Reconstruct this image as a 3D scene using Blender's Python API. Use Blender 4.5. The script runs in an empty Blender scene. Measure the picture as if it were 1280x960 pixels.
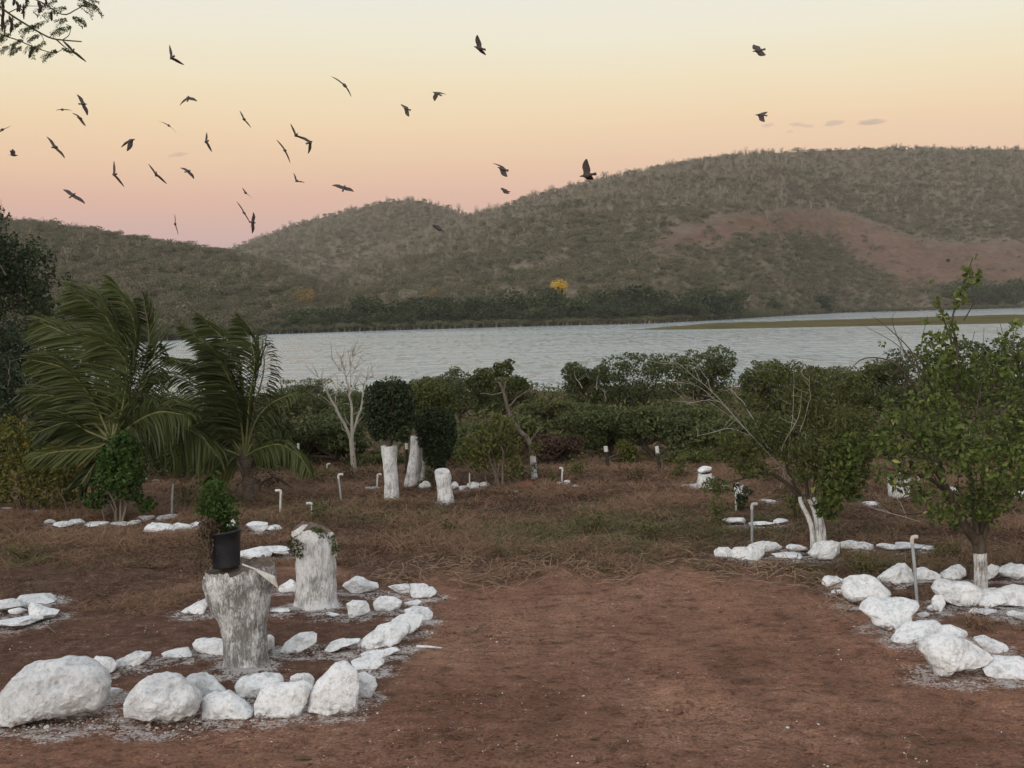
import bpy, math, random
import numpy as np
from mathutils import Vector, Matrix, noise as mnoise

S = bpy.context.scene
COL = S.collection
rad = math.radians
rng = np.random.default_rng(7)
random.seed(7)

# ------------------------------------------------------------------ camera
F = 1545.0                      # focal length in pixels of the 1280 px wide photograph
CAMZ = 3.0
ROLL = 1.1
PITCH = -math.atan(95.0 / F)
cam_d = bpy.data.cameras.new('camera')
cam_d.sensor_width = 36.0
cam_d.lens = 36.0 * F / 1280.0
cam_d.clip_start = 0.1
cam_d.clip_end = 20000
cam = bpy.data.objects.new('camera', cam_d)
COL.objects.link(cam)
Fw = Vector((0, math.cos(PITCH), math.sin(PITCH)))
U0 = Vector((0, -math.sin(PITCH), math.cos(PITCH)))
X0 = Vector((1, 0, 0))
cr, sr = math.cos(rad(ROLL)), math.sin(rad(ROLL))
Rv = X0 * cr - U0 * sr
Uv = X0 * sr + U0 * cr
M = Matrix.Identity(4)
for i in range(3):
    M[i][0], M[i][1], M[i][2] = Rv[i], Uv[i], -Fw[i]
M[2][3] = CAMZ
cam.matrix_world = M
S.camera = cam

# ------------------------------------------------------------------ light and exposure
S.view_settings.view_transform = 'Standard'
S.view_settings.look = 'None'
S.view_settings.exposure = 0.0
S.view_settings.gamma = 1.0
SUN_EL, SUN_AZ = rad(20.0), rad(205.0)          # behind the camera: the sun has just set there
sun_d = bpy.data.lights.new('sun', 'SUN')
sun_d.energy = 2.0
sun_d.angle = rad(50)
sun_d.color = (1.0, 0.93, 0.87)
sun = bpy.data.objects.new('sun', sun_d)
COL.objects.link(sun)
sd = Vector((math.sin(SUN_AZ) * math.cos(SUN_EL), math.cos(SUN_AZ) * math.cos(SUN_EL), math.sin(SUN_EL)))
sun.rotation_euler = sd.to_track_quat('Z', 'Y').to_euler()


def lin(r, g, b):
    return tuple((c / 255 / 12.92) if c / 255 <= 0.04045 else ((c / 255 + 0.055) / 1.055) ** 2.4 for c in (r, g, b)) + (1.0,)


world = bpy.data.worlds.new('World')
S.world = world
world.use_nodes = True
wn = world.node_tree
wn.nodes.clear()
def wN(t, **k):
    n = wn.nodes.new(t)
    for a, b in k.items():
        setattr(n, a, b)
    return n
w_out = wN('ShaderNodeOutputWorld')
w_bg = wN('ShaderNodeBackground')
w_tc = wN('ShaderNodeTexCoord')
w_sep = wN('ShaderNodeSeparateXYZ')
w_ramp = wN('ShaderNodeValToRGB')
w_sky = wN('ShaderNodeTexSky', sky_type='NISHITA', sun_disc=False, sun_elevation=SUN_EL, sun_rotation=SUN_AZ)
w_mul = wN('ShaderNodeMixRGB', blend_type='MULTIPLY')
w_add = wN('ShaderNodeMixRGB', blend_type='ADD')
w_mul.inputs[0].default_value = 1.0
w_add.inputs[0].default_value = 1.0
w_mul.inputs[2].default_value = (0.012, 0.012, 0.012, 1)
el = lambda d: math.sin(rad(d))
stops = [(0.0, (128, 122, 132)), (el(2.0), (180, 152, 158)), (el(3.2), (209, 165, 160)), (el(5.0), (224, 174, 151)), (el(6.8), (236, 195, 157)),
         (el(8.4), (242, 210, 166)), (el(10.2), (242, 223, 184)), (el(12.2), (240, 231, 205)), (el(14.5), (237, 233, 219)),
         (el(22), (234, 233, 225)), (el(40), (224, 230, 235)), (1.0, (206, 219, 234))]
cr_ = w_ramp.color_ramp
cr_.interpolation = 'B_SPLINE' if False else 'LINEAR'
while len(cr_.elements) < len(stops):
    cr_.elements.new(0.5)
for e, (p, c) in zip(cr_.elements, stops):
    e.position = p
    e.color = lin(*c)
L = wn.links.new
L(w_tc.outputs['Generated'], w_sep.inputs[0])
w_map = wN('ShaderNodeMapping'); w_map.inputs['Scale'].default_value = (1.6, 1.6, 9.0)
w_noise = wN('ShaderNodeTexNoise'); w_noise.inputs['Scale'].default_value = 2.2; w_noise.inputs['Detail'].default_value = 4
L(w_tc.outputs['Generated'], w_map.inputs[0]); L(w_map.outputs[0], w_noise.inputs['Vector'])
w_un = wN('ShaderNodeMath', operation='MULTIPLY_ADD'); w_un.inputs[1].default_value = 0.022      # faint unevenness of the air
w_of = wN('ShaderNodeMath', operation='SUBTRACT'); w_of.inputs[1].default_value = 0.011
L(w_sep.outputs['Z'], w_of.inputs[0]); L(w_noise.outputs['Fac'], w_un.inputs[0]); L(w_of.outputs[0], w_un.inputs[2])
L(w_un.outputs[0], w_ramp.inputs[0])
L(w_sky.outputs[0], w_mul.inputs[1])
L(w_ramp.outputs[0], w_add.inputs[1])
L(w_mul.outputs[0], w_add.inputs[2])
L(w_add.outputs[0], w_bg.inputs['Color'])
w_bg.inputs['Strength'].default_value = 1.0
L(w_bg.outputs[0], w_out.inputs['Surface'])


# ------------------------------------------------------------------ helpers: where a thing stands
def horizon(x):
    return 385.0 - (x - 640.0) * math.tan(rad(ROLL))


def ray(x, y):
    return Rv * ((x - 640.0) / F) + Uv * ((480.0 - y) / F) + Fw


SLOPE = 0.034


def gz(x, y):
    """height of the ground (works on numbers and arrays)"""
    x = np.asarray(x, float); y = np.asarray(y, float)
    t = np.clip(y, 0, 165)
    z = -SLOPE * t
    z = z + 0.025 * np.sin(x * 0.9 + 1.3) * np.cos(y * 0.7) + 0.05 * np.sin(x * 0.31 + y * 0.23 + 0.5) * np.clip(y / 25, 0, 1)
    return z


def gp(x, y):
    """ground point seen at a pixel of the photograph"""
    d = ray(x, y)
    t = 10.0
    for _ in range(30):
        p = Vector((0, 0, CAMZ)) + d * t
        g = float(gz(p.x, p.y))
        t += (p.z - g) / max(0.02, -d.z - SLOPE * d.y) * 0.8
    p = Vector((0, 0, CAMZ)) + d * t
    p.z = float(gz(p.x, p.y))
    return p


def at(x, y, Y):
    d = ray(x, y)
    return Vector((0, 0, CAMZ)) + d * (Y / d.y)


def proj(P):
    """pixels of an array of world points"""
    P = np.asarray(P, float) - np.array([0, 0, CAMZ])
    w = P @ np.array(Fw)
    w = np.maximum(w, 0.01)
    return 640 + F * (P @ np.array(Rv)) / w, 480 - F * (P @ np.array(Uv)) / w


# ------------------------------------------------------------------ helpers: meshes
class Geo:
    def __init__(self):
        self.v, self.f3, self.f4, self.t, self.n = [], [], [], [], 0
        self.m3, self.m4 = [], []

    def add(self, v, f, tint=0.5, mat=0):
        v = np.asarray(v, float).reshape(-1, 3)
        f = np.asarray(f, np.int64)
        if len(f):
            if f.shape[1] == 3:
                self.f3.append(f + self.n); self.m3.append(np.full(len(f), mat))
            else:
                self.f4.append(f + self.n); self.m4.append(np.full(len(f), mat))
        self.v.append(v)
        self.t.append(np.broadcast_to(np.asarray(tint, float), (len(v),)))
        self.n += len(v)
        return self

    def mesh(self, name, mats, smooth=False, extra=None):
        me = bpy.data.meshes.new(name)
        v = np.concatenate(self.v).astype(np.float32)
        f3 = np.concatenate(self.f3) if self.f3 else np.zeros((0, 3), np.int64)
        f4 = np.concatenate(self.f4) if self.f4 else np.zeros((0, 4), np.int64)
        mi = np.concatenate(self.m3 + self.m4) if (self.m3 or self.m4) else np.zeros(0)
        loops = np.concatenate([f3.ravel(), f4.ravel()]).astype(np.int32)
        starts = np.concatenate([np.arange(len(f3)) * 3, len(f3) * 3 + np.arange(len(f4)) * 4]).astype(np.int32)
        me.vertices.add(len(v)); me.loops.add(len(loops)); me.polygons.add(len(starts))
        me.vertices.foreach_set('co', v.ravel())
        me.loops.foreach_set('vertex_index', loops)
        me.polygons.foreach_set('loop_start', starts)
        me.polygons.foreach_set('material_index', mi.astype(np.int32))
        me.polygons.foreach_set('use_smooth', np.full(len(starts), smooth))
        a = me.attributes.new('tint', 'FLOAT', 'POINT')
        a.data.foreach_set('value', np.concatenate(self.t).astype(np.float32))
        for k, arr in (extra or {}).items():
            a = me.attributes.new(k, 'FLOAT', 'POINT')
            a.data.foreach_set('value', np.asarray(arr, np.float32))
        for m in (mats if isinstance(mats, (list, tuple)) else [mats]):
            me.materials.append(m)
        me.update(calc_edges=True)
        me.validate()
        return me

    def build(self, name, mats, parent=None, smooth=False, extra=None):
        return link(name, self.mesh(name, mats, smooth, extra), parent)


def link(name, me, parent=None):
    o = bpy.data.objects.new(name, me)
    COL.objects.link(o)
    if parent is not None:
        o.parent = parent
    return o


def tag(o, label=None, cat=None, group=None, kind=None):
    if label: o['label'] = label
    if cat: o['category'] = cat
    if group: o['group'] = group
    if kind: o['kind'] = kind
    return o


def empty(name, loc, label, cat, group=None):
    o = bpy.data.objects.new(name, None)
    COL.objects.link(o)
    o.empty_display_size = 0.2
    o.location = loc
    return tag(o, label, cat, group)


def unit(a):
    a = np.asarray(a, float)
    return a / np.maximum(np.linalg.norm(a, axis=-1, keepdims=True), 1e-9)


def tube(g, pts, radii, n=6, tint=0.5, mat=0, cap=True):
    P = np.asarray([tuple(p) for p in pts], float)
    k = len(P)
    r = np.broadcast_to(np.asarray(radii, float), (k,))
    T = np.gradient(P, axis=0)
    T = unit(T)
    ref = np.array([0.0, 0.0, 1.0]) if abs(T[0][2]) < 0.9 else np.array([1.0, 0, 0])
    A = unit(np.cross(T, ref)); B = np.cross(T, A)
    for i in range(1, k):
        a = A[i - 1] - T[i] * (A[i - 1] @ T[i]); A[i] = unit(a); B[i] = np.cross(T[i], A[i])
    th = np.arange(n) / n * 2 * math.pi
    V = P[:, None, :] + r[:, None, None] * (np.cos(th)[None, :, None] * A[:, None, :] + np.sin(th)[None, :, None] * B[:, None, :])
    idx = np.arange(k * n).reshape(k, n)
    q = np.stack([idx[:-1], np.roll(idx[:-1], -1, 1), np.roll(idx[1:], -1, 1), idx[1:]], -1).reshape(-1, 4)
    base = g.n
    g.add(V.reshape(-1, 3), q, tint, mat)
    if cap:
        for ring, c in ((idx[0][::-1], P[0]), (idx[-1], P[-1])):
            vv = np.vstack([V.reshape(-1, 3)[ring], c])
            g.add(vv, [[j, (j + 1) % n, n] for j in range(n)], tint, mat)


def bez(pts, k=10):
    """smooth curve through points (Catmull-Rom)"""
    P = np.asarray([tuple(p) for p in pts], float)
    if len(P) == 2:
        return P[0] + (P[1] - P[0]) * np.linspace(0, 1, k)[:, None]
    Q = np.vstack([2 * P[0] - P[1], P, 2 * P[-1] - P[-2]])
    out = []
    m = len(P) - 1
    for s in np.linspace(0, m, k):
        i = min(int(s), m - 1); t = s - i
        a, b, c, d = Q[i], Q[i + 1], Q[i + 2], Q[i + 3]
        out.append(0.5 * (2 * b + (c - a) * t + (2 * a - 5 * b + 4 * c - d) * t * t + (3 * b - a - 3 * c + d) * t ** 3))
    return np.array(out)


def wiggle(pts, amp, r, k=8):
    """points with a random bend"""
    P = bez(pts, k)
    n = len(P)
    w = np.sin(np.linspace(0, math.pi, n))[:, None]
    return P + w * r.normal(0, amp, (n, 3)) * 0.6 + w * r.normal(0, amp, 3)


def leaves(g, C, r, size, aspect=0.5, up=0.5, tint=(0.0, 1.0), out=None, jit=0.35, fold=0.15, droop=0.0):
    """one folded leaf (two triangles) at each point of C"""
    C = np.asarray(C, float)
    n = len(C)
    if n == 0:
        return
    N = r.normal(size=(n, 3))
    N = unit(N) + np.array([0, 0, up])
    if out is not None:
        N = N + out
    N = unit(N)
    D = r.normal(size=(n, 3)) + np.array([0, 0, -droop])
    D = unit(D - N * (D * N).sum(1, keepdims=True))
    W = np.cross(N, D)
    s = size * (1 + r.uniform(-jit, jit, n))[:, None]
    a = C - D * s * 0.5
    b = C + D * s * 0.5
    l = C + W * s * aspect * 0.5 + N * s * fold - D * s * 0.05
    rr = C - W * s * aspect * 0.5 + N * s * fold - D * s * 0.05
    V = np.stack([a, l, b, rr], 1).reshape(-1, 3)
    i = np.arange(n)[:, None] * 4
    f = np.vstack([i + np.array([0, 2, 1]), i + np.array([0, 3, 2])])
    t = r.uniform(tint[0], tint[1], n)
    g.add(V, f, np.repeat(t, 4))


def ball_points(r, n, c, rad3, shell=0.5):
    d = unit(r.normal(size=(n, 3)))
    q = r.uniform(0, 1, n) ** (1 / 3.0)
    q = np.where(r.uniform(0, 1, n) < shell, 0.8 + 0.25 * r.uniform(0, 1, n), q)
    return np.asarray(c) + d * q[:, None] * np.asarray(rad3), d


# ------------------------------------------------------------------ helpers: materials
def mat_new(name):
    m = bpy.data.materials.new(name)
    m.use_nodes = True
    nt = m.node_tree
    nt.nodes.clear()
    def N(t, **k):
        n = nt.nodes.new(t)
        for a, b in k.items():
            setattr(n, a, b)
        return n
    def Lk(a, b):
        nt.links.new(a, b)
    out = N('ShaderNodeOutputMaterial')
    return m, N, Lk, out


def ramp(N, pts):
    r = N('ShaderNodeValToRGB')
    e = r.color_ramp.elements
    while len(e) < len(pts):
        e.new(0.5)
    for a, (p, c) in zip(e, pts):
        a.position = p
        a.color = c if len(c) == 4 else tuple(c) + (1,)
    return r


def noise_n(N, Lk, vec, scale, detail=6, rough=0.6, dist=0.0):
    n = N('ShaderNodeTexNoise')
    n.inputs['Scale'].default_value = scale
    n.inputs['Detail'].default_value = detail
    n.inputs['Roughness'].default_value = rough
    n.inputs['Distortion'].default_value = dist
    if vec is not None:
        Lk(vec, n.inputs['Vector'])
    return n


def mix(N, Lk, fac, a, b, blend='MIX'):
    m = N('ShaderNodeMixRGB', blend_type=blend)
    for i, s in enumerate((fac, a, b)):
        if hasattr(s, 'is_output'):
            Lk(s, m.inputs[i])
        elif isinstance(s, (int, float)):
            m.inputs[i].default_value = s if i == 0 else (s, s, s, 1)
        else:
            m.inputs[i].default_value = tuple(s) + (1,) if len(s) == 3 else s
    return m.outputs[0]


def math_n(N, Lk, op, a, b=None, c=None, clamp=False):
    m = N('ShaderNodeMath', operation=op, use_clamp=clamp)
    for i, s in enumerate((a, b, c)):
        if s is None:
            continue
        if hasattr(s, 'is_output'):
            Lk(s, m.inputs[i])
        else:
            m.inputs[i].default_value = s
    return m.outputs[0]


def attr(N, name):
    a = N('ShaderNodeAttribute')
    a.attribute_name = name
    return a.outputs['Fac']


def leaf_mat(name, dark, light, trans=0.25, rough=0.6, obj_var=0.0, third=None):
    m, N, Lk, out = mat_new(name)
    t = attr(N, 'tint')
    if third is not None:
        r = ramp(N, [(0.0, dark), (0.6, light), (0.93, light), (1.0, third)])
        Lk(t, r.inputs[0]); c = r.outputs[0]
    else:
        c = mix(N, Lk, t, dark, light)
    if obj_var:
        oi = N('ShaderNodeObjectInfo')
        v = math_n(N, Lk, 'MULTIPLY_ADD', oi.outputs['Random'], obj_var * 2, 1 - obj_var)
        cm = N('ShaderNodeCombineXYZ')
        for i in range(3):
            Lk(v, cm.inputs[i])
        c = mix(N, Lk, 1.0, c, cm.outputs[0], 'MULTIPLY')
    p = N('ShaderNodeBsdfPrincipled')
    p.inputs['Roughness'].default_value = rough
    p.inputs['Specular IOR Level'].default_value = 0.14
    Lk(c, p.inputs['Base Color'])
    tr = N('ShaderNodeBsdfTranslucent')
    Lk(c, tr.inputs['Color'])
    ms = N('ShaderNodeMixShader')
    ms.inputs[0].default_value = trans
    Lk(p.outputs[0], ms.inputs[1]); Lk(tr.outputs[0], ms.inputs[2])
    Lk(ms.outputs[0], out.inputs['Surface'])
    return m


def noisy_mat(name, cols, scale=8.0, rough=0.85, bump=0.3, bscale=None, stretch=None, spec=0.25, dist=0.01, detail=8):
    m, N, Lk, out = mat_new(name)
    tc = N('ShaderNodeTexCoord')
    vec = tc.outputs['Object']
    if stretch:
        mp = N('ShaderNodeMapping')
        mp.inputs['Scale'].default_value = stretch
        Lk(vec, mp.inputs[0]); vec = mp.outputs[0]
    n = noise_n(N, Lk, vec, scale, detail, 0.65)
    k = len(cols)
    r = ramp(N, [(0.3 + 0.4 * i / max(1, k - 1), c) for i, c in enumerate(cols)])
    Lk(n.outputs['Fac'], r.inputs[0])
    p = N('ShaderNodeBsdfPrincipled')
    p.inputs['Roughness'].default_value = rough
    p.inputs['Specular IOR Level'].default_value = spec
    Lk(r.outputs[0], p.inputs['Base Color'])
    if bump:
        nb = noise_n(N, Lk, vec, bscale or scale * 3, 8, 0.7)
        b = N('ShaderNodeBump')
        b.inputs['Strength'].default_value = bump
        b.inputs['Distance'].default_value = dist
        Lk(nb.outputs['Fac'], b.inputs['Height'])
        Lk(b.outputs[0], p.inputs['Normal'])
    Lk(p.outputs[0], out.inputs['Surface'])
    return m


# ground: red soil, litter-covered soil, lime stains
def make_ground_mat():
    m, N, Lk, out = mat_new('red_soil')
    tc = N('ShaderNodeTexCoord'); v = tc.outputs['Object']
    n1 = noise_n(N, Lk, v, 0.55, 5, 0.6)
    n2 = noise_n(N, Lk, v, 5.0, 8, 0.7, 0.4)
    n3 = noise_n(N, Lk, v, 38.0, 6, 0.75)
    mp = N('ShaderNodeMapping'); mp.inputs['Scale'].default_value = (5.0, 8.0, 3.0); Lk(v, mp.inputs[0])
    n4 = noise_n(N, Lk, mp.outputs[0], 1.6, 7, 0.7, 0.8)          # trampled streaks
    soil = ramp(N, [(0.3, (0.182, 0.09, 0.057)), (0.5, (0.262, 0.137, 0.09)), (0.7, (0.336, 0.187, 0.124))])
    Lk(n1.outputs['Fac'], soil.inputs[0])
    s2 = ramp(N, [(0.34, (0.5, 0.47, 0.45)), (0.48, (1, 1, 1)), (0.7, (1.22, 1.18, 1.14))])
    Lk(n2.outputs['Fac'], s2.inputs[0])
    s3 = ramp(N, [(0.34, (0.42, 0.4, 0.4)), (0.48, (1, 1, 1)), (0.7, (1.5, 1.48, 1.44))])
    Lk(n3.outputs['Fac'], s3.inputs[0])
    s4 = ramp(N, [(0.36, (0.42, 0.4, 0.39)), (0.46, (1, 1, 1))])
    Lk(n4.outputs['Fac'], s4.inputs[0])
    c = mix(N, Lk, 1.0, soil.outputs[0], s2.outputs[0], 'MULTIPLY')
    c = mix(N, Lk, 1.0, c, s3.outputs[0], 'MULTIPLY')
    c = mix(N, Lk, 0.8, c, s4.outputs[0], 'MULTIPLY')
    lit = ramp(N, [(0.3, (0.05, 0.028, 0.02)), (0.5, (0.115, 0.06, 0.041)), (0.7, (0.19, 0.112, 0.078))])
    Lk(n2.outputs['Fac'], lit.inputs[0])
    lit2 = mix(N, Lk, 0.8, lit.outputs[0], s3.outputs[0], 'MULTIPLY')
    mw = N('ShaderNodeMapping'); mw.inputs['Scale'].default_value = (1.5, 0.12, 1.0); Lk(v, mw.inputs[0])
    n5 = noise_n(N, Lk, mw.outputs[0], 1.0, 4, 0.55, 0.4)          # worn wheel lines along the drive
    s5 = ramp(N, [(0.35, (0.93, 0.93, 0.93)), (0.5, (1.05, 1.05, 1.05)), (0.65, (1.18, 1.16, 1.14))]); Lk(n5.outputs['Fac'], s5.inputs[0])
    c = mix(N, Lk, 1.0, c, s5.outputs[0], 'MULTIPLY')
    c = mix(N, Lk, attr(N, 'cover'), c, lit2)
    lm = math_n(N, Lk, 'MULTIPLY_ADD', n3.outputs['Fac'], 3.2, -1.7)
    lm = math_n(N, Lk, 'ADD', lm, math_n(N, Lk, 'MULTIPLY_ADD', n2.outputs['Fac'], 2.4, -1.6))
    lm = math_n(N, Lk, 'ADD', lm, attr(N, 'lime'))
    lm = math_n(N, Lk, 'MULTIPLY', lm, 3.0, clamp=True)
    lm = math_n(N, Lk, 'MULTIPLY', lm, 0.82)
    c = mix(N, Lk, lm, c, (0.66, 0.64, 0.62))
    # leaf-mould colour of the floor under the bank bushes and mud below the water line
    p = N('ShaderNodeBsdfPrincipled')
    p.inputs['Roughness'].default_value = 0.92
    p.inputs['Specular IOR Level'].default_value = 0.15
    Lk(c, p.inputs['Base Color'])
    h = math_n(N, Lk, 'MULTIPLY_ADD', n3.outputs['Fac'], 0.5, n2.outputs['Fac'])
    h = math_n(N, Lk, 'ADD', h, n4.outputs['Fac'])
    b = N('ShaderNodeBump'); b.inputs['Strength'].default_value = 1.0; b.inputs['Distance'].default_value = 0.06
    Lk(h, b.inputs['Height']); Lk(b.outputs[0], p.inputs['Normal'])
    Lk(p.outputs[0], out.inputs['Surface'])
    return m


def make_water_mat():
    m, N, Lk, out = mat_new('lake_water')
    tc = N('ShaderNodeTexCoord')
    mp = N('ShaderNodeMapping'); mp.inputs['Scale'].default_value = (0.55, 1.0, 1.0); mp.inputs['Rotation'].default_value = (0, 0, rad(12))
    Lk(tc.outputs['Object'], mp.inputs[0])
    a = noise_n(N, Lk, mp.outputs[0], 0.9, 5, 0.62, 0.6)
    b_ = noise_n(N, Lk, mp.outputs[0], 0.22, 3, 0.5, 0.3)
    h = math_n(N, Lk, 'MULTIPLY_ADD', b_.outputs['Fac'], 2.2, a.outputs['Fac'])
    mg = N('ShaderNodeMapping'); mg.inputs['Scale'].default_value = (0.8, 0.14, 1.0); mg.inputs['Rotation'].default_value = (0, 0, rad(-8))
    Lk(tc.outputs['Object'], mg.inputs[0])
    gust = noise_n(N, Lk, mg.outputs[0], 1.0, 6, 0.68, 0.8)
    mh = N('ShaderNodeMapping'); mh.inputs['Scale'].default_value = (0.006, 0.02, 1.0); Lk(tc.outputs['Object'], mh.inputs[0])
    lee = noise_n(N, Lk, mh.outputs[0], 1.0, 3, 0.5, 0.5)
    gs = math_n(N, Lk, 'MULTIPLY_ADD', gust.outputs['Fac'], 5.0, -2.05)
    gs = math_n(N, Lk, 'ADD', gs, math_n(N, Lk, 'MULTIPLY_ADD', lee.outputs['Fac'], 2.0, -1.0), clamp=True)
    bp = N('ShaderNodeBump'); bp.inputs['Distance'].default_value = 0.6
    Lk(math_n(N, Lk, 'MULTIPLY_ADD', gs, 0.95, 0.03), bp.inputs['Strength'])
    Lk(h, bp.inputs['Height'])
    p = N('ShaderNodeBsdfPrincipled')
    p.inputs['Base Color'].default_value = (0.34, 0.4, 0.42, 1)
    p.inputs['Roughness'].default_value = 0.15
    p.inputs['IOR'].default_value = 1.8
    Lk(bp.outputs[0], p.inputs['Normal'])
    Lk(p.outputs[0], out.inputs['Surface'])
    return m


def make_stone_mat(name, base=(0.74, 0.74, 0.73), grey=(0.47, 0.47, 0.47), amount=0.5):
    m, N, Lk, out = mat_new(name)
    tc = N('ShaderNodeTexCoord'); oi = N('ShaderNodeObjectInfo')
    va = N('ShaderNodeVectorMath', operation='ADD'); Lk(tc.outputs['Object'], va.inputs[0])
    sc = N('ShaderNodeVectorMath', operation='SCALE'); sc.inputs[0].default_value = (13, 7, 5); Lk(oi.outputs['Random'], sc.inputs['Scale'])
    Lk(sc.outputs[0], va.inputs[1]); v = va.outputs[0]
    n1 = noise_n(N, Lk, v, 7.0, 8, 0.72, 0.3)
    n2 = noise_n(N, Lk, v, 26.0, 7, 0.75)
    r = ramp(N, [(0.36, grey), (0.36 + 0.3 * amount, base), (0.8, tuple(min(0.84, c * 1.08) for c in base))])
    Lk(n1.outputs['Fac'], r.inputs[0])
    r2 = ramp(N, [(0.34, (0.6, 0.59, 0.58)), (0.5, (1, 1, 1))])
    Lk(n2.outputs['Fac'], r2.inputs[0])
    c = mix(N, Lk, 0.9, r.outputs[0], r2.outputs[0], 'MULTIPLY')
    # scuffs where the paint has come off, more of them low on the stone
    g = N('ShaderNodeSeparateXYZ'); Lk(tc.outputs['Generated'], g.inputs[0])
    n3 = noise_n(N, Lk, v, 11.0, 6, 0.7, 0.5)
    k = math_n(N, Lk, 'MULTIPLY_ADD', g.outputs['Z'], -1.1, 0.30)
    k = math_n(N, Lk, 'ADD', k, math_n(N, Lk, 'MULTIPLY_ADD', n3.outputs['Fac'], 1.5, -0.86))
    k = math_n(N, Lk, 'MULTIPLY', k, 5.0, clamp=True)
    c = mix(N, Lk, k, c, (0.17, 0.12, 0.1))
    p = N('ShaderNodeBsdfPrincipled')
    p.inputs['Roughness'].default_value = 0.9
    p.inputs['Specular IOR Level'].default_value = 0.2
    Lk(c, p.inputs['Base Color'])
    b = N('ShaderNodeBump'); b.inputs['Strength'].default_value = 0.8; b.inputs['Distance'].default_value = 0.03
    Lk(math_n(N, Lk, 'ADD', n2.outputs['Fac'], n1.outputs['Fac']), b.inputs['Height'])
    Lk(b.outputs[0], p.inputs['Normal'])
    Lk(p.outputs[0], out.inputs['Surface'])
    return m


def make_bark_lime(name, under, lime_amt, vscale=(14, 14, 2.2)):
    """bark with worn lime paint in upright streaks"""
    m, N, Lk, out = mat_new(name)
    tc = N('ShaderNodeTexCoord')
    mp = N('ShaderNodeMapping'); mp.inputs['Scale'].default_value = vscale; Lk(tc.outputs['Object'], mp.inputs[0])
    n1 = noise_n(N, Lk, mp.outputs[0], 1.3, 8, 0.75, 1.3)
    n2 = noise_n(N, Lk, tc.outputs['Object'], 4.0, 4, 0.6)
    k = math_n(N, Lk, 'MULTIPLY_ADD', n2.outputs['Fac'], 0.7, n1.outputs['Fac'])
    k = math_n(N, Lk, 'SUBTRACT', k, 1.05 - lime_amt)
    k = math_n(N, Lk, 'MULTIPLY', k, 5.5, clamp=True)
    n3 = noise_n(N, Lk, tc.outputs['Object'], 40, 5, 0.7)
    k = math_n(N, Lk, 'MULTIPLY', k, math_n(N, Lk, 'MULTIPLY_ADD', n3.outputs['Fac'], 1.6, 0.1, clamp=True))
    c = mix(N, Lk, k, under, (0.73, 0.74, 0.75))
    p = N('ShaderNodeBsdfPrincipled'); p.inputs['Roughness'].default_value = 0.9; p.inputs['Specular IOR Level'].default_value = 0.2
    Lk(c, p.inputs['Base Color'])
    b = N('ShaderNodeBump'); b.inputs['Strength'].default_value = 0.8; b.inputs['Distance'].default_value = 0.02
    Lk(n1.outputs['Fac'], b.inputs['Height']); Lk(b.outputs[0], p.inputs['Normal'])
    Lk(p.outputs[0], out.inputs['Surface'])
    return m


def make_hill_mat():
    m, N, Lk, out = mat_new('hill_ground')
    tc = N('ShaderNodeTexCoord'); v = tc.outputs['Object']
    n1 = noise_n(N, Lk, v, 0.035, 6, 0.65)
    n2 = noise_n(N, Lk, v, 0.25, 6, 0.7)
    r = ramp(N, [(0.3, (0.13, 0.11, 0.077)), (0.5, (0.165, 0.136, 0.097)), (0.7, (0.2, 0.163, 0.118))])
    Lk(n1.outputs['Fac'], r.inputs[0])
    mp = N('ShaderNodeMapping'); mp.inputs['Scale'].default_value = (0.5, 0.25, 1.5); Lk(v, mp.inputs[0])
    n3 = noise_n(N, Lk, mp.outputs[0], 0.16, 5, 0.6, 0.5)
    f = ramp(N, [(0.3, (0.125, 0.08, 0.057)), (0.55, (0.152, 0.099, 0.072)), (0.72, (0.18, 0.123, 0.09))])
    Lk(n3.outputs['Fac'], f.inputs[0])
    s = ramp(N, [(0.3, (0.7, 0.7, 0.7)), (0.6, (1.1, 1.1, 1.1))]); Lk(n2.outputs['Fac'], s.inputs[0])
    fq = math_n(N, Lk, 'ADD', attr(N, 'field'), math_n(N, Lk, 'MULTIPLY_ADD', n2.outputs['Fac'], 0.2, -0.1), clamp=True)
    c = mix(N, Lk, fq, r.outputs[0], f.outputs[0])
    c = mix(N, Lk, 1.0, c, s.outputs[0], 'MULTIPLY')
    p = N('ShaderNodeBsdfPrincipled'); p.inputs['Roughness'].default_value = 1.0; p.inputs['Specular IOR Level'].default_value = 0.0
    Lk(c, p.inputs['Base Color'])
    b = N('ShaderNodeBump'); b.inputs['Strength'].default_value = 0.6; b.inputs['Distance'].default_value = 1.5
    Lk(n2.outputs['Fac'], b.inputs['Height']); Lk(b.outputs[0], p.inputs['Normal'])
    Lk(p.outputs[0], out.inputs['Surface'])
    return m


MT = {}
MT['ground'] = make_ground_mat()
MT['water'] = make_water_mat()
MT['stone'] = make_stone_mat('lime_washed_stone', (0.82, 0.83, 0.84), (0.54, 0.55, 0.56))
MT['stone_grey'] = make_stone_mat('weathered_lime_stone', (0.77, 0.78, 0.79), (0.5, 0.51, 0.52), 0.9)
MT['hill'] = make_hill_mat()
MT['bark'] = noisy_mat('grey_bark', [(0.07, 0.055, 0.042), (0.13, 0.108, 0.085), (0.2, 0.175, 0.145)], 6, 0.9, 0.6, 18, (3, 3, 0.6), 0.2, 0.01)
MT['bark_dark'] = noisy_mat('dark_bark', [(0.035, 0.028, 0.02), (0.07, 0.055, 0.04), (0.11, 0.09, 0.07)], 6, 0.9, 0.6, 18, (3, 3, 0.6))
MT['bark_pale'] = noisy_mat('pale_bark', [(0.22, 0.2, 0.165), (0.32, 0.3, 0.255), (0.4, 0.38, 0.33)], 6, 0.9, 0.3, 18, (3, 3, 0.6))
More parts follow.
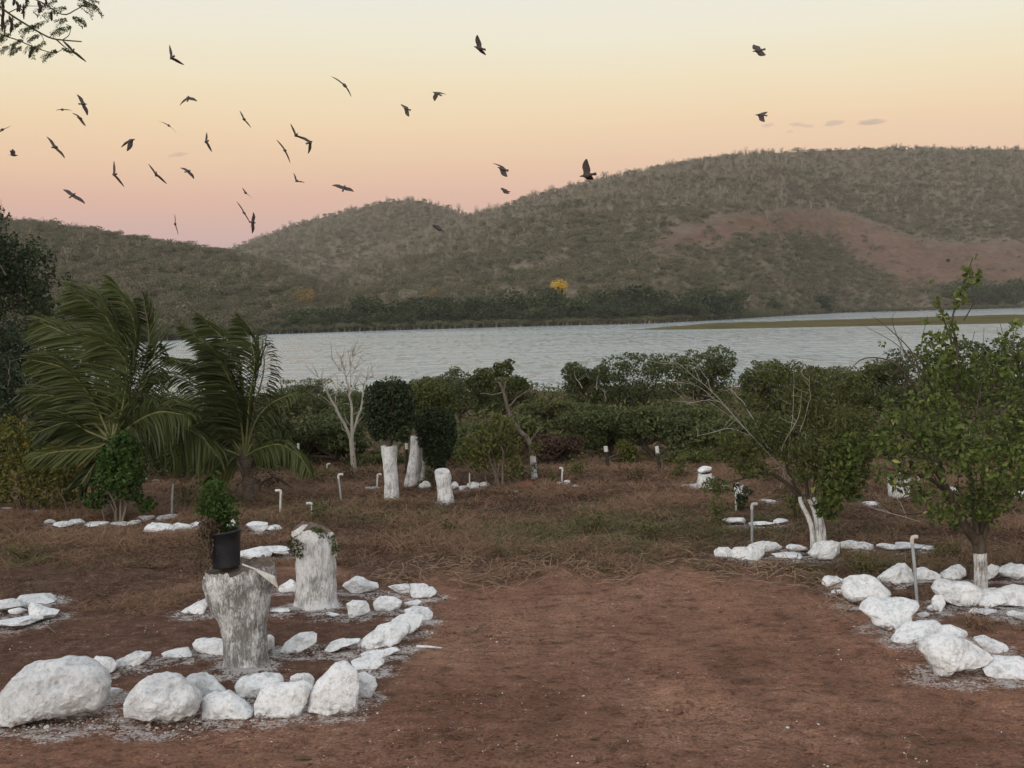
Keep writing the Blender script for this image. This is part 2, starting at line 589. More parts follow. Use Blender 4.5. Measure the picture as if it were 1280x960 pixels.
MT['stump'] = make_bark_lime('stump_bark_with_lime', (0.2, 0.192, 0.184), 0.26, (30, 30, 8))
MT['stump_white'] = make_bark_lime('stump_bark_well_limed', (0.25, 0.24, 0.23), 0.35, (30, 30, 5))
MT['trunk_lime'] = make_bark_lime('limed_trunk_bark', (0.2, 0.18, 0.155), 0.36, (34, 34, 4))
MT['cut_wood'] = noisy_mat('cut_wood_limed', [(0.35, 0.31, 0.27), (0.55, 0.53, 0.5), (0.68, 0.67, 0.65)], 14, 0.9, 0.4)
MT['old_wood'] = noisy_mat('old_cut_wood', [(0.07, 0.05, 0.038), (0.13, 0.1, 0.08), (0.2, 0.165, 0.135)], 12, 0.95, 0.5)
MT['leaf_bank'] = leaf_mat('bank_leaves', (0.036, 0.046, 0.018), (0.115, 0.132, 0.052), 0.2, 0.55, 0.28)
MT['leaf_olive'] = leaf_mat('olive_leaves', (0.045, 0.053, 0.02), (0.135, 0.145, 0.056), 0.25, 0.6, 0.22)
MT['leaf_dark'] = leaf_mat('dark_leaves', (0.014, 0.024, 0.012), (0.05, 0.07, 0.03), 0.15, 0.5, 0.1)
MT['leaf_fruit'] = leaf_mat('fruit_tree_leaves', (0.022, 0.036, 0.01), (0.115, 0.15, 0.04), 0.3, 0.45, 0, (0.3, 0.31, 0.09))
MT['leaf_yellow'] = leaf_mat('yellow_green_leaves', (0.035, 0.045, 0.011), (0.145, 0.145, 0.035), 0.3, 0.5, 0, (0.24, 0.15, 0.035))
MT['leaf_fern'] = leaf_mat('fern_leaves', (0.02, 0.045, 0.01), (0.07, 0.125, 0.028), 0.3, 0.5)
MT['leaf_dead'] = leaf_mat('withered_leaves', (0.05, 0.036, 0.022), (0.15, 0.105, 0.062), 0.2, 0.8)
MT['leaf_red'] = leaf_mat('brownish_scrub', (0.045, 0.028, 0.02), (0.12, 0.075, 0.055), 0.15, 0.9, 0.2)
MT['palm_leaf'] = leaf_mat('palm_leaflets', (0.021, 0.029, 0.009), (0.08, 0.098, 0.032), 0.25, 0.42, 0, (0.2, 0.17, 0.05))
MT['palm_stem'] = noisy_mat('palm_rachis', [(0.09, 0.1, 0.035), (0.15, 0.155, 0.06), (0.21, 0.19, 0.08)], 8, 0.6, 0.1)
MT['palm_trunk'] = noisy_mat('palm_trunk_fibre', [(0.05, 0.035, 0.025), (0.11, 0.085, 0.065), (0.2, 0.17, 0.14)], 9, 0.95, 0.8, 14, (1, 1, 4))
MT['dry_grass'] = leaf_mat('dry_grass_blades', (0.05, 0.026, 0.018), (0.31, 0.19, 0.12), 0.15, 0.85)
MT['green_grass'] = leaf_mat('green_grass_blades', (0.055, 0.053, 0.02), (0.19, 0.172, 0.075), 0.25, 0.7)
MT['hill_leaf'] = leaf_mat('hill_scrub', (0.1, 0.089, 0.057), (0.205, 0.18, 0.118), 0.1, 0.95, 0.13)
MT['hill_pale'] = leaf_mat('hill_bare_trees', (0.165, 0.145, 0.108), (0.3, 0.265, 0.2), 0.1, 0.95, 0.15)
MT['hill_green'] = leaf_mat('hill_green_scrub', (0.062, 0.069, 0.036), (0.148, 0.147, 0.08), 0.1, 0.9, 0.16)
MT['shore_leaf'] = leaf_mat('shore_tree_leaves', (0.022, 0.033, 0.014), (0.07, 0.086, 0.036), 0.15, 0.8, 0.3)
MT['yellow_flower'] = leaf_mat('yellow_blossom', (0.45, 0.27, 0.03), (0.75, 0.52, 0.07), 0.2, 0.8)
MT['ochre_flower'] = leaf_mat('faded_blossom', (0.17, 0.12, 0.05), (0.34, 0.235, 0.1), 0.2, 0.8)
MT['pvc'] = noisy_mat('white_pvc', [(0.38, 0.38, 0.37), (0.5, 0.5, 0.49), (0.62, 0.62, 0.61)], 12, 0.5, 0.05)
MT['pvc_grey'] = noisy_mat('weathered_pipe', [(0.2, 0.22, 0.225), (0.29, 0.315, 0.325), (0.36, 0.385, 0.395)], 12, 0.5, 0.05, None, (2, 2, 0.5))
MT['pvc_tan'] = noisy_mat('tan_elbow', [(0.38, 0.33, 0.29), (0.5, 0.45, 0.4), (0.58, 0.54, 0.5)], 14, 0.5, 0.05)
MT['post_dark'] = noisy_mat('charred_post', [(0.012, 0.01, 0.009), (0.03, 0.025, 0.022), (0.06, 0.05, 0.043)], 10, 0.9, 0.4)
MT['pot'] = noisy_mat('black_bucket_plastic', [(0.014, 0.015, 0.017), (0.02, 0.021, 0.024), (0.034, 0.034, 0.036)], 5, 0.5, 0.1, 20)
MT['potsoil'] = noisy_mat('pot_soil', [(0.02, 0.015, 0.012), (0.05, 0.036, 0.028)], 20, 0.95, 0.5)
MT['bird'] = noisy_mat('black_plumage', [(0.045, 0.036, 0.035), (0.065, 0.052, 0.05), (0.085, 0.07, 0.067)], 10, 0.75, 0.1)
MT['spit'] = noisy_mat('grass_spit_turf', [(0.075, 0.062, 0.03), (0.115, 0.1, 0.048), (0.15, 0.122, 0.07)], 0.07, 1.0, 0.8, 0.8, (0.4, 1, 1), 0.0, 0.6)
MT['chip'] = noisy_mat('pale_chips', [(0.35, 0.31, 0.28), (0.5, 0.47, 0.44), (0.66, 0.65, 0.63)], 30, 0.9, 0)
MT['clod'] = noisy_mat('soil_clods', [(0.08, 0.036, 0.026), (0.15, 0.068, 0.05), (0.21, 0.1, 0.075)], 20, 0.95, 0.3)
MT['twig'] = noisy_mat('dead_twigs', [(0.05, 0.034, 0.026), (0.11, 0.08, 0.06), (0.2, 0.16, 0.125)], 9, 0.95, 0)
MT['brick_red'] = noisy_mat('rusty_red', [(0.1, 0.035, 0.025), (0.15, 0.055, 0.038), (0.2, 0.09, 0.065)], 8, 0.9, 0.4)


def cloud_mat():
    m, N, Lk, out = mat_new('cloud_vapour')
    v = N('ShaderNodeVolumePrincipled')
    v.inputs['Color'].default_value = (0.55, 0.5, 0.56, 1)
    v.inputs['Density'].default_value = 0.0042
    Lk(v.outputs[0], out.inputs['Volume'])
    return m


MT['cloud'] = cloud_mat()


# ------------------------------------------------------------------ scatter (geometry nodes; only for stuff)
def scatter(name, P, R, SC, IDX, templates, coll_name):
    col = bpy.data.collections.new(coll_name)          # not linked to the scene: the templates themselves do not render
    for t in templates:
        col.objects.link(t)
    me = bpy.data.meshes.new(name)
    P = np.asarray(P, np.float32)
    me.vertices.add(len(P))
    me.vertices.foreach_set('co', P.ravel())
    a = me.attributes.new('rot', 'FLOAT_VECTOR', 'POINT'); a.data.foreach_set('vector', np.asarray(R, np.float32).ravel())
    a = me.attributes.new('scl', 'FLOAT_VECTOR', 'POINT'); a.data.foreach_set('vector', np.asarray(SC, np.float32).ravel())
    a = me.attributes.new('idx', 'INT', 'POINT'); a.data.foreach_set('value', np.asarray(IDX, np.int32))
    me.update()
    o = link(name, me)
    o['kind'] = 'stuff'
    ng = bpy.data.node_groups.new(name + '_scatter', 'GeometryNodeTree')
    ng.interface.new_socket('Geometry', in_out='INPUT', socket_type='NodeSocketGeometry')
    ng.interface.new_socket('Geometry', in_out='OUTPUT', socket_type='NodeSocketGeometry')
    N = ng.nodes.new
    gi, go = N('NodeGroupInput'), N('NodeGroupOutput')
    ci = N('GeometryNodeCollectionInfo'); ci.inputs['Collection'].default_value = col
    ci.inputs['Separate Children'].default_value = True; ci.inputs['Reset Children'].default_value = True
    ip = N('GeometryNodeInstanceOnPoints'); ip.inputs['Pick Instance'].default_value = True
    def na(nm, ty):
        n = N('GeometryNodeInputNamedAttribute'); n.data_type = ty; n.inputs['Name'].default_value = nm
        return n.outputs['Attribute']
    er = N('FunctionNodeEulerToRotation')
    l = ng.links.new
    l(gi.outputs[0], ip.inputs['Points']); l(ci.outputs[0], ip.inputs['Instance'])
    l(na('idx', 'INT'), ip.inputs['Instance Index'])
    l(na('rot', 'FLOAT_VECTOR'), er.inputs[0]); l(er.outputs[0], ip.inputs['Rotation'])
    l(na('scl', 'FLOAT_VECTOR'), ip.inputs['Scale'])
    l(ip.outputs[0], go.inputs[0])
    md = o.modifiers.new('scatter', 'NODES'); md.node_group = ng
    return o


def template(name, g, mats, smooth=False):
    return bpy.data.objects.new(name, g.mesh(name, mats, smooth))


# ================================================================== THE STONES (their feet are needed for the lime stains)
ST = []     # centre x, base y, width, height (pixels of the photograph), style, label
def st(cx, by, w, h, style, label, group):
    ST.append((cx, by, w, h, style, label, group))
GL, GE, GM, GR, GT, GF = ('white stones ringing the front stumps', 'white stones at the left edge', 'white stones of the far left bed',
                          'white stones ringing the right tree', 'white stones under the middle tree', 'far white stones')
st(60, 912, 152, 92, 'dome', 'largest white boulder, a broad rounded dome at the left front corner', GL)
st(196, 912, 106, 72, 'crag', 'craggy mottled white boulder just right of the big dome boulder', GL)
st(258, 880, 58, 44, 'block', 'grey white slab leaning back behind the low wedge stone', GL)
st(280, 902, 68, 36, 'wedge', 'low white wedge stone sloping down to the right beside the craggy boulder', GL)
st(318, 874, 56, 29, 'round', 'white loaf-shaped stone in front of the flaring stump foot', GL)
st(350, 899, 68, 46, 'block', 'square white block with flat top in the front row', GL)
st(376, 868, 28, 27, 'round', 'small rounded white stone peeping over the square block', GL)
st(416, 893, 66, 68, 'peak', 'tall pointed white stone at the right front corner of the ring', GL)
st(456, 875, 32, 34, 'round', 'rounded white stone tucked against the right of the tall pointed stone', GL)
st(450, 842, 62, 20, 'flat', 'thin white slab lying above the tall pointed stone', GL)
st(468, 826, 50, 15, 'flat', 'thin white slab wedged under the long slab on the ring right side', GL)
st(479, 812, 68, 36, 'slab', 'long white slab, biggest on the right side of the stump ring', GL)
st(506, 790, 42, 27, 'slab', 'rounded white slab next up from the long slab', GL)
st(525, 777, 32, 18, 'flat', 'white stone at the rightmost bulge of the stump ring', GL)
st(516, 760, 20, 10, 'block', 'tiny white block above the rightmost bulge of the ring', GL)
st(482, 766, 38, 19, 'round', 'white oval stone inside the ring near its back right corner', GL)
st(446, 771, 30, 22, 'block', 'upright white lump just right of the shorter stump foot', GL)
st(449, 743, 48, 20, 'peak', 'white stone with pale grey ridge behind the shorter stump', GL)
st(502, 743, 46, 12, 'flat', 'flat white shelf stone at the back right of the ring', GL)
st(530, 747, 32, 15, 'round', 'white stone at the back right tip of the ring', GL)
st(372, 818, 44, 27, 'wedge', 'white tilted stone with dark underside right of the flaring stump', GL)
st(426, 814, 44, 17, 'flat', 'white thin slab with dark underside between tilted stone and long slab', GL)
st(336, 813, 14, 20, 'round', 'small white stone half hidden by the flaring stump', GL)
st(259, 821, 44, 23, 'slab', 'white oblong stone touching the flaring stump on its left', GL)
st(216, 827, 38, 17, 'flat', 'white lens-shaped stone left of the oblong one', GL)
st(163, 837, 42, 21, 'wedge', 'white stone pointing up right behind the craggy boulder', GL)
st(126, 843, 34, 22, 'round', 'white stone just behind the right shoulder of the dome boulder', GL)
st(137, 872, 30, 13, 'block', 'small white block in the gap between dome and craggy boulders', GL)
st(243, 768, 36, 19, 'flat', 'jagged white stone on bare soil left of the flaring stump', GL)
st(362, 742, 26, 18, 'peak', 'small pointed white stone left of the shorter stump', GL)
st(410, 772, 28, 6, 'flat', 'flat white sliver in front of the shorter stump', GL)
st(352, 767, 22, 7, 'flat', 'flat white patch of stone at the shorter stump left foot', GL)
st(316, 699, 44, 16, 'flat', 'pale rough stone right behind the black bucket', GL)
st(346, 694, 34, 12, 'flat', 'pale low stone between the bucket and the shorter stump', GL)
st(10, 764, 42, 18, 'round', 'white stone cut by the left picture edge, upper one', GE)
st(45, 757, 54, 15, 'flat', 'long thin white stone forming the top of the left edge ring', GE)
st(54, 776, 40, 22, 'wedge', 'white angular stone forming the right end of the left edge ring', GE)
st(18, 786, 60, 15, 'flat', 'low white stone along the front of the left edge ring', GE)
st(22, 768, 20, 9, 'round', 'small whitish stone inside the left edge ring', GE)
st(200, 669, 36, 16, 'crag', 'white stone with dark hollow, biggest of the far left bed', GM)
st(228, 663, 26, 10, 'flat', 'white stone touching the hollow stone on its right', GM)
st(251, 659, 30, 8, 'flat', 'thin pale stone between the hollow stone and the bucket plant', GM)
st(62, 656, 14, 7, 'round', 'leftmost small pale stone under the yellowish bush', GM)
st(80, 660, 24, 9, 'flat', 'grey flat stone under the yellowish bush', GM)
st(96, 658, 20, 9, 'round', 'bright little white stone at the fallen frond stalk', GM)
st(120, 658, 32, 6, 'flat', 'thin pale slab in front of the small green tree, left one', GM)
st(150, 657, 28, 5, 'flat', 'thin pale slab in front of the small green tree, right one', GM)
st(168, 657, 16, 7, 'round', 'pale stone at the right foot of the small green tree', GM)
st(182, 652, 22, 8, 'block', 'pale stone behind the hollow white stone', GM)
st(210, 651, 30, 8, 'flat', 'dull grey stone at the foot of the upright grey pipe', GM)
st(6, 640, 18, 6, 'flat', 'white sliver at the left edge under the yellowish bush', GM)
st(50, 642, 18, 5, 'flat', 'faint pale stone under the middle of the yellowish bush', GM)
st(178, 603, 12, 6, 'round', 'small white stone left of the pipe behind the small green tree', GM)
st(199, 604, 18, 5, 'flat', 'flat white stone behind the upright grey pipe', GM)
st(285, 661, 18, 12, 'round', 'dull stone in soil behind the bucket rim', GM)
st(322, 665, 26, 13, 'round', 'grey stone on soil between bucket and tall white pipe', GM)
st(342, 664, 20, 8, 'flat', 'white stone on soil left of the shorter stump top', GM)
st(1043, 737, 26, 17, 'round', 'small white rock with dark chip at the far left end of the right ring', GR)
st(1050, 745, 20, 9, 'flat', 'flat white chip just below the chipped small rock', GR)
st(1087, 757, 60, 38, 'round', 'bulky rounded white rock at the left bend of the right ring', GR)
st(1124, 792, 78, 42, 'slab', 'broad white slab with jagged rim below the bulky rounded rock', GR)
st(1152, 809, 62, 32, 'round', 'white rounded rock between the jagged slab and the largest rock', GR)
st(1207, 845, 106, 62, 'crag', 'largest rock of the right ring, white with black flecks', GR)
st(1240, 818, 46, 28, 'round', 'white lump behind the right end of the black-flecked rock', GR)
st(1262, 854, 56, 32, 'flat', 'white rock cut by the picture edge right of the black-flecked rock', GR)
st(1186, 806, 44, 26, 'round', 'white knob rising behind the left half of the black-flecked rock', GR)
st(1128, 733, 56, 27, 'peak', 'white triangular rock behind the tan-topped pipe', GR)
st(1162, 731, 34, 18, 'round', 'white oval rock right of the tan-topped pipe', GR)
st(1197, 727, 38, 19, 'round', 'white rock left of the right tree trunk in the back row', GR)
st(1240, 726, 28, 20, 'crag', 'white rock partly hidden by the right tree trunk', GR)
st(1270, 726, 40, 19, 'round', 'white rock at the picture edge in the back row', GR)
st(1204, 764, 62, 38, 'round', 'big white rock with grey left end in front of the right tree trunk', GR)
st(1178, 762, 18, 22, 'round', 'small white stone against the grey end of the big rock', GR)
st(1264, 769, 58, 36, 'slab', 'big white rock at the picture edge right of the tree trunk', GR)
st(1232, 770, 26, 9, 'flat', 'white rubble stone between two big rocks at the tree foot', GR)
st(1276, 776, 18, 11, 'block', 'small white cube-like stone under the edge rock', GR)
st(1154, 772, 14, 8, 'round', 'white pebble stone in the gap below the tan-topped pipe', GR)
st(1167, 764, 16, 9, 'flat', 'flat white chip left of the small stone by the big rock', GR)
st(1219, 768, 15, 8, 'crag', 'white rubble piece under the big rock with grey end', GR)
st(1266, 771, 14, 8, 'round', 'rounded rubble piece under the edge rock beside the tree', GR)
st(1108, 752, 14, 8, 'flat', 'small white chip right of the bulky rounded rock', GR)
st(911, 699, 30, 14, 'crag', 'rugged white stone at the left end of the middle tree ring', GT)
st(936, 704, 44, 19, 'crag', 'rugged lumpy white stone at the foot of the grey pipe', GT)
st(962, 690, 52, 13, 'flat', 'long smooth white stone behind the lumpy one', GT)
st(996, 690, 26, 10, 'flat', 'pale small stone left of the middle tree trunk', GT)
st(986, 701, 34, 10, 'flat', 'low pale stone in front of the middle tree ring', GT)
st(1035, 702, 40, 24, 'round', 'round bright white stone at the middle tree trunk foot', GT)
st(1073, 688, 42, 12, 'slab', 'flat white bar stone with dark ticks right of the middle tree', GT)
st(1110, 688, 26, 9, 'flat', 'thin white stone with a kinked top left of the tan-topped pipe', GT)
st(1134, 688, 36, 9, 'flat', 'thin white stone passing behind the tan-topped pipe', GT)
st(1160, 687, 20, 5, 'flat', 'greyish sliver right of the tan-topped pipe', GT)
st(918, 656, 28, 10, 'crag', 'rubbly pale stone left of the grey pipe', GT)
st(952, 657, 30, 5, 'flat', 'thin white stone just right of the grey pipe', GT)
st(976, 655, 18, 7, 'flat', 'white bar stone under the middle tree left boughs', GT)
st(958, 629, 22, 5, 'flat', 'whitish stone beside the grey pipe elbow', GT)
st(870, 612, 22, 9, 'crag', 'pale rubble left of the far stone-topped stump', GF)
st(900, 611, 20, 8, 'crag', 'pale rubble right of the far stone-topped stump', GF)
st(856, 609, 10, 4, 'flat', 'tiny white stone on grass left of the far rubble', GF)
st(843, 608, 10, 3, 'flat', 'tiny pale stone farthest left of the far rubble', GF)
st(530, 613, 18, 12, 'peak', 'grey pointed stone left of the low white stump', GF)
st(568, 612, 11, 10, 'round', 'white stone touching the low white stump', GF)
st(578, 613, 9, 6, 'round', 'white pebble right of the low white stump', GF)
st(591, 611, 15, 9, 'round', 'pale stone at the foot of the thin pipe by the low stump', GF)
st(605, 609, 14, 7, 'round', 'white stone right of the thin pipe by the low stump', GF)
st(468, 613, 26, 5, 'flat', 'flat pale stone left of the tall white trunk', GF)
st(699, 607, 8, 5, 'round', 'white stone left at the foot of the hooked white pipe', GF)
st(708, 606, 9, 6, 'round', 'white stone right at the foot of the hooked white pipe', GF)
st(718, 610, 13, 4, 'flat', 'flat white stone right of the hooked white pipe', GF)
st(645, 616, 9, 3, 'flat', 'tiny pale stone before the leaning white-footed tree', GF)
st(1275, 623, 14, 11, 'round', 'whitish stone at the right picture edge under the foliage', GF)
st(1088, 632, 22, 5, 'flat', 'thin pale stone left of the bluish white stump', GF)
st(1186, 616, 20, 8, 'flat', 'pale stone glimpsed through the right tree boughs', GF)


def stone_mesh(name, dx, dy, dz, style, r, sub, mat):
    import bmesh
    bm = bmesh.new()
    bmesh.ops.create_icosphere(bm, subdivisions=sub, radius=1.0)
    V = np.array([v.co[:] for v in bm.verts])
    F_ = np.array([[v.index for v in f.verts] for f in bm.faces])
    bm.free()
    V = unit(V)
    if style in ('block', 'slab', 'wedge'):
        V = np.sign(V) * np.abs(V) ** 0.55
    # planes that chip flat faces off the boulder
    ncut = {'dome': 6, 'round': 13, 'crag': 22, 'block': 12, 'wedge': 13, 'peak': 12, 'flat': 14, 'slab': 15}[style]
    for _ in range(ncut):
        n = unit(r.normal(size=3)); d = r.uniform(0.55, 0.9) if style != 'dome' else r.uniform(0.86, 0.98)
        e = V @ n - d
        V = V - np.outer(np.maximum(e, 0) * 0.98, n)
    if style == 'peak':
        k = np.clip((V[:, 2] + 1) / 2, 0, 1)[:, None]
        V = V * np.concatenate([1.12 - 0.72 * k, 1.1 - 0.6 * k, np.ones_like(k)], 1) + np.array([0.22, 0, 0]) * k
    if style == 'wedge':
        sgn = r.choice([-1, 1]) if False else (1 if 'up right' in name or 'tilted' in name else -1)
        V[:, 2] = V[:, 2] * (0.72 + 0.36 * sgn * V[:, 0])
    seed = Vector(r.uniform(-50, 50, 3))
    amp = {'crag': 0.13, 'dome': 0.05, 'flat': 0.09, 'slab': 0.08}.get(style, 0.07)
    disp = np.array([mnoise.fractal(Vector(v) * 1.5 + seed, 0.8, 2.1, 5) for v in V])
    fine = np.array([mnoise.fractal(Vector(v) * 5.5 + seed, 0.9, 2.1, 3) for v in V]) if sub > 3 else 0
    V = V + unit(V) * (disp * amp + fine * 0.038)[:, None]
    mn, mx = V.min(0), V.max(0)
    V = (V - (mn + mx) / 2) / ((mx - mn) / 2)
    V[:, 2] = np.where(V[:, 2] < -0.72, -0.72 + (V[:, 2] + 0.72) * 0.4, V[:, 2])
    V = V * np.array([dx / 2, dy / 2, dz / 2])
    g = Geo().add(V, F_)
    me = g.mesh('stone', mat, True)
    me.set_sharp_from_angle(angle=rad(24))
    return me, V



# outlines of the bigger stones as the photograph shows them; each gets its own depth, lean and facets below
def _sc(pts, k, ox, oy):
    return [(ox + x * k, oy + y * k) for x, y in pts]


OUT = {
    (60, 912): _sc([(-60, 770), (0, 700), (60, 655), (130, 630), (200, 627), (260, 640), (310, 665), (350, 700), (365, 745), (357, 800), (340, 845), (250, 872), (100, 872), (0, 888), (-60, 890)], .352, 0, 600),
    (196, 912): _sc([(405, 800), (430, 750), (460, 715), (510, 685), (560, 683), (630, 692), (670, 720), (695, 765), (700, 800), (690, 840), (640, 868), (560, 892), (510, 880), (470, 862), (415, 850)], .352, 0, 600),
    (258, 880): _sc([(650, 700), (700, 688), (745, 695), (795, 760), (780, 800), (700, 810), (670, 760)], .352, 0, 600),
    (280, 902): _sc([(703, 775), (740, 755), (795, 758), (840, 790), (890, 840), (880, 856), (710, 860)], .352, 0, 600),
    (318, 874): _sc([(825, 735), (850, 705), (920, 700), (975, 705), (990, 725), (985, 760), (900, 785), (840, 780)], .352, 0, 600),
    (350, 899): _sc([(900, 800), (915, 750), (960, 728), (1070, 722), (1088, 740), (1080, 800), (1060, 845), (960, 852), (902, 847)], .352, 0, 600),
    (376, 868): _sc([(1025, 700), (1050, 687), (1090, 690), (1108, 710), (1105, 745), (1085, 760), (1030, 740)], .352, 0, 600),
    (416, 893): _sc([(1083, 832), (1090, 760), (1120, 720), (1180, 660), (1215, 648), (1260, 680), (1266, 740), (1264, 830), (1180, 838)], .352, 0, 600),
    (456, 875): _sc([(608, 612), (640, 603), (680, 620), (690, 655), (670, 695), (630, 707), (612, 690)], 1 / 3, 240, 640),
    (450, 842): _sc([(590, 562), (650, 545), (700, 550), (715, 570), (680, 595), (640, 602), (605, 588)], 1 / 3, 240, 640),
    (468, 826): _sc([(628, 530), (680, 518), (760, 515), (772, 524), (720, 548), (640, 554)], 1 / 3, 240, 640),
    (479, 812): _sc([(608, 505), (640, 470), (700, 430), (760, 415), (812, 440), (805, 465), (770, 497), (740, 512), (680, 522), (630, 524)], 1 / 3, 240, 640),
    (506, 790): _sc([(745, 408), (790, 385), (830, 375), (862, 395), (850, 432), (815, 462), (775, 445)], 1 / 3, 240, 640),
    (525, 777): _sc([(788, 372), (830, 358), (880, 362), (899, 385), (895, 410), (860, 414), (820, 392)], 1 / 3, 240, 640),
    (372, 818): _sc([(328, 525), (345, 490), (390, 462), (440, 453), (462, 460), (460, 495), (400, 528), (345, 532)], 1 / 3, 240, 640),
    (426, 814): _sc([(495, 520), (515, 490), (560, 478), (622, 480), (615, 495), (555, 510), (520, 527)], 1 / 3, 240, 640),
    (259, 821): _sc([(708, 500), (720, 480), (780, 475), (835, 483), (845, 540), (770, 542), (720, 522)], 1 / 3, 0, 640),
    (216, 827): _sc([(590, 532), (640, 515), (690, 510), (709, 540), (695, 560), (610, 552)], 1 / 3, 0, 640),
    (163, 837): _sc([(423, 562), (490, 530), (552, 530), (545, 557), (500, 590), (440, 592)], 1 / 3, 0, 640),
    (126, 843): _sc([(326, 570), (345, 545), (400, 555), (430, 575), (415, 602), (380, 614), (330, 592)], 1 / 3, 0, 640),
    (446, 771): _sc([(573, 345), (600, 332), (650, 338), (664, 370), (640, 387), (590, 400), (580, 370)], 1 / 3, 240, 640),
    (482, 766): _sc([(676, 347), (700, 325), (750, 322), (784, 340), (777, 362), (720, 382), (685, 367)], 1 / 3, 240, 640),
    (449, 743): _sc([(558, 275), (610, 250), (690, 268), (697, 287), (600, 310)], 1 / 3, 240, 640),
    (502, 743): _sc([(735, 280), (790, 272), (880, 278), (870, 300), (820, 312), (770, 300)], 1 / 3, 240, 640),
    (530, 747): _sc([(815, 300), (860, 280), (900, 288), (918, 308), (900, 322), (850, 328), (820, 318)], 1 / 3, 240, 640),
    (243, 768): _sc([(672, 370), (720, 345), (765, 322), (790, 330), (765, 360), (755, 390), (700, 386)], 1 / 3, 0, 640),
    (1087, 757): _sc([(0, 220), (30, 150), (80, 120), (170, 115), (230, 140), (280, 185), (320, 225), (332, 268), (250, 285), (170, 320), (130, 342), (105, 305), (50, 297), (10, 265)], .1771, 1060, 700),
    (1124, 792): _sc([(148, 367), (200, 300), (260, 272), (400, 268), (500, 285), (580, 320), (540, 365), (490, 410), (480, 445), (390, 502), (340, 517), (280, 497), (222, 472), (215, 420)], .1771, 1060, 700),
    (1152, 809): _sc([(348, 582), (380, 520), (440, 480), (540, 460), (620, 450), (690, 462), (705, 520), (610, 560), (545, 612), (480, 607), (390, 602)], .1771, 1060, 700),
    (1207, 845): _sc([(538, 640), (545, 580), (600, 550), (720, 510), (820, 520), (900, 550), (1010, 600), (1080, 660), (1117, 710), (1000, 762), (850, 792), (760, 806), (720, 850), (670, 860), (650, 790), (608, 750), (580, 700)], .1771, 1060, 700),
    (1240, 818): _sc([(930, 565), (1010, 545), (1080, 575), (1145, 610), (1147, 640), (1080, 668), (980, 640)], .1771, 1060, 700),
    (1262, 854): _sc([(993, 772), (1060, 740), (1120, 700), (1200, 688), (1290, 690), (1330, 720), (1320, 850), (1240, 862), (1100, 857), (1010, 822)], .1771, 1060, 700),
    (1128, 733): _sc([(223, 137), (300, 90), (390, 40), (440, 45), (480, 80), (482, 172), (380, 174), (280, 167)], .1771, 1060, 700),
    (1162, 731): _sc([(488, 102), (530, 70), (580, 68), (640, 90), (672, 112), (665, 142), (580, 162), (500, 152)], .1771, 1060, 700),
    (1197, 727): _sc([(673, 112), (700, 80), (770, 50), (825, 45), (862, 75), (857, 117), (800, 147), (690, 142)], .1771, 1060, 700),
    (1240, 726): _sc([(975, 70), (1030, 30), (1087, 50), (1077, 92), (1030, 137), (985, 152)], .1771, 1060, 700),
    (1270, 726): _sc([(1073, 87), (1130, 45), (1210, 38), (1290, 50), (1302, 132), (1200, 140), (1120, 127)], .1771, 1060, 700),
    (1204, 764): _sc([(658, 222), (690, 170), (760, 150), (830, 160), (900, 180), (980, 215), (997, 260), (950, 312), (880, 342), (780, 332), (700, 295)], .1771, 1060, 700),
    (1264, 769): _sc([(968, 335), (1010, 260), (1080, 215), (1170, 205), (1260, 185), (1340, 210), (1345, 345), (1150, 335), (1060, 328), (990, 365)], .1771, 1060, 700),
    (1178, 762): _sc([(608, 272), (640, 245), (690, 250), (702, 310), (660, 372), (613, 342)], .1771, 1060, 700),
    (1043, 737): _sc([(520, 397), (535, 372), (580, 368), (604, 385), (600, 410), (545, 420)], .328, 860, 600),
    (1035, 702): _sc([(468, 282), (500, 245), (560, 238), (594, 245), (590, 287), (560, 307), (490, 307)], .328, 860, 600),
    (911, 699): _sc([(103, 272), (125, 258), (160, 260), (184, 280), (165, 302), (110, 300)], .328, 860, 600),
    (936, 704): _sc([(163, 292), (180, 262), (250, 255), (304, 262), (300, 287), (270, 314), (200, 312)], .328, 860, 600),
    (962, 690): _sc([(223, 252), (290, 238), (345, 240), (370, 260), (340, 272), (270, 274)], .328, 860, 600),
    (1073, 688): _sc([(583, 237), (640, 232), (714, 248), (716, 270), (650, 267), (588, 260)], .328, 860, 600),
}


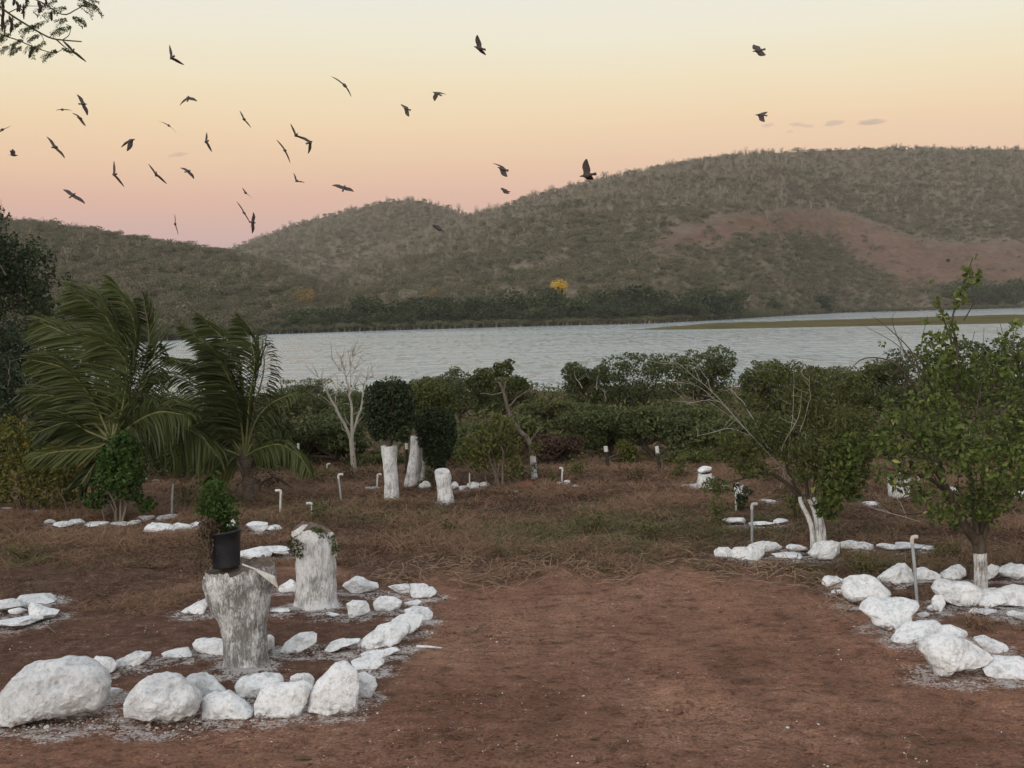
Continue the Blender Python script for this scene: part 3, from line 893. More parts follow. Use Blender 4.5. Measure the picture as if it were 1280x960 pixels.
def outline_stone(poly, cx, by, style, r, sub, mat, s, dep):
    """a stone with the given front outline (pixels), real depth and a lean into the ground"""
    import bmesh
    bm = bmesh.new()
    bmesh.ops.create_icosphere(bm, subdivisions=sub, radius=1.0)
    V = unit(np.array([v.co[:] for v in bm.verts]))
    F_ = np.array([[v.index for v in f.verts] for f in bm.faces])
    bm.free()
    P = np.array(poly)
    c = (P.min(0) + P.max(0)) / 2 * 0.5 + P.mean(0) * 0.5
    W = P[:, 0].max() - P[:, 0].min(); Hh = P[:, 1].max() - P[:, 1].min()
    # the ball squared up a little, then chipped by planes that face the front, the back and up
    rho = np.hypot(V[:, 0], V[:, 2])
    y = np.sign(V[:, 1]) * np.maximum(0, 1 - rho ** 2.7) ** (1 / 2.7)
    B = np.stack([V[:, 0], y, V[:, 2]], 1)
    for _ in range({'dome': 5, 'crag': 16}.get(style, 9)):
        n = unit(np.array([r.normal(0, .55), r.choice([-1, -1, 1]) * r.uniform(.4, 1), r.normal(.25, .5)]))
        e = B @ n - r.uniform(.6, .86)
        B = B - np.outer(np.maximum(e, 0), n) * np.array([.25, 1, .25])
    phi = np.arctan2(V[:, 2], V[:, 0])
    Q = P - c
    R = np.zeros(len(V))
    for i in range(len(Q)):
        a, b = Q[i], Q[(i + 1) % len(Q)]
        d = b - a
        ux, uy = np.cos(phi), -np.sin(phi)
        den = ux * d[1] - uy * d[0]
        t = (a[0] * d[1] - a[1] * d[0]) / np.where(np.abs(den) < 1e-9, 1e-9, den)
        q = (a[0] * uy - a[1] * ux) / np.where(np.abs(den) < 1e-9, 1e-9, den)
        ok = (t > 0) & (q >= -1e-6) & (q <= 1 + 1e-6)
        R = np.where(ok & (t > R), t, R)
    R = np.where(R < 1, 0.4 * min(W, Hh), R)
    rb = np.hypot(B[:, 0], B[:, 2])
    rb = rb * (1.07 if W < 90 else 0.93)
    px = c[0] + rb * R * np.cos(phi); py = c[1] - rb * R * np.sin(phi)
    lean = {'dome': .12, 'crag': .18, 'block': .25, 'peak': .22, 'round': .4, 'wedge': .5, 'slab': .9, 'flat': 1.1}[style]
    h = (by - py) * s / (1 + lean * dep)
    D = {'dome': .62, 'crag': .62, 'block': .6, 'peak': .6, 'round': .7, 'wedge': .6, 'slab': .55, 'flat': .5}[style] * min(W, Hh * 2.2) * s
    X = np.stack([(px - cx) * s, B[:, 1] * D / 2 + lean * h, h], 1)
    k = W * s
    sd = Vector(r.uniform(-50, 50, 3))
    out = unit(B * np.array([1 / max(1e-3, W), 1 / (D / s), 1 / Hh]) * W)
    n1 = np.array([mnoise.fractal(Vector(v) * (4.2 / k ** .6) + sd, .8, 2.1, 4) for v in X])
    n2 = np.array([mnoise.fractal(Vector(v) * 26 + sd, .9, 2.1, 3) for v in X])
    n3 = np.array([mnoise.cell(Vector(v) * (5.0 / k ** .6) + sd) for v in X])
    X = X + out * (n1 * .035 * min(1, k * 1.6) + n2 * .0075)[:, None] * np.array([.6, 1.4, .7])
    me = Geo().add(X, F_).mesh('stone', mat, True)
    me.set_sharp_from_angle(angle=rad(26))
    return me, k, D


STONE_FEET = []
for (cx, by, w, h, style, label, group) in ST:
    r = np.random.default_rng(int(cx * 131 + by * 17 + w))
    p = gp(cx, by)
    s = p.y / F
    if (cx, by) in OUT:
        poly = OUT[(cx, by)]
        yb = max(q[1] for q in poly)
        p = gp(cx, yb - 1)
        s = p.y / F
        me, k, D = outline_stone(poly, cx, yb, style, r, 5 if w > 80 else 4, MT['stone_grey'] if style == 'dome' or cx in (196, 258) else MT['stone'], s, (yb - 385.0) / F)
        o = link('white_stone', me)
        o.location = (p.x, p.y + D * .42, float(gz(p.x, p.y)) - (.035 if w > 90 else .015))
        tag(o, label, 'stone', group)
        STONE_FEET.append((p.x + ((min(q[0] for q in poly) + max(q[0] for q in poly)) / 2 - cx) * s, p.y + D * .45, k, D))
        continue
    W = w * s * (1.1 if style != 'dome' else 1.0)
    asp = {'dome': 0.75, 'crag': 0.8, 'block': 0.7, 'wedge': 0.8, 'peak': 0.7, 'flat': 0.9, 'slab': 1.1, 'round': 0.85}[style]
    D = W * asp
    if h / w < 0.3:
        D = min(D, h * s * 3.0 + 0.08)
    dep = (by - 385.0) / F + 0.0
    Hh = max(0.45 * h * s, h * s - 0.5 * D * dep)
    Zfull = Hh * 1.28
    me, V = stone_mesh(label, W, D, Zfull, style, r, 5 if w > 90 else 4 if w > 30 else 3, MT['stone_grey'] if (style == 'dome' or cx in (196, 258) or (r.uniform() < 0.25 and w < 60)) else MT['stone'])
    c = Vector((p.x * (1 + D * 0.45 / p.y), p.y + D * 0.45, 0))
    c.z = float(gz(c.x, c.y)) + Zfull * (0.28 if w > 90 else 0.33)
    o = link('white_stone', me)
    o.location = c
    o.rotation_euler = (r.uniform(-.06, .06), r.uniform(-.06, .06), r.uniform(-.25, .25) if style in ('round', 'crag', 'dome') else r.uniform(-.1, .1))
    tag(o, label, 'stone', group)
    STONE_FEET.append((c.x, c.y, W, D))

STUMP_FEET = [gp(307, 836), gp(394, 759), gp(489, 627), gp(556, 628)]


# ================================================================== SETTING
# ------------------------------------------------------------------ ground: one sheet to the horizon
def lines(spec):
    out = []
    for a, b, n in spec:
        out += list(np.linspace(a, b, n, endpoint=False))
    return np.array(out + [spec[-1][1]])


gx = lines([(-2400, -400, 8), (-400, -60, 14), (-60, -20, 26), (-20, -6.5, 60), (-6.5, 6.5, 250), (6.5, 20, 60), (20, 60, 26), (60, 400, 14), (400, 2400, 8)])
gy = lines([(-1200, -100, 6), (-100, 0, 12), (0, 8, 20), (8, 18, 220), (18, 40, 160), (40, 110, 70), (110, 400, 12), (400, 3000, 10)])
GX, GY = np.meshgrid(gx, gy)
GZ = gz(GX, GY)
flat = np.stack([GX.ravel(), GY.ravel(), GZ.ravel()], 1)
near = (flat[:, 1] > 7) & (flat[:, 1] < 45) & (np.abs(flat[:, 0]) < 25)
dn = np.zeros(len(flat))
ii = np.where(near)[0]
for i in ii:
    x, y = flat[i, 0], flat[i, 1]
    dn[i] = 0.016 * mnoise.fractal(Vector((x * 1.1, y * 1.6, 0)), 0.9, 2.0, 3) + 0.011 * mnoise.fractal(Vector((x * 6, y * 9, 3.3)), 0.8, 2.0, 3)
# soil heaped a little round the stone rings
lime = np.zeros(len(flat))
for (x, y, W, D) in STONE_FEET:
    q = np.sqrt(((flat[ii, 0] - x) / (W * 0.5 + 0.09)) ** 2 + ((flat[ii, 1] - (y - 0.05)) / (D * 0.5 + 0.16)) ** 2)
    lime[ii] = np.maximum(lime[ii], np.clip(1.55 - q, 0, 0.62))
for p in STUMP_FEET:
    q = np.sqrt((flat[ii, 0] - p.x) ** 2 + ((flat[ii, 1] - p.y) * 0.8) ** 2)
    lime[ii] = np.maximum(lime[ii], np.clip(1.5 - q / 0.34, 0, 0.95))
px_, py_ = proj(flat)


def path_edge(px):
    """pixel row where the bare soil of the drive ends and the dry grass begins"""
    px = np.asarray(px, float)
    return 7 * np.sin(px * .043) + 5 * np.sin(px * .113 + 1) + 3 * np.sin(px * .31) + np.interp(px, [-200, 0, 240, 330, 480, 560, 700, 850, 930, 1040, 1130, 1280, 1500], [800, 790, 760, 700, 728, 722, 716, 708, 712, 742, 760, 790, 800])


e = (path_edge(px_) - py_) / 22.0
cover = np.clip(e + 0.5, 0, 1)
cover = np.where(flat[:, 1] > 17, np.maximum(cover, np.clip((flat[:, 1] - 17) / 3, 0, 1)), cover)
cover = np.where(flat[:, 1] < 7, 0, cover)
# the beds inside the stone rings are raked soil
inside = lambda cx, cy, rx, ry: ((px_ - cx) / rx) ** 2 + ((py_ - cy) / ry) ** 2
q_ = inside(350, 800, 185, 92)
cover = np.where(flat[:, 1] > 7, np.where(q_ < 1, np.maximum(cover * .3, np.clip((1 - q_) * 3, 0, .75)), cover), cover)
q_ = inside(60, 790, 260, 80)
cover = np.where((flat[:, 1] > 7) & (q_ < 1), np.maximum(cover, np.clip((1 - q_) * 2.5, 0, .85)), cover)
# hummocks under the matted grass
for i in ii:
    x, y = flat[i, 0], flat[i, 1]
    if cover[i] > 0.05:
        dn[i] += cover[i] * (0.05 * mnoise.fractal(Vector((x * 0.9, y * 0.9, 5.1)), 0.9, 2.0, 3) + 0.025 * mnoise.fractal(Vector((x * 3.1, y * 3.1, 8.1)), 0.9, 2.0, 2))
flat[:, 2] += dn
nx, ny = len(gx), len(gy)
idx = np.arange(nx * ny).reshape(ny, nx)
q = np.stack([idx[:-1, :-1], idx[:-1, 1:], idx[1:, 1:], idx[1:, :-1]], -1).reshape(-1, 4)
ground = Geo().add(flat, q).build('ground', MT['ground'], None, True, {'lime': lime, 'cover': cover})
tag(ground, 'red brown trampled soil sloping down to the lake', None, None, 'structure')

# ------------------------------------------------------------------ lake
WZ = -3.0
HW = CAMZ - WZ
g = Geo().add([(-2300, 70, WZ), (2300, 70, WZ), (2300, 2500, WZ), (-2300, 2500, WZ)], [[0, 1, 2, 3]])
water = g.build('water', MT['water'])
tag(water, 'grey wind-rippled lake', None, None, 'structure')


# ------------------------------------------------------------------ hills
SHX = [-700, -200, 0, 170, 330, 480, 640, 820, 920, 1050, 1280, 1500, 2000]
SHY = [475, 442, 436, 428, 418, 413, 408.5, 404, 398.5, 391, 385, 379, 367]
def shore_D(x):
    y = np.interp(x, SHX, SHY)
    return HW * F / np.maximum(y - (385.0 - (x - 640.0) * math.tan(rad(ROLL))), 8)


def pip(px, py, poly):
    inside = np.zeros(len(px), bool)
    n = len(poly)
    for i in range(n):
        x1, y1 = poly[i]; x2, y2 = poly[(i + 1) % n]
        c = ((y1 > py) != (y2 > py)) & (px < (x2 - x1) * (py - y1) / (y2 - y1 + 1e-9) + x1)
        inside ^= c
    return inside


FIELD = [(795, 314), (830, 294), (880, 279), (930, 267), (985, 261), (1030, 262), (1075, 272), (1120, 290), (1160, 302), (1210, 306), (1290, 302), (1400, 296), (1400, 354), (1290, 354), (1215, 355),
         (1170, 360), (1125, 360), (1110, 348), (1085, 337), (1060, 324), (1058, 308), (1030, 298), (1000, 294), (960, 295), (920, 303), (880, 310), (845, 314)]


def hill(name, label, ridge, x0, x1, Dr, Ds, power, amp, seed):
    xs = np.arange(x0, x1 + 1, 7.0)
    rx, ry = zip(*ridge)
    yr = np.interp(xs, rx, ry) + 5.0
    # round off the corners of the ridge line
    k = np.ones(7) / 7
    yr = np.convolve(np.pad(yr, 3, 'edge'), k, 'valid')
    H = 385.0 - (xs - 640.0) * math.tan(rad(ROLL))
    dr = Dr(xs) if callable(Dr) else np.full(len(xs), float(Dr))
    ds = Ds(xs)
    er = (H - yr) / F
    zr = CAMZ + dr * er
    T = np.concatenate([np.linspace(0, 1, 56), np.linspace(1, 1.6, 10)[1:]])
    V, ridge_t = [], []
    for t in T:
        tt = min(t, 1.0)
        D = ds + (dr - ds) * t
        z = (WZ - 1.2) + (zr - (WZ - 1.2)) * (tt ** power)
        if t > 1:
            z = z - (t - 1) * 0.9 * (zr - WZ)
        az = (xs - 640.0) / F
        X = D * az
        V.append(np.stack([X, D, z], 1)); ridge_t.append(np.full(len(xs), t))
    V = np.concatenate(V); tt = np.concatenate(ridge_t)
    dz = np.array([mnoise.fractal(Vector((v[0] * 0.011 + seed, v[1] * 0.008, 0)), 0.9, 2.0, 4) for v in V])
    V[:, 2] += dz * amp * np.sin(np.clip(tt, 0, 1) * math.pi) ** 0.6
    n = len(xs); m = len(T)
    idx = np.arange(n * m).reshape(m, n)
    q = np.stack([idx[:-1, :-1], idx[:-1, 1:], idx[1:, 1:], idx[1:, :-1]], -1).reshape(-1, 4)
    px, py = proj(V)
    fld = pip(px, py, FIELD).astype(float) if name == 'hill_right' else np.zeros(len(V))
    if name == 'hill_right':
        fm = fld.reshape(m, n)
        for _ in range(2):
            fm = (fm + np.roll(fm, 1, 0) + np.roll(fm, -1, 0) + np.roll(fm, 1, 1) + np.roll(fm, -1, 1)) / 5
        fld = fm.ravel()
    o = Geo().add(V, q).build('hills', MT['hill'], None, True, {'field': fld})
    tag(o, label, None, None, 'structure')
    return V.reshape(m, n, 3), fld.reshape(m, n)


LEFT_RIDGE = [(-700, 215), (-300, 243), (-100, 262), (0, 274), (60, 279), (130, 289), (200, 299), (250, 306), (290, 312), (340, 325), (390, 345), (440, 368), (490, 390), (530, 402), (560, 408)]
MID_RIDGE = [(0, 330), (150, 325), (240, 318), (292, 309), (330, 293), (380, 275), (430, 263), (470, 253), (515, 244), (550, 252), (585, 266), (640, 285), (760, 330), (900, 350)]
RIGHT_RIDGE = [(230, 405), (300, 398), (340, 378), (400, 352), (440, 330), (500, 303), (560, 279), (600, 266), (650, 250), (700, 235), (760, 220), (830, 207), (900, 195), (950, 190), (1000, 187), (1060, 184), (1150, 184), (1280, 184), (1400, 188), (1700, 215), (2000, 260)]
hl = hill('hill_left', 'brown scrub-covered hill descending from the left', LEFT_RIDGE, -700, 560, lambda x: np.maximum(560.0, shore_D(x) + 150), lambda x: shore_D(x), 0.95, 6, 3.1)
hm = hill('hill_mid', 'rounded dark hill between the other two', MID_RIDGE, 0, 900, 1250, lambda x: np.full(len(x), 700.0), 1.0, 4, 8.7)
hr = hill('hill_right', 'long scrub-covered hill with a bare reddish field', RIGHT_RIDGE, 230, 2000, lambda x: np.maximum(980.0, shore_D(x) + 420), lambda x: shore_D(x) + np.interp(x, [230, 330, 480], [80, 40, 0]), 1.0, 12, 15.2)


def hill_points(hv, n, r, t_lo=0.02, t_hi=1.0, bias=1.0):
    """random points on the hill sheet with their field value and row share"""
    V, fld = hv
    m, k = V.shape[0], V.shape[1]
    top = 55
    # even in area: pick cells by the area of the cell
    A = V[:-1, :-1][:top]; B = V[:-1, 1:][:top]; C = V[1:, :-1][:top]
    area = np.linalg.norm(np.cross(B - A, C - A), axis=-1)
    pr = (area / area.sum()).ravel()
    ch = r.choice(len(pr), n, p=pr)
    i, j = ch // (k - 1), ch % (k - 1)
    u, v = r.uniform(0, 1, n)[:, None], r.uniform(0, 1, n)[:, None]
    P = V[i, j] * (1 - u) * (1 - v) + V[i, j + 1] * u * (1 - v) + V[i + 1, j] * (1 - u) * v + V[i + 1, j + 1] * u * v
    return P, fld[i, j], (i + v[:, 0]) / 55.0


def hill_templates():
    out = []
    r = np.random.default_rng(5)
    def shrub(nm, H, W, n, size, mat, trunk=True, tmat='hill_pale', up=0.6):
        g = Geo()
        P = []
        nc = 5
        for _ in range(nc):
            c = np.array([r.normal(0, W * 0.22), r.normal(0, W * 0.22), H * r.uniform(0.5, 0.8)])
            p, d = ball_points(r, n // nc, c, (W * 0.3, W * 0.3, H * 0.24), 0.5)
            P.append(p)
        leaves(g, np.concatenate(P), r, size, 0.75, up)
        if trunk:
            for _ in range(3):
                a = np.array([r.normal(0, .15), r.normal(0, .15), -0.4])
                b = np.array([r.normal(0, W * 0.25), r.normal(0, W * 0.25), H * 0.75])
                tube(g, [a, (a + b) / 2 + r.normal(0, .2, 3), b], [0.14, 0.1, 0.05], 3, 0.8, 1, False)
        out.append(template(nm, g, [MT[mat], MT[tmat]]))
    shrub('hill_shrub_a', 4.0, 5.5, 210, 0.5, 'hill_leaf')
    shrub('hill_shrub_b', 4.6, 5.0, 200, 0.5, 'hill_leaf')
    shrub('hill_shrub_c', 3.4, 5.8, 200, 0.5, 'hill_green')
    # leafless pale trees: thin forks
    for nm in ('hill_tree_bare_d', 'hill_tree_bare_e'):
        g = Geo()
        for _ in range(9):
            b = np.array([r.normal(0, 1.1), r.normal(0, 1.1), r.uniform(3.8, 6.4)])
            tube(g, [np.array([r.normal(0, .1), r.normal(0, .1), -0.4]), b * np.array([0.3, 0.3, 0.5]), b], [0.17, 0.12, 0.05], 3, r.uniform(0.3, 1), 0, False)
        P, d = ball_points(r, 46, (0, 0, 4.4), (1.7, 1.7, 1.7), 0.4)
        leaves(g, P, r, 0.42, 0.6, 0.2)
        out.append(template(nm, g, [MT['hill_pale']]))
    return out


HT = hill_templates()


def plant_hill(name, hv, n, r, wts, smin, smax, label, left=False):
    P, fld, t = hill_points(hv, n, r)
    px, py = proj(P)
    keep = (r.uniform(0, 1, len(P)) > fld * 1.25) | (r.uniform(0, 1, len(P)) < 0.03)
    keep &= (px > -330) & (px < 1620)
    # patchy density
    d = np.array([mnoise.fractal(Vector((p[0] * 0.006, p[1] * 0.006, 1.7)), 1.0, 2.0, 3) for p in P])
    keep &= r.uniform(0, 1, len(P)) < np.clip(0.85 + d * 0.5, 0.25, 1)
    P, t, d = P[keep], t[keep], d[keep]
    m = len(P)
    pale = np.clip((t - 0.35) * 1.3, 0, 0.75) * wts[1]
    u = r.uniform(0, 1, m)
    IDX = np.where(u < pale, r.integers(3, 5, m), np.where(r.uniform(0, 1, m) < wts[0] * (1.0 - 0.6 * t) + 0.06 - d * 0.25, 2, r.integers(0, 2, m)))
    s = r.uniform(smin, smax, m) * np.clip(r.lognormal(-.16, .22, m), .45, 1.6)
    R = np.stack([r.normal(0, .06, m), r.normal(0, .06, m), r.uniform(0, 6.28, m)], 1)
    SC = np.stack([s, s, s * r.uniform(0.8, 1.2, m)], 1)
    o = scatter(name, P - np.array([0, 0, 0.3]), R, SC, IDX, [t_.copy() for t_ in HT], name + '_kinds')
    tag(o, label, None, None, 'stuff')
    return o


rh = np.random.default_rng(21)
plant_hill('hillside_scrub', hl, 30000, rh, (0.45, 0.12), 0.4, 0.85, 'brown olive scrub covering the left hill')
plant_hill('hillside_scrub', hm, 21000, rh, (0.25, 0.7), 0.55, 1.05, 'dark dry scrub covering the middle hill')
plant_hill('hillside_scrub', hr, 78000, rh, (0.46, 0.8), 0.45, 0.95, 'pale dry scrub and bare trees covering the right hill')

# ------------------------------------------------------------------ the low grass spit in the lake
def make_spit():
    xs = np.linspace(0, 1, 90)
    pxs = 783 + xs * 900
    D0 = np.array([HW * F / (np.interp(x, [783, 850, 1280, 1700], [412.3, 412.2, 404.2, 396.5]) - horizon(x)) for x in pxs])
    dep = np.interp(xs, [0, 0.06, 0.25, 0.55, 1], [0.5, 22, 70, 120, 150])
    V = []
    rows = np.linspace(0, 1, 16)
    for t in rows:
        D = D0 + dep * t
        z = WZ - 0.25 + 1.35 * np.sin(np.clip(t, 0, 1) * math.pi) ** 0.45 * np.clip(xs * 9, 0.25, 1)
        V.append(np.stack([D * (pxs - 640) / F, D, z + 0.0 * D], 1))
    V = np.concatenate(V)
    V[:, 2] += np.array([0.22 * mnoise.fractal(Vector((v[0] * 0.12, v[1] * 0.12, 9)), 0.8, 2, 4) for v in V]) * (V[:, 2] > WZ)
    V[:, 1] += np.array([2.5 * mnoise.noise(Vector((v[0] * 0.06, 3.0, 9))) for v in V])
    n, m = len(xs), len(rows)
    idx = np.arange(n * m).reshape(m, n)
    q = np.stack([idx[:-1, :-1], idx[:-1, 1:], idx[1:, 1:], idx[1:, :-1]], -1).reshape(-1, 4)
    o = Geo().add(V, q).build('land_spit', MT['spit'], None, True)
    tag(o, 'low grassy spit of land lying in the lake', None, None, 'structure')


make_spit()

# a strip of low bank growth along the far shore so the water line is uneven
def shore_reeds():
    r = np.random.default_rng(77)
    n = 5200
    x = r.uniform(-320, 1600, n)
    D = shore_D(x) + r.uniform(-2, 16, n) ** 1.0
    P = np.stack([D * (x - 640) / F, D, np.full(n, WZ)], 1)
    s = r.uniform(0.25, 0.75, n)
    R = np.stack([np.zeros(n), np.zeros(n), r.uniform(0, 6.28, n)], 1)
    IDX = np.full(n, 2)
    o = scatter('shore_undergrowth', P, R, np.stack([s, s, s], 1), IDX, [t_.copy() for t_ in HT[:3]], 'shore_undergrowth_kinds')
    tag(o, 'low scrub along the far waterline', None, None, 'stuff')


shore_reeds()


# ================================================================== TREES ACROSS THE LAKE
def foliage_mesh(name, clumps, n, size, mat, r, aspect=0.6, up=0.5, shell=0.5, tint=(0, 1), extra_tubes=None, bark=None):
    """a crown: leaves spread through clumps (cx, cy, cz, rx, ry, rz)"""
    g = Geo()
    vol = np.array([c[3] * c[4] * c[5] for c in clumps]) ** 0.7
    cnt = np.maximum(3, (n * vol / vol.sum()).astype(int))
    for c, k in zip(clumps, cnt):
        p, d = ball_points(r, k, c[:3], c[3:], shell)
        ts = r.uniform(-0.18, 0.18)
        leaves(g, p, r, size, aspect, up, (max(0, tint[0] + ts), min(1, tint[1] + ts)), out=d * 0.5)
    return g.mesh(name, MT[mat] if isinstance(mat, str) else mat)


def fit_clumps(out, W, H):
    A = np.array(out)
    w = max((A[:, 0] + A[:, 3]).max(), -(A[:, 0] - A[:, 3]).min())
    top = (A[:, 2] + A[:, 5]).max()
    A[:, [0, 3]] *= W * 0.5 / w; A[:, [1, 4]] *= W * 0.5 / w
    A[:, [2, 5]] *= H / top
    return [tuple(a) for a in A]


def crown_clumps(r, W, D, z0, z1, n, big=0.42):
    """an uneven crown between heights z0 and z1, W wide and D deep"""
    out = []
    H = z1 - z0
    for i in range(n):
        a = r.uniform(0, 6.283); q = math.sqrt(r.uniform(0, 1)) * 0.62
        zc = z0 + H * r.uniform(0.22, 0.82)
        k = r.uniform(0.55, 1.0) * big * (1.0 if i else 1.2)
        shrink = 1.0 - 0.45 * abs((zc - z0) / H - 0.45)
        out.append((math.cos(a) * q * W / 2 * shrink, math.sin(a) * q * D / 2 * shrink, zc, k * W * 0.42, k * D * 0.42, k * H * 0.5))
    return fit_clumps(out, W, z1)


def trunk_mesh(name, r, clumps, rad0, fork, mat, base_r=0, stems=1, spread=0.1, reach=0.9):
    g = Geo()
    for s in range(stems):
        off = r.normal(0, spread, 3) * np.array([1, 1, 0]) if stems > 1 else np.zeros(3)
        top = np.array([off[0] * 2, off[1] * 2, fork])
        tube(g, wiggle([off + np.array([0, 0, -0.25]), off * 1.2 + np.array([0, 0, fork * 0.5]), top], fork * 0.05, r, 6), np.linspace(rad0, rad0 * 0.72, 6), 7, 0.5)
        for i, c in enumerate(clumps):
            if stems > 1 and i % stems != s:
                continue
            e = top + (np.array(c[:3]) - top) * reach
            m = (top + e) / 2 + r.normal(0, 0.06, 3) * np.linalg.norm(e - top)
            tube(g, bez([top, m, e], 7), np.linspace(rad0 * 0.5, rad0 * 0.1, 7), 5, 0.5, 0, False)
    return g.mesh(name, mat, True)


r = np.random.default_rng(31)
SHORE_KINDS = []
for k in range(5):
    W, H = r.uniform(8, 11), r.uniform(6.0, 8.5)
    cl = crown_clumps(r, W, W, H * 0.08, H, 11, 0.5)
    SHORE_KINDS.append((foliage_mesh('crown', cl, 900, 0.62, 'shore_leaf', r, 0.7, 0.6), trunk_mesh('trunk', r, cl, 0.22, H * 0.22, MT['bark_dark']), H))
SL = 'dark green tree in the wooded band along the far shore'
cnt = 0
for row, (px0, px1, step, dd) in enumerate(((335, 920, 21, 2), (345, 915, 23, 9), (360, 930, 27, 19), (1195, 1330, 24, 8), (1205, 1330, 30, 18))):
    x = px0
    while x < px1:
        Dd = float(shore_D(x)) + dd + r.uniform(-3, 5)
        hpx = {0: 24, 1: 34, 2: 40, 3: 26, 4: 34}[row] * r.uniform(0.72, 1.12)
        if x < 480: hpx *= np.interp(x, [330, 420, 480], [0.45, 0.75, 1.0])
        if 590 < x < 700 or 740 < x < 800: hpx *= 1.06
        cm, tm, H = SHORE_KINDS[cnt % 5]
        s = hpx * Dd / F / H
        t = empty('shore_tree', (Dd * (x - 640) / F, Dd, WZ + 0.1 + row * 0.15), SL if x < 1000 else 'dark green tree in the wooded band beyond the spit at right', 'tree', 'trees along the far shore' if x < 1000 else 'trees beyond the spit')
        t.scale = (s * r.uniform(1.0, 1.3), s * 1.1, s)
        t.rotation_euler = (0, 0, r.uniform(0, 6.28))
        link('crown', cm, t); link('trunk', tm, t)
        cnt += 1
        x += step * r.uniform(0.75, 1.25)


def hill_D(px, by):
    best = None
    for V, f in (hl, hr):
        P = V[:56].reshape(-1, 3)
        a, b = proj(P)
        i = np.argmin((a - px) ** 2 + ((b - by) * 2) ** 2)
        if abs(a[i] - px) < 8 and abs(b[i] - by) < 5 and (best is None or P[i, 1] < best):
            best = P[i, 1]
    return float(best if best else shore_D(px) + 40) - 2


def far_tree(px, by, top, wpx, extra_D, mat, label, lower=0.1, n=1100, size=None, name='shore_tree'):
    Dd = hill_D(px, by) if extra_D > 40 else float(shore_D(px)) + extra_D
    H = (by - top) * Dd / F
    W = wpx * Dd / F
    base = at(px, by, Dd)
    rr = np.random.default_rng(int(px))
    cl = crown_clumps(rr, W, W, H * lower, H, 12, 0.55)
    t = empty(name, base, label, 'tree')
    link('crown', foliage_mesh('crown', cl, n, size or W * 0.055, mat, rr, 0.7, 0.7), t)
    link('trunk', trunk_mesh('trunk', rr, cl, 0.2, H * 0.3, MT['bark_dark']), t)


far_tree(703, 376, 348, 31, 75, 'yellow_flower', 'bright yellow flowering tree standing above the far shore trees', 0.3)
far_tree(384, 386, 361, 38, 60, 'ochre_flower', 'dull orange flowering tree above the left end of the shore band', 0.25)
far_tree(540, 378, 360, 16, 70, 'ochre_flower', 'small faded orange tree above the middle of the far shore band', 0.2)
far_tree(512, 380, 361, 28, 64, 'hill_pale', 'pale leafless tree left of the small faded orange tree', 0.2, 700)
far_tree(882, 399, 366, 76, 10, 'leaf_dark', 'broad dark round tree at the water edge behind the spit tip', 0.02, 2200)
far_tree(1031, 390, 366, 38, 8, 'leaf_dark', 'single dark round tree on the shore below the reddish field', 0.02, 1500)
far_tree(965, 394, 372, 30, 18, 'shore_leaf', 'small dull green tree between the two dark round shore trees', 0.05, 900)


# ================================================================== THE BANK: trees and bushes between the garden and the lake
def bank_tree(px, D, top, wpx, mat, label, n=5000, size=0.135, lower=0.06, nc=16, bark='bark_dark', depth=0.9, rad0=0.09, stems=2, name='bank_tree', cat='tree', up=0.5, big=0.42, shell=0.55, aspect=0.5, group=None):
    x = D * (px - 640) / F
    z = float(gz(x, D))
    H = at(px, top, D).z - z
    W = wpx * D / F
    rr = np.random.default_rng(abs(int(px * 7 + D * 3)))
    cl = crown_clumps(rr, W, W * depth, H * lower, H, nc, big)
    q_ = rr.uniform(.68, 1.2); size *= q_; n = int(n / q_ ** 1.6)
    # a few proud sprays above and to the sides so that the outline is ragged
    for _ in range(nc):
        a = rr.uniform(0, 6.283)
        cl.append((math.cos(a) * W * 0.40 * rr.uniform(.3, 1.05), math.sin(a) * W * depth * 0.38, H * rr.uniform(0.6, 0.98), W * 0.085 * rr.uniform(.6, 1.6), W * 0.085, H * 0.05 * rr.uniform(.7, 1.5)))
    t = empty(name, (x, D, z), label, cat, group)
    link('crown', foliage_mesh('crown', cl, n, size, mat, rr, aspect, up, shell), t)
    link('trunk', trunk_mesh('trunk', rr, cl[:nc], rad0, H * 0.25, MT[bark], stems=stems, spread=0.16), t)
    if cat == 'tree' and rr.uniform() < .6:
        g = Geo()
        for _ in range(rr.integers(4, 9)):                     # leafless twigs standing out of the crown
            a = np.array([rr.normal(0, W * .22), -W * depth * rr.uniform(.05, .4), H * rr.uniform(.35, .75)])
            e = a + np.array([rr.normal(0, W * .14), rr.normal(-.1, .1), H * rr.uniform(.12, .36)])
            tube(g, wiggle([a, e], .05, rr, 6), np.linspace(.018, .005, 6), 4)
            for _ in range(3):
                m_ = a + (e - a) * rr.uniform(.4, .95); f_ = m_ + np.array([rr.normal(0, .2), rr.normal(0, .1), abs(rr.normal(.2, .1))])
                tube(g, [m_, (m_ + f_) / 2, f_], [.008, .006, .003], 3)
        g.build('bare_twigs', MT['bark_pale' if rr.uniform() < .5 else 'bark'], t, True)
    return t


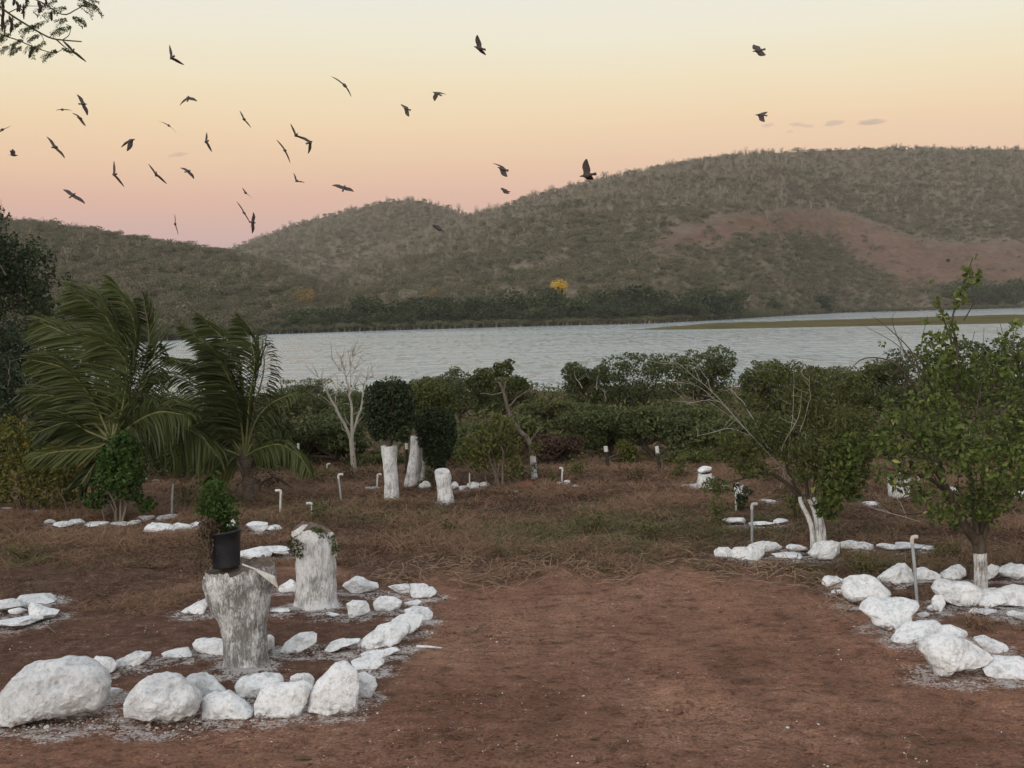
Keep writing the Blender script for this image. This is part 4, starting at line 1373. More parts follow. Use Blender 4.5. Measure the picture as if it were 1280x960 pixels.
BT = [
    # px, D, top, width px, material, label
    (-40, 46, 262, 150, 'leaf_dark', 'tall dark ragged tree at the left picture edge behind the palms', dict(n=9000, size=0.16, nc=24, big=0.36)),
    (-15, 41, 400, 130, 'leaf_dark', 'dense dark tree low at the left picture edge behind the yellowish bush', dict(n=7000, size=0.15, nc=20)),
    (40, 47, 290, 120, 'leaf_dark', 'dark feathery tree overlapping the tall edge tree on its right', dict(n=6000, size=0.15, nc=20, big=0.34)),
    (30, 36, 440, 190, 'leaf_dark', 'dark shrubby tree under the tall edge tree behind the left palm', dict(n=6000)),
    (175, 44, 492, 150, 'leaf_bank', 'dark bush in the gap between the two palms', {}),
    (95, 29.2, 530, 120, 'leaf_bank', 'dark bush in the shade right under the left palm', dict(n=4200)),
    (222, 29.6, 536, 130, 'leaf_bank', 'dark bush low between the feet of the two palms', dict(n=4200)),
    (255, 42, 505, 130, 'leaf_bank', 'dark bush behind the hanging fronds of the right palm', {}),
    (330, 47, 492, 110, 'leaf_olive', 'olive bush showing right behind the right palm crown', {}),
    (386, 52, 474, 90, 'leaf_bank', 'bush with a tufted top left of the bare pale tree', dict(nc=14)),
    (395, 32, 520, 130, 'leaf_bank', 'dark low bush behind the bare pale tree foot', {}),
    (452, 48, 490, 96, 'leaf_bank', 'bush behind the forks of the bare pale tree', {}),
    (520, 52, 470, 90, 'leaf_bank', 'dark tree rising behind the two clipped trees', {}),
    (580, 46, 462, 100, 'leaf_bank', 'dark bushy tree just right of the clipped trees', {}),
    (628, 48, 466, 88, 'leaf_olive', 'dull tree behind the leaning white-footed tree top', dict(n=4200)),
    (690, 44, 500, 110, 'leaf_olive', 'olive thicket between the leaning tree and the domed trees', {}),
    (740, 50, 452, 80, 'leaf_bank', 'left one of the three domed trees against the lake', dict(nc=14)),
    (800, 52, 440, 105, 'leaf_bank', 'middle one of the three domed trees against the lake', dict(nc=18)),
    (876, 50, 434, 104, 'leaf_bank', 'right and tallest of the three domed trees against the lake', dict(nc=18, big=0.36)),
    (745, 32.5, 508, 130, 'leaf_bank', 'dark bush behind the left white-topped post', {}),
    (835, 32, 505, 140, 'leaf_bank', 'dark bush behind the right white-topped post', {}),
    (905, 31, 520, 110, 'leaf_bank', 'leafy bush behind the far stone-topped stump', {}),
    (960, 47, 452, 84, 'leaf_bank', 'tree showing over the middle tree top on its left', {}),
    (1016, 46, 458, 96, 'leaf_bank', 'tree showing over the middle tree top on its right', {}),
    (1082, 44, 452, 110, 'leaf_olive', 'olive tree in the gap between the middle tree and right tree', {}),
    (1060, 31, 530, 120, 'leaf_bank', 'dark bush low behind the gap between the two front trees', {}),
    (1150, 42, 436, 130, 'leaf_bank', 'tree behind the left half of the right tree', {}),
    (1245, 40, 424, 150, 'leaf_bank', 'tree behind the right half of the right tree', {}),
    (1340, 42, 420, 140, 'leaf_bank', 'tree just entering at the right picture edge', {}),
    (1190, 31, 540, 130, 'leaf_bank', 'dark bush low behind the right tree', {}),
    (1310, 31, 520, 130, 'leaf_bank', 'dark low bush at the right picture edge', {}),
    (690, 31, 545, 84, 'leaf_red', 'reddish brown dry scrub right of the leaning white-footed tree', dict(n=3600, size=0.09, name='bank_bush', cat='bush')),
    (575, 33, 535, 120, 'leaf_bank', 'dark bush low behind the low white stump', {}),
    (330, 33, 545, 130, 'leaf_olive', 'olive bush low behind the right palm foot', {}),
    (960, 34, 520, 130, 'leaf_bank', 'dark bush low behind the middle tree boughs', {}),
    (640, 33, 520, 90, 'leaf_olive', 'green bush behind the yellowish sapling clump', dict(n=4000)),
    (870, 30.5, 560, 80, 'leaf_olive', 'low green bush right of the right white-topped post', dict(n=2600, size=0.1, name='bank_bush', cat='bush')),
    (783, 30.6, 551, 34, 'leaf_yellow', 'small pale green bush between the two white-topped posts', dict(n=700, size=0.09, nc=9, name='bank_bush', cat='bush')),
    (470, 31.5, 566, 90, 'leaf_olive', 'low olive weeds bush left of the tall white trunk', dict(n=2200, size=0.09, name='bank_bush', cat='bush')),
]
for px, D, top, w, m_, lab, kw in BT:
    bank_tree(px, D, top, w, m_, lab, **kw)


def bank_undergrowth():
    """the tangle of low growth that fills the floor between the bank trees"""
    r = np.random.default_rng(12)
    g = Geo()
    n = 44000
    y = r.uniform(30.6, 80, n); x = r.uniform(-0.47, 0.47, n) * y
    d = np.array([mnoise.fractal(Vector((a * 0.35, b * 0.35, 4.4)), 0.9, 2, 3) for a, b in zip(x, y)])
    hmax = np.clip((y - 30) * 0.16, 0.1, 1.0) * np.clip(0.75 + d, 0.2, 1.5)
    z = gz(x, y) + r.uniform(0, 1, n) ** 0.8 * hmax
    leaves(g, np.stack([x, y, z], 1), r, 0.17, 0.55, 0.5, (0, 1))
    o = g.build('undergrowth', MT['leaf_olive'])
    tag(o, 'low tangled growth under the bank trees', None, None, 'stuff')


bank_undergrowth()


# ================================================================== PALMS
def palm(base_px, crown_px, fronds, label, seed, trunk_r):
    r = np.random.default_rng(seed)
    b = gp(*base_px)
    D = b.y
    s = D / F
    t = empty('coconut_palm', b, label, 'palm', 'wind-blown coconut palms')
    c = at(crown_px[0], crown_px[1], D) - b
    c = np.array(c)
    g = Geo()
    k = 14
    pts = bez([np.array([0, 0, -0.2]), np.array([c[0] * 0.3, 0.02, c[2] * 0.5]), c], k)
    rr = np.linspace(trunk_r * 1.25, trunk_r, k) * (1 + 0.1 * np.sin(np.arange(k) * 2.3))
    tube(g, pts, rr, 10)
    for _ in range(16):                             # old frond bases round the crown
        a = r.uniform(0, 6.28); q = r.uniform(0.55, 1.0)
        p0 = c * np.array([q, q, q]) + np.array([math.cos(a), math.sin(a), 0]) * trunk_r * 0.8
        tube(g, [p0, p0 + np.array([math.cos(a) * .12, math.sin(a) * .12, .2])], [0.045, 0.02], 5)
    g.build('trunk', MT['palm_trunk'], t, True)
    for (pl, dz, wind, ln, tl) in fronds:
        P = [c]
        m = len(pl)
        for i, (x, y) in enumerate(pl):
            q = (i + 1) / m
            P.append(np.array(at(x, y, D + dz * q)) - np.array(b))
        pts = bez(P, 26)
        g = Geo()
        tube(g, pts, np.linspace(0.03, 0.006, 26), 5, 0.4)
        T = unit(np.gradient(pts, axis=0))
        # leaflets
        for i in range(3, 26):
            for sub in range(4):
                u = min(25, i + sub / 4.0 + r.uniform(-.08, .08))
                i0 = int(u); f = u - i0; i1 = min(25, i0 + 1)
                p = pts[i0] * (1 - f) + pts[i1] * f
                tt = T[i0]
                side = unit(np.cross(tt, np.array([0, -1.0, 0.35])))
                prof = math.sin(max(0.12, min(1, (u / 25) * 0.85 + 0.12)) * math.pi) ** 0.6
                L0 = ln * prof * r.uniform(0.85, 1.2)
                for sg in (-1, 1):
                    dirv = unit(side * sg * 0.75 + tt * 0.75 + np.array([0, r.normal(0, 0.32), 0]) + np.array(wind) * 0.6)
                    segs = [p]
                    d2 = dirv.copy()
                    for q in range(3):
                        segs.append(segs[-1] + d2 * L0 / 3)
                        d2 = unit(d2 + np.array(wind) * 0.42 + np.array([0, 0, -0.30]) + r.normal(0, 0.08, 3))
                    S_ = np.array(segs)
                    wv = unit(np.cross(d2, np.array([0.25, 1, 0.2]) + r.normal(0, 0.45, 3)))
                    wd = np.array([0.011, 0.019, 0.014, 0.001])[:, None]
                    V = np.concatenate([S_ - wv * wd, S_ + wv * wd])
                    g.add(V, [[0, 1, 5, 4], [1, 2, 6, 5], [2, 3, 7, 6]], min(1.0, max(0.0, tl + r.uniform(-0.25, 0.25))), 1)
        g.build('frond', [MT['palm_stem'], MT['palm_leaf']], t)
    return t


Wl = (-1.0, 0.1, 0.1)
palm((138, 648), (140, 552), [
    ([(163, 470), (168, 405), (140, 352)], 0.3, (-1, 0, 0.15), 0.8, 0.4),
    ([(150, 460), (135, 400), (92, 362)], -0.3, (-1, 0, 0.05), 1.0, 0.4),
    ([(175, 480), (186, 425), (180, 375)], 0.6, (-0.7, 0.2, -0.1), 0.8, 0.3),
    ([(128, 480), (98, 428), (50, 402)], 0.5, (-1, 0, 0.0), 1.0, 0.5),
    ([(116, 500), (82, 462), (40, 450)], -0.5, (-1, 0, 0.0), 0.75, 0.4),
    ([(108, 520), (70, 496), (34, 494)], 0.3, (-1, 0, -0.1), 0.75, 0.3),
    ([(112, 540), (85, 528), (48, 540)], -0.4, (-0.9, 0, -0.2), 0.75, 0.2),
    ([(118, 560), (70, 565), (38, 574)], -0.6, (-0.9, 0, -0.25), 0.5, 0.75),
    ([(122, 575), (105, 600), (100, 606)], -0.3, (-0.6, 0, -0.6), 0.45, 0.1),
    ([(165, 510), (186, 468), (196, 430)], 0.2, (-0.25, 0.2, -0.7), 0.55, 0.25),
    ([(170, 528), (200, 515), (238, 520)], -0.5, (-0.3, 0, -0.7), 0.8, 0.35),
    ([(160, 540), (205, 528), (250, 545), (272, 572)], 0.0, (-0.25, 0, -0.9), 0.95, 0.35),
    ([(155, 500), (156, 450), (120, 420)], -0.7, (-1, 0, 0.0), 0.95, 0.6),
], 'left wind-blown coconut palm with fronds swept towards the left', 3, 0.13)
palm((312, 628), (306, 572), [
    ([(302, 500), (292, 440), (252, 398)], 0.2, (-1, 0, 0.1), 0.85, 0.35),
    ([(312, 500), (318, 445), (300, 400)], -0.3, (-0.9, 0, 0.05), 0.8, 0.3),
    ([(318, 510), (330, 460), (326, 418)], 0.5, (-0.2, 0.2, -0.6), 0.5, 0.3),
    ([(296, 510), (276, 450), (228, 408)], -0.4, (-1, 0, 0.05), 0.55, 0.5),
    ([(286, 520), (255, 465), (208, 448)], 0.5, (-0.8, 0, -0.2), 0.5, 0.6),
    ([(278, 530), (240, 480), (196, 470), (180, 492)], -0.3, (-0.5, 0, -0.5), 0.42, 0.65),
    ([(280, 545), (240, 515), (196, 525)], 0.3, (-0.7, 0, -0.5), 0.6, 0.2),
    ([(282, 562), (250, 550), (214, 580)], -0.4, (-0.5, 0, -0.8), 0.75, 0.4),
    ([(290, 580), (272, 592), (262, 615)], 0.2, (-0.5, 0, -0.8), 0.55, 0.92),
    ([(318, 530), (338, 505), (372, 490)], 0.3, (-0.5, 0, -0.5), 0.5, 0.4),
    ([(322, 562), (350, 556), (374, 570), (388, 592)], -0.5, (-0.25, 0, -0.8), 0.5, 0.55),
    ([(322, 545), (345, 530), (362, 540)], 0.5, (-0.5, 0, -0.6), 0.5, 0.35),
    ([(300, 520), (285, 470), (262, 440)], -0.6, (-1, 0, 0), 0.9, 0.25),
], 'right wind-blown coconut palm with a pale frond drooping to the right', 4, 0.11)


# ================================================================== GARDEN TREES
def img_pts(pl, D, b, dz=0.0):
    """points of the photograph at distance D (growing to D + dz along the line), relative to the thing's base"""
    m = len(pl)
    return [np.array(at(x, y, D + dz * i / max(1, m - 1))) - np.array(b) for i, (x, y) in enumerate(pl)]


def px_clumps(lst, D, b, s, rr, deep=1.0):
    """crown clumps measured on the photograph: (x, y, half width, half height, depth offset)"""
    out = []
    for (x, y, hw, hh, dz) in lst:
        c = np.array(at(x, y, D + dz)) - np.array(b)
        out.append((c[0], c[1], c[2], hw * s, hw * s * deep, hh * s))
    return out


def big_leaf_parts(t, pts, r, size, mat, n_tints):
    """the largest leaves, each an object of its own; a few meshes are shared"""
    kinds = []
    for k in range(n_tints):
        g = Geo()
        a = 0.42
        u = np.array([0, .18, .45, .75, 1.0]); wd = np.array([0.02, .34, .5, .34, 0.0]) * a * 2 * 0.5
        rib = np.stack([u - 0.5, np.zeros(5), 0.10 * np.sin(u * 3.14)], 1)
        lft = rib + np.stack([np.zeros(5), wd, 0.10 * np.ones(5) * (wd > 0.05)], 1)
        rgt = rib - np.stack([np.zeros(5), wd, -0.10 * np.ones(5) * (wd > 0.05)], 1)
        V = np.concatenate([rib, lft, rgt])
        fq = [[i, i + 1, 6 + i, 5 + i] for i in range(4)] + [[i + 1, i, 10 + i, 11 + i] for i in range(4)]
        g.add(V, fq, 0.15 + 0.85 * k / (n_tints - 1))
        kinds.append(g.mesh('leaf', mat, True))
    for p in pts:
        o = link('leaf', kinds[min(n_tints - 1, int(r.beta(1.6, 2.0) * n_tints))], t)
        o.location = p
        o.rotation_euler = (r.normal(0, 0.8), r.normal(0.35, 0.7), r.uniform(0, 6.28))
        q = size * r.uniform(0.7, 1.2)
        o.scale = (q, q, q)


# ---- right front tree
def right_tree():
    r = np.random.default_rng(101)
    b = gp(1226, 741); D = b.y; s = D / F
    t = empty('fruit_tree', b, 'leafy green tree with white-painted foot inside the right stone ring', 'tree')
    g = Geo()
    foot = img_pts([(1226, 744), (1226, 715), (1225, 691)], D, b)
    tube(g, foot, [0.085, 0.078, 0.078], 12)
    g.build('painted_foot', MT['trunk_lime'], t, True)
    g = Geo()
    tube(g, img_pts([(1225, 692), (1224, 680), (1222, 668)], D, b), [0.077, 0.08, 0.07], 10)
    limbs = [([(1224, 682), (1205, 655), (1190, 625), (1178, 600), (1150, 560), (1120, 530)], -0.5, 0.062),
             ([(1222, 678), (1218, 640), (1212, 590), (1205, 540), (1195, 470), (1190, 430)], 0.3, 0.045),
             ([(1225, 680), (1232, 645), (1244, 610), (1256, 570), (1270, 520), (1285, 480)], 0.4, 0.045),
             ([(1226, 680), (1238, 650), (1255, 620), (1290, 590), (1320, 560)], -0.2, 0.035),
             ([(1222, 676), (1226, 630), (1230, 580), (1238, 520), (1240, 470)], 0.8, 0.035),
             ([(1190, 625), (1165, 600), (1130, 590), (1105, 585)], -0.9, 0.03),
             ([(1178, 600), (1172, 560), (1160, 510), (1150, 470)], -0.2, 0.03),
             ([(1195, 470), (1196, 430), (1190, 400), (1205, 355), (1216, 322)], 0.1, 0.02),
             ([(1190, 430), (1180, 400), (1176, 385), (1170, 372)], -0.1, 0.012),
             ([(1205, 400), (1214, 385), (1220, 370)], 0.2, 0.01),
             ([(1160, 510), (1135, 470), (1110, 450), (1080, 448), (1062, 462)], -0.3, 0.016),
             ([(1150, 470), (1140, 440), (1110, 410), (1090, 395)], 0.2, 0.010),
             ([(1148, 462), (1120, 430), (1075, 405)], 0.3, 0.007),
             ([(1140, 455), (1125, 428), (1115, 400), (1122, 386)], 0.3, 0.007),
             ([(1240, 470), (1250, 440), (1246, 408)], 0.3, 0.008),
             ([(1262, 520), (1262, 470), (1268, 425), (1272, 405)], 0.3, 0.010),
             ([(1225, 500), (1228, 450), (1230, 410)], 0.1, 0.007),
             ([(1190, 620), (1160, 640), (1120, 642), (1105, 632)], -1.0, 0.012)]
    for pl, dz, r0 in limbs:
        tube(g, bez(img_pts(pl, D, b, dz), 12), np.linspace(r0, r0 * 0.25, 12), 6)
    for _ in range(110):
        a = (r.uniform(1110, 1300), r.uniform(450, 640)); q = (a[0] + r.normal(0, 14), a[1] - abs(r.normal(26, 18)))
        tube(g, wiggle(img_pts([a, q], D + r.uniform(-.8, .8), b), 0.02, r, 4), [0.006, 0.005, 0.004, 0.003], 4, 0.5, 0, False)
    g.build('trunk', MT['bark_dark'], t, True)
    cl = px_clumps([(1160, 520, 44, 42, -.3), (1130, 556, 36, 30, -.5), (1200, 500, 46, 46, .2), (1250, 520, 50, 50, .1), (1290, 500, 44, 56, .4), (1190, 560, 50, 42, -.5), (1240, 580, 52, 40, -.3),
                    (1150, 600, 34, 28, -.6), (1210, 620, 40, 30, .0), (1270, 590, 50, 46, .2), (1176, 462, 26, 28, .1), (1225, 462, 34, 22, .3), (1262, 455, 26, 22, .2), (1112, 590, 20, 22, -.8), (1300, 560, 40, 60, .3),
                    (1170, 630, 26, 16, -.7), (1240, 630, 36, 20, .1), (1200, 440, 20, 20, .0), (1158, 440, 13, 16, .1), (1280, 440, 18, 16, .3), (1310, 450, 30, 30, .5), (1122, 530, 22, 18, -.4)], D, b, s, r, 1.1)
    body = [(c[0] + r.normal(0, .07), c[1] + r.normal(0, .15), c[2] + r.normal(0, .05), c[3] * .86, c[4], c[5] * .82) for c in cl]
    edge = []
    for _ in range(46):
        a = r.uniform(0, 6.283)
        edge.append((1205 + 100 * math.cos(a) * r.uniform(.85, 1.12), 545 - 100 * math.sin(a) * r.uniform(.8, 1.1), r.uniform(5, 11), r.uniform(6, 14), r.uniform(-.7, .5)))
    body += px_clumps(edge, D, b, s, r)
    link('crown', foliage_mesh('crown', body, 6000, 0.074, 'leaf_fruit', r, 0.6, 0.5, 0.3), t)
    # sparse sprays on the tall shoots
    sp = px_clumps([(1190, 415, 10, 14, 0), (1178, 395, 8, 10, 0), (1201, 372, 10, 14, 0), (1214, 350, 9, 12, 0), (1209, 338, 7, 8, 0), (1225, 346, 5, 10, 0), (1184, 326, 4, 2, 0), (1217, 320, 4, 2, 0), (1167, 352, 4, 2, 0),
                    (1268, 412, 9, 14, .2), (1256, 425, 10, 10, .2), (1172, 375, 4, 12, 0), (1156, 400, 5, 5, 0), (1104, 430, 6, 4, 0), (1180, 425, 16, 10, 0), (1164, 425, 12, 12, 0)], D, b, s, r)
    g = Geo()
    for c in sp:
        k = max(2, int(0.55 * c[3] * c[5] / (s * s) * 0.55))
        p, d = ball_points(r, min(k, 46), c[:3], c[3:], 0.2)
        leaves(g, p, r, 0.075, 0.6, 0.3, (0.35, 1.0))
    g.build('shoot_leaves', MT['leaf_fruit'], t)
    P = []
    for c in cl:
        p, d = ball_points(r, 22, c[:3], c[3:], 0.9)
        P.append(p[(d[:, 1] < 0.3)])
    P = np.concatenate(P)
    big_leaf_parts(t, P[r.permutation(len(P))[:290]], r, 0.088, MT['leaf_fruit'], 6)


right_tree()


# ---- middle front tree
def middle_tree():
    r = np.random.default_rng(102)
    b = gp(1021, 690); D = b.y; s = D / F
    t = empty('fruit_tree', b, 'spreading green tree with several white-striped stems in the middle stone bed', 'tree')
    g = Geo()
    for pl, r0 in (([(1016, 692), (1016, 668), (1012, 650), (1002, 630), (1000, 622)], 0.036), ([(1021, 692), (1022, 665), (1018, 640), (1010, 622)], 0.034),
                   ([(1027, 692), (1030, 668), (1026, 645), (1028, 624)], 0.034), ([(1024, 690), (1026, 664), (1024, 640), (1017, 622)], 0.03)):
        tube(g, bez(img_pts(pl, D, b, r.uniform(-.15, .15)), 8), np.linspace(r0 * 1.2, r0 * 0.8, 8), 8)
    g.build('painted_stems', MT['trunk_lime'], t, True)
    g = Geo()
    limbs = [([(1001, 624), (985, 606), (962, 590), (930, 575), (895, 560)], -0.4, 0.035), ([(1003, 624), (990, 600), (975, 560), (960, 520), (940, 480)], 0.2, 0.03),
             ([(1010, 624), (1006, 590), (1000, 545), (990, 500), (975, 470)], 0.4, 0.03), ([(1027, 626), (1034, 600), (1045, 565), (1050, 520), (1045, 480)], 0.2, 0.032),
             ([(1028, 626), (1045, 605), (1070, 590), (1085, 575)], -0.3, 0.025), ([(1017, 622), (1020, 590), (1022, 540), (1018, 480), (1006, 455)], 0.0, 0.03),
             ([(962, 590), (930, 598), (900, 605), (880, 602)], -0.4, 0.015)]
    for pl, dz, r0 in limbs:
        tube(g, bez(img_pts(pl, D, b, dz), 12), np.linspace(r0, r0 * 0.3, 12), 6)
    g.build('trunk', MT['bark_dark'], t, True)
    g = Geo()
    bare = [([(990, 600), (940, 545), (890, 490), (850, 456), (838, 452)], -0.3, 0.007), ([(930, 535), (905, 505), (870, 480), (840, 478)], -0.3, 0.006), ([(960, 560), (925, 500), (905, 482)], 0, 0.008),
            ([(975, 610), (985, 560), (990, 500), (992, 458)], -0.5, 0.006), ([(982, 600), (978, 560), (998, 520), (1002, 490)], -0.6, 0.009), ([(940, 545), (910, 535), (872, 545)], -0.3, 0.007),
            ([(890, 490), (880, 468), (868, 452)], -0.3, 0.006), ([(900, 502), (880, 500), (858, 505)], -0.3, 0.006), ([(1000, 540), (1010, 500), (1012, 470)], -.4, .007), ([(1045, 620), (1075, 628), (1110, 640), (1150, 652)], -.5, .012)]
    for pl, dz, r0 in bare:
        P = img_pts(pl, D, b, dz)
        tube(g, wiggle(P, 0.015, r, 12), np.linspace(r0, r0 * 0.35, 12), 5)
        for _ in range(5):
            i = r.integers(0, len(P) - 1); a = P[i] + (P[i + 1] - P[i]) * r.uniform(0, 1)
            e = a + np.array([r.normal(-0.12, .14), r.normal(0, .1), abs(r.normal(.12, .12))])
            tube(g, [a, (a + e) / 2 + r.normal(0, .02, 3), e], [r0 * .45, r0 * .35, .002], 4)
    g.build('bare_branches', MT['bark_pale'], t, True)
    cl = px_clumps([(930, 560, 36, 26, -.2), (900, 545, 26, 20, -.3), (960, 530, 36, 30, 0), (1000, 510, 36, 36, .2), (1040, 520, 38, 36, .1), (1065, 555, 34, 34, -.1), (1030, 570, 42, 36, -.3), (985, 570, 36, 26, -.2),
                    (975, 480, 28, 20, .2), (1015, 472, 30, 18, .2), (1062, 500, 28, 26, .3), (1080, 585, 22, 26, -.2), (1045, 605, 30, 22, -.3), (905, 585, 22, 14, -.4), (950, 595, 30, 14, -.4), (885, 565, 16, 14, -.3), (1078, 530, 20, 20, 0), (940, 498, 22, 16, .1), (1000, 600, 24, 12, -.3)], D, b, s, r)
    link('crown', foliage_mesh('crown', [(c[0] + r.normal(0, .12), c[1], c[2] + r.normal(0, .1), c[3] * .8, c[4], c[5] * .72) for c in cl], 7200, 0.086, 'leaf_bank_green', r, 0.34, 0.4, 0.2), t)
    # a low leafy flank of rounder, brighter leaves on the right
    cl = px_clumps([(1052, 580, 22, 26, -.6), (1040, 610, 22, 20, -.7), (1066, 560, 16, 20, -.6), (1035, 635, 18, 14, -.5), (1068, 610, 14, 18, -.6)], D, b, s, r)
    link('leafy_flank', foliage_mesh('leafy_flank', cl, 750, 0.105, 'leaf_fruit', r, 0.6, 0.4, 0.4), t)


MT['leaf_bank_green'] = leaf_mat('mid_green_leaves', (0.038, 0.048, 0.016), (0.14, 0.152, 0.052), 0.3, 0.55)
middle_tree()


# ---- bare pale tree
def bare_tree():
    r = np.random.default_rng(103)
    b = gp(443, 592); D = b.y
    t = empty('bare_tree', b, 'leafless pale grey tree with forked limbs standing against the dark bushes', 'tree')
    g = Geo()
    tube(g, bez(img_pts([(443, 594), (441, 570), (439, 548)], D, b), 6), np.linspace(0.075, 0.055, 6), 8)
    L1 = [([(439, 550), (432, 535), (420, 515), (410, 495), (404, 480)], -.2, .045), ([(440, 548), (438, 520), (436, 495), (432, 470)], .1, .045), ([(440, 545), (448, 520), (454, 500), (455, 478)], .3, .038),
          ([(420, 515), (418, 500), (420, 490), (425, 485)], -.2, .02), ([(436, 495), (444, 480), (450, 468)], .1, .02), ([(432, 470), (428, 455), (420, 440)], .1, .014), ([(437, 500), (438, 470), (437, 450), (435, 438)], .2, .016),
          ([(432, 470), (424, 462), (415, 450)], 0, .01), ([(438, 470), (446, 458), (460, 448)], .1, .009), ([(404, 480), (400, 476), (397, 470)], 0, .012), ([(455, 478), (460, 472), (468, 470)], .1, .01), ([(437, 450), (441, 444), (443, 438)], .1, .006)]
    for pl, dz, r0 in L1:
        tube(g, wiggle(img_pts(pl, D, b, dz), .02, r, 10), np.linspace(r0, r0 * .45, 10), 6)
    g.build('trunk', MT['bark_pale'], t, True)
    g = Geo()
    for pl, dz, r0 in L1:
        P = img_pts(pl, D, b, dz)
        for _ in range(6):
            i = r.integers(0, len(P) - 1); a = P[i] + (P[i + 1] - P[i]) * r.uniform(0.2, 1)
            e = a + np.array([r.normal(0, .22), r.normal(0, .15), abs(r.normal(.28, .15))])
            tube(g, [a, (a + e) / 2 + r.normal(0, .03, 3), e], [.010, .007, .003], 4)
    g.build('twigs', MT['bark_pale'], t, True)


bare_tree()


# ---- two clipped trees on fat white trunks
def limed_trunk(name, pl, widths, D, b, r, mat, parent, n=16, rough=0.09):
    P = bez(img_pts(pl, D, b), n)
    W = np.interp(np.linspace(0, 1, n), np.linspace(0, 1, len(widths)), widths) * D / F / 2
    g = Geo()
    k = 18
    th = np.arange(k) / k * 6.283
    V = []
    for i in range(n):
        fl = 1 + rough * np.sin(th * 5 + 1.3) * 0.5 + rough * np.sin(th * 9 + i * 0.15) * 0.4 + r.normal(0, rough * 0.2, k)
        V.append(P[i] + np.stack([np.cos(th) * W[i] * fl, np.sin(th) * W[i] * fl, r.normal(0, 0.004, k)], 1))
    V = np.concatenate(V + [P[-1:] + np.array([[0, 0, -0.02]])])
    idx = np.arange(n * k).reshape(n, k)
    q = np.stack([idx[:-1], np.roll(idx[:-1], -1, 1), np.roll(idx[1:], -1, 1), idx[1:]], -1).reshape(-1, 4)
    g.add(V, q)
    g.add(V[np.concatenate([idx[-1], [n * k]])], [[j, (j + 1) % k, k] for j in range(k)])
    return g.build(name, mat, parent, True)


def clipped_trees():
    r = np.random.default_rng(104)
    b = gp(489, 628); D = b.y; s = D / F
    t = empty('clipped_tree', b, 'clipped dark green tree on an upright thick white trunk', 'tree', 'clipped trees with white trunks')
    limed_trunk('trunk', [(489, 632), (489, 605), (487, 580), (486, 557)], [21, 17, 17, 21], D, b, r, MT['stump_white'], t)
    g = Geo()
    for e in ((468, 500), (480, 490), (492, 488), (506, 500), (487, 510)):
        tube(g, bez(img_pts([(486, 560), ((486 + e[0]) / 2, 530), e], D, b, r.uniform(-.3, .3)), 6), np.linspace(.05, .015, 6), 6)
    g.build('limbs', MT['bark_dark'], t, True)
    cl = px_clumps([(486, 510, 26, 30, 0), (472, 500, 17, 22, -.1), (502, 500, 17, 24, .1), (476, 530, 17, 20, 0), (498, 532, 18, 20, 0), (486, 490, 24, 13, .1), (468, 520, 12, 16, 0), (508, 518, 10, 20, 0), (463, 490, 8, 8, 0), (500, 482, 9, 7, 0), (474, 482, 8, 7, .1), (514, 500, 6, 8, 0), (462, 508, 6, 7, 0), (470, 544, 7, 8, 0), (506, 546, 7, 8, 0)], D, b, s, r)
    link('crown', foliage_mesh('crown', cl, 6000, 0.075, 'leaf_dark', r, 0.6, 0.5, 0.45), t)

    b = gp(512, 612); D = b.y; s = D / F
    t = empty('clipped_tree', b, 'clipped tree on a leaning thick white trunk, its crown pale on top and dark below', 'tree', 'clipped trees with white trunks')
    limed_trunk('trunk', [(512, 614), (516, 590), (520, 565), (522, 545)], [19, 16, 15, 17], D, b, r, MT['stump_white'], t)
    limed_trunk('side_stem', [(524, 612), (527, 590), (529, 572)], [9, 8, 8], D + .1, b, r, MT['trunk_lime'], t)
    g = Geo()
    for e in ((530, 500), (545, 520), (515, 510), (552, 545), (540, 485)):
        tube(g, bez(img_pts([(522, 548), ((522 + e[0]) / 2, 530), e], D, b, r.uniform(-.3, .3)), 6), np.linspace(.05, .015, 6), 6)
    g.build('limbs', MT['bark_dark'], t, True)
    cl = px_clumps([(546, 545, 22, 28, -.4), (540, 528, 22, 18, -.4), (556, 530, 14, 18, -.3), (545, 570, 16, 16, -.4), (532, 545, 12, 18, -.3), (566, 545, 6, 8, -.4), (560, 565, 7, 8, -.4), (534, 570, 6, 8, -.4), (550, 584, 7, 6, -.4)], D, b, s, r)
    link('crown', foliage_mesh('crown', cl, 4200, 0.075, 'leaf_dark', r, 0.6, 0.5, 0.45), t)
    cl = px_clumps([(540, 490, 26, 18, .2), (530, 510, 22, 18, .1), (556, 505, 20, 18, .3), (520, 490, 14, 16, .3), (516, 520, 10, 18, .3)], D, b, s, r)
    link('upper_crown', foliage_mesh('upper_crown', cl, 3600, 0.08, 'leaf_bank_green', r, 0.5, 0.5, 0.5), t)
    cl = px_clumps([(524, 616, 16, 8, -.2), (514, 622, 10, 6, -.3), (530, 606, 8, 8, -.1)], D, b, s, r)
    g = link('creeper', foliage_mesh('creeper', cl, 420, 0.07, 'leaf_bank_green', r, 0.6, 0.5, 0.4), t)


clipped_trees()


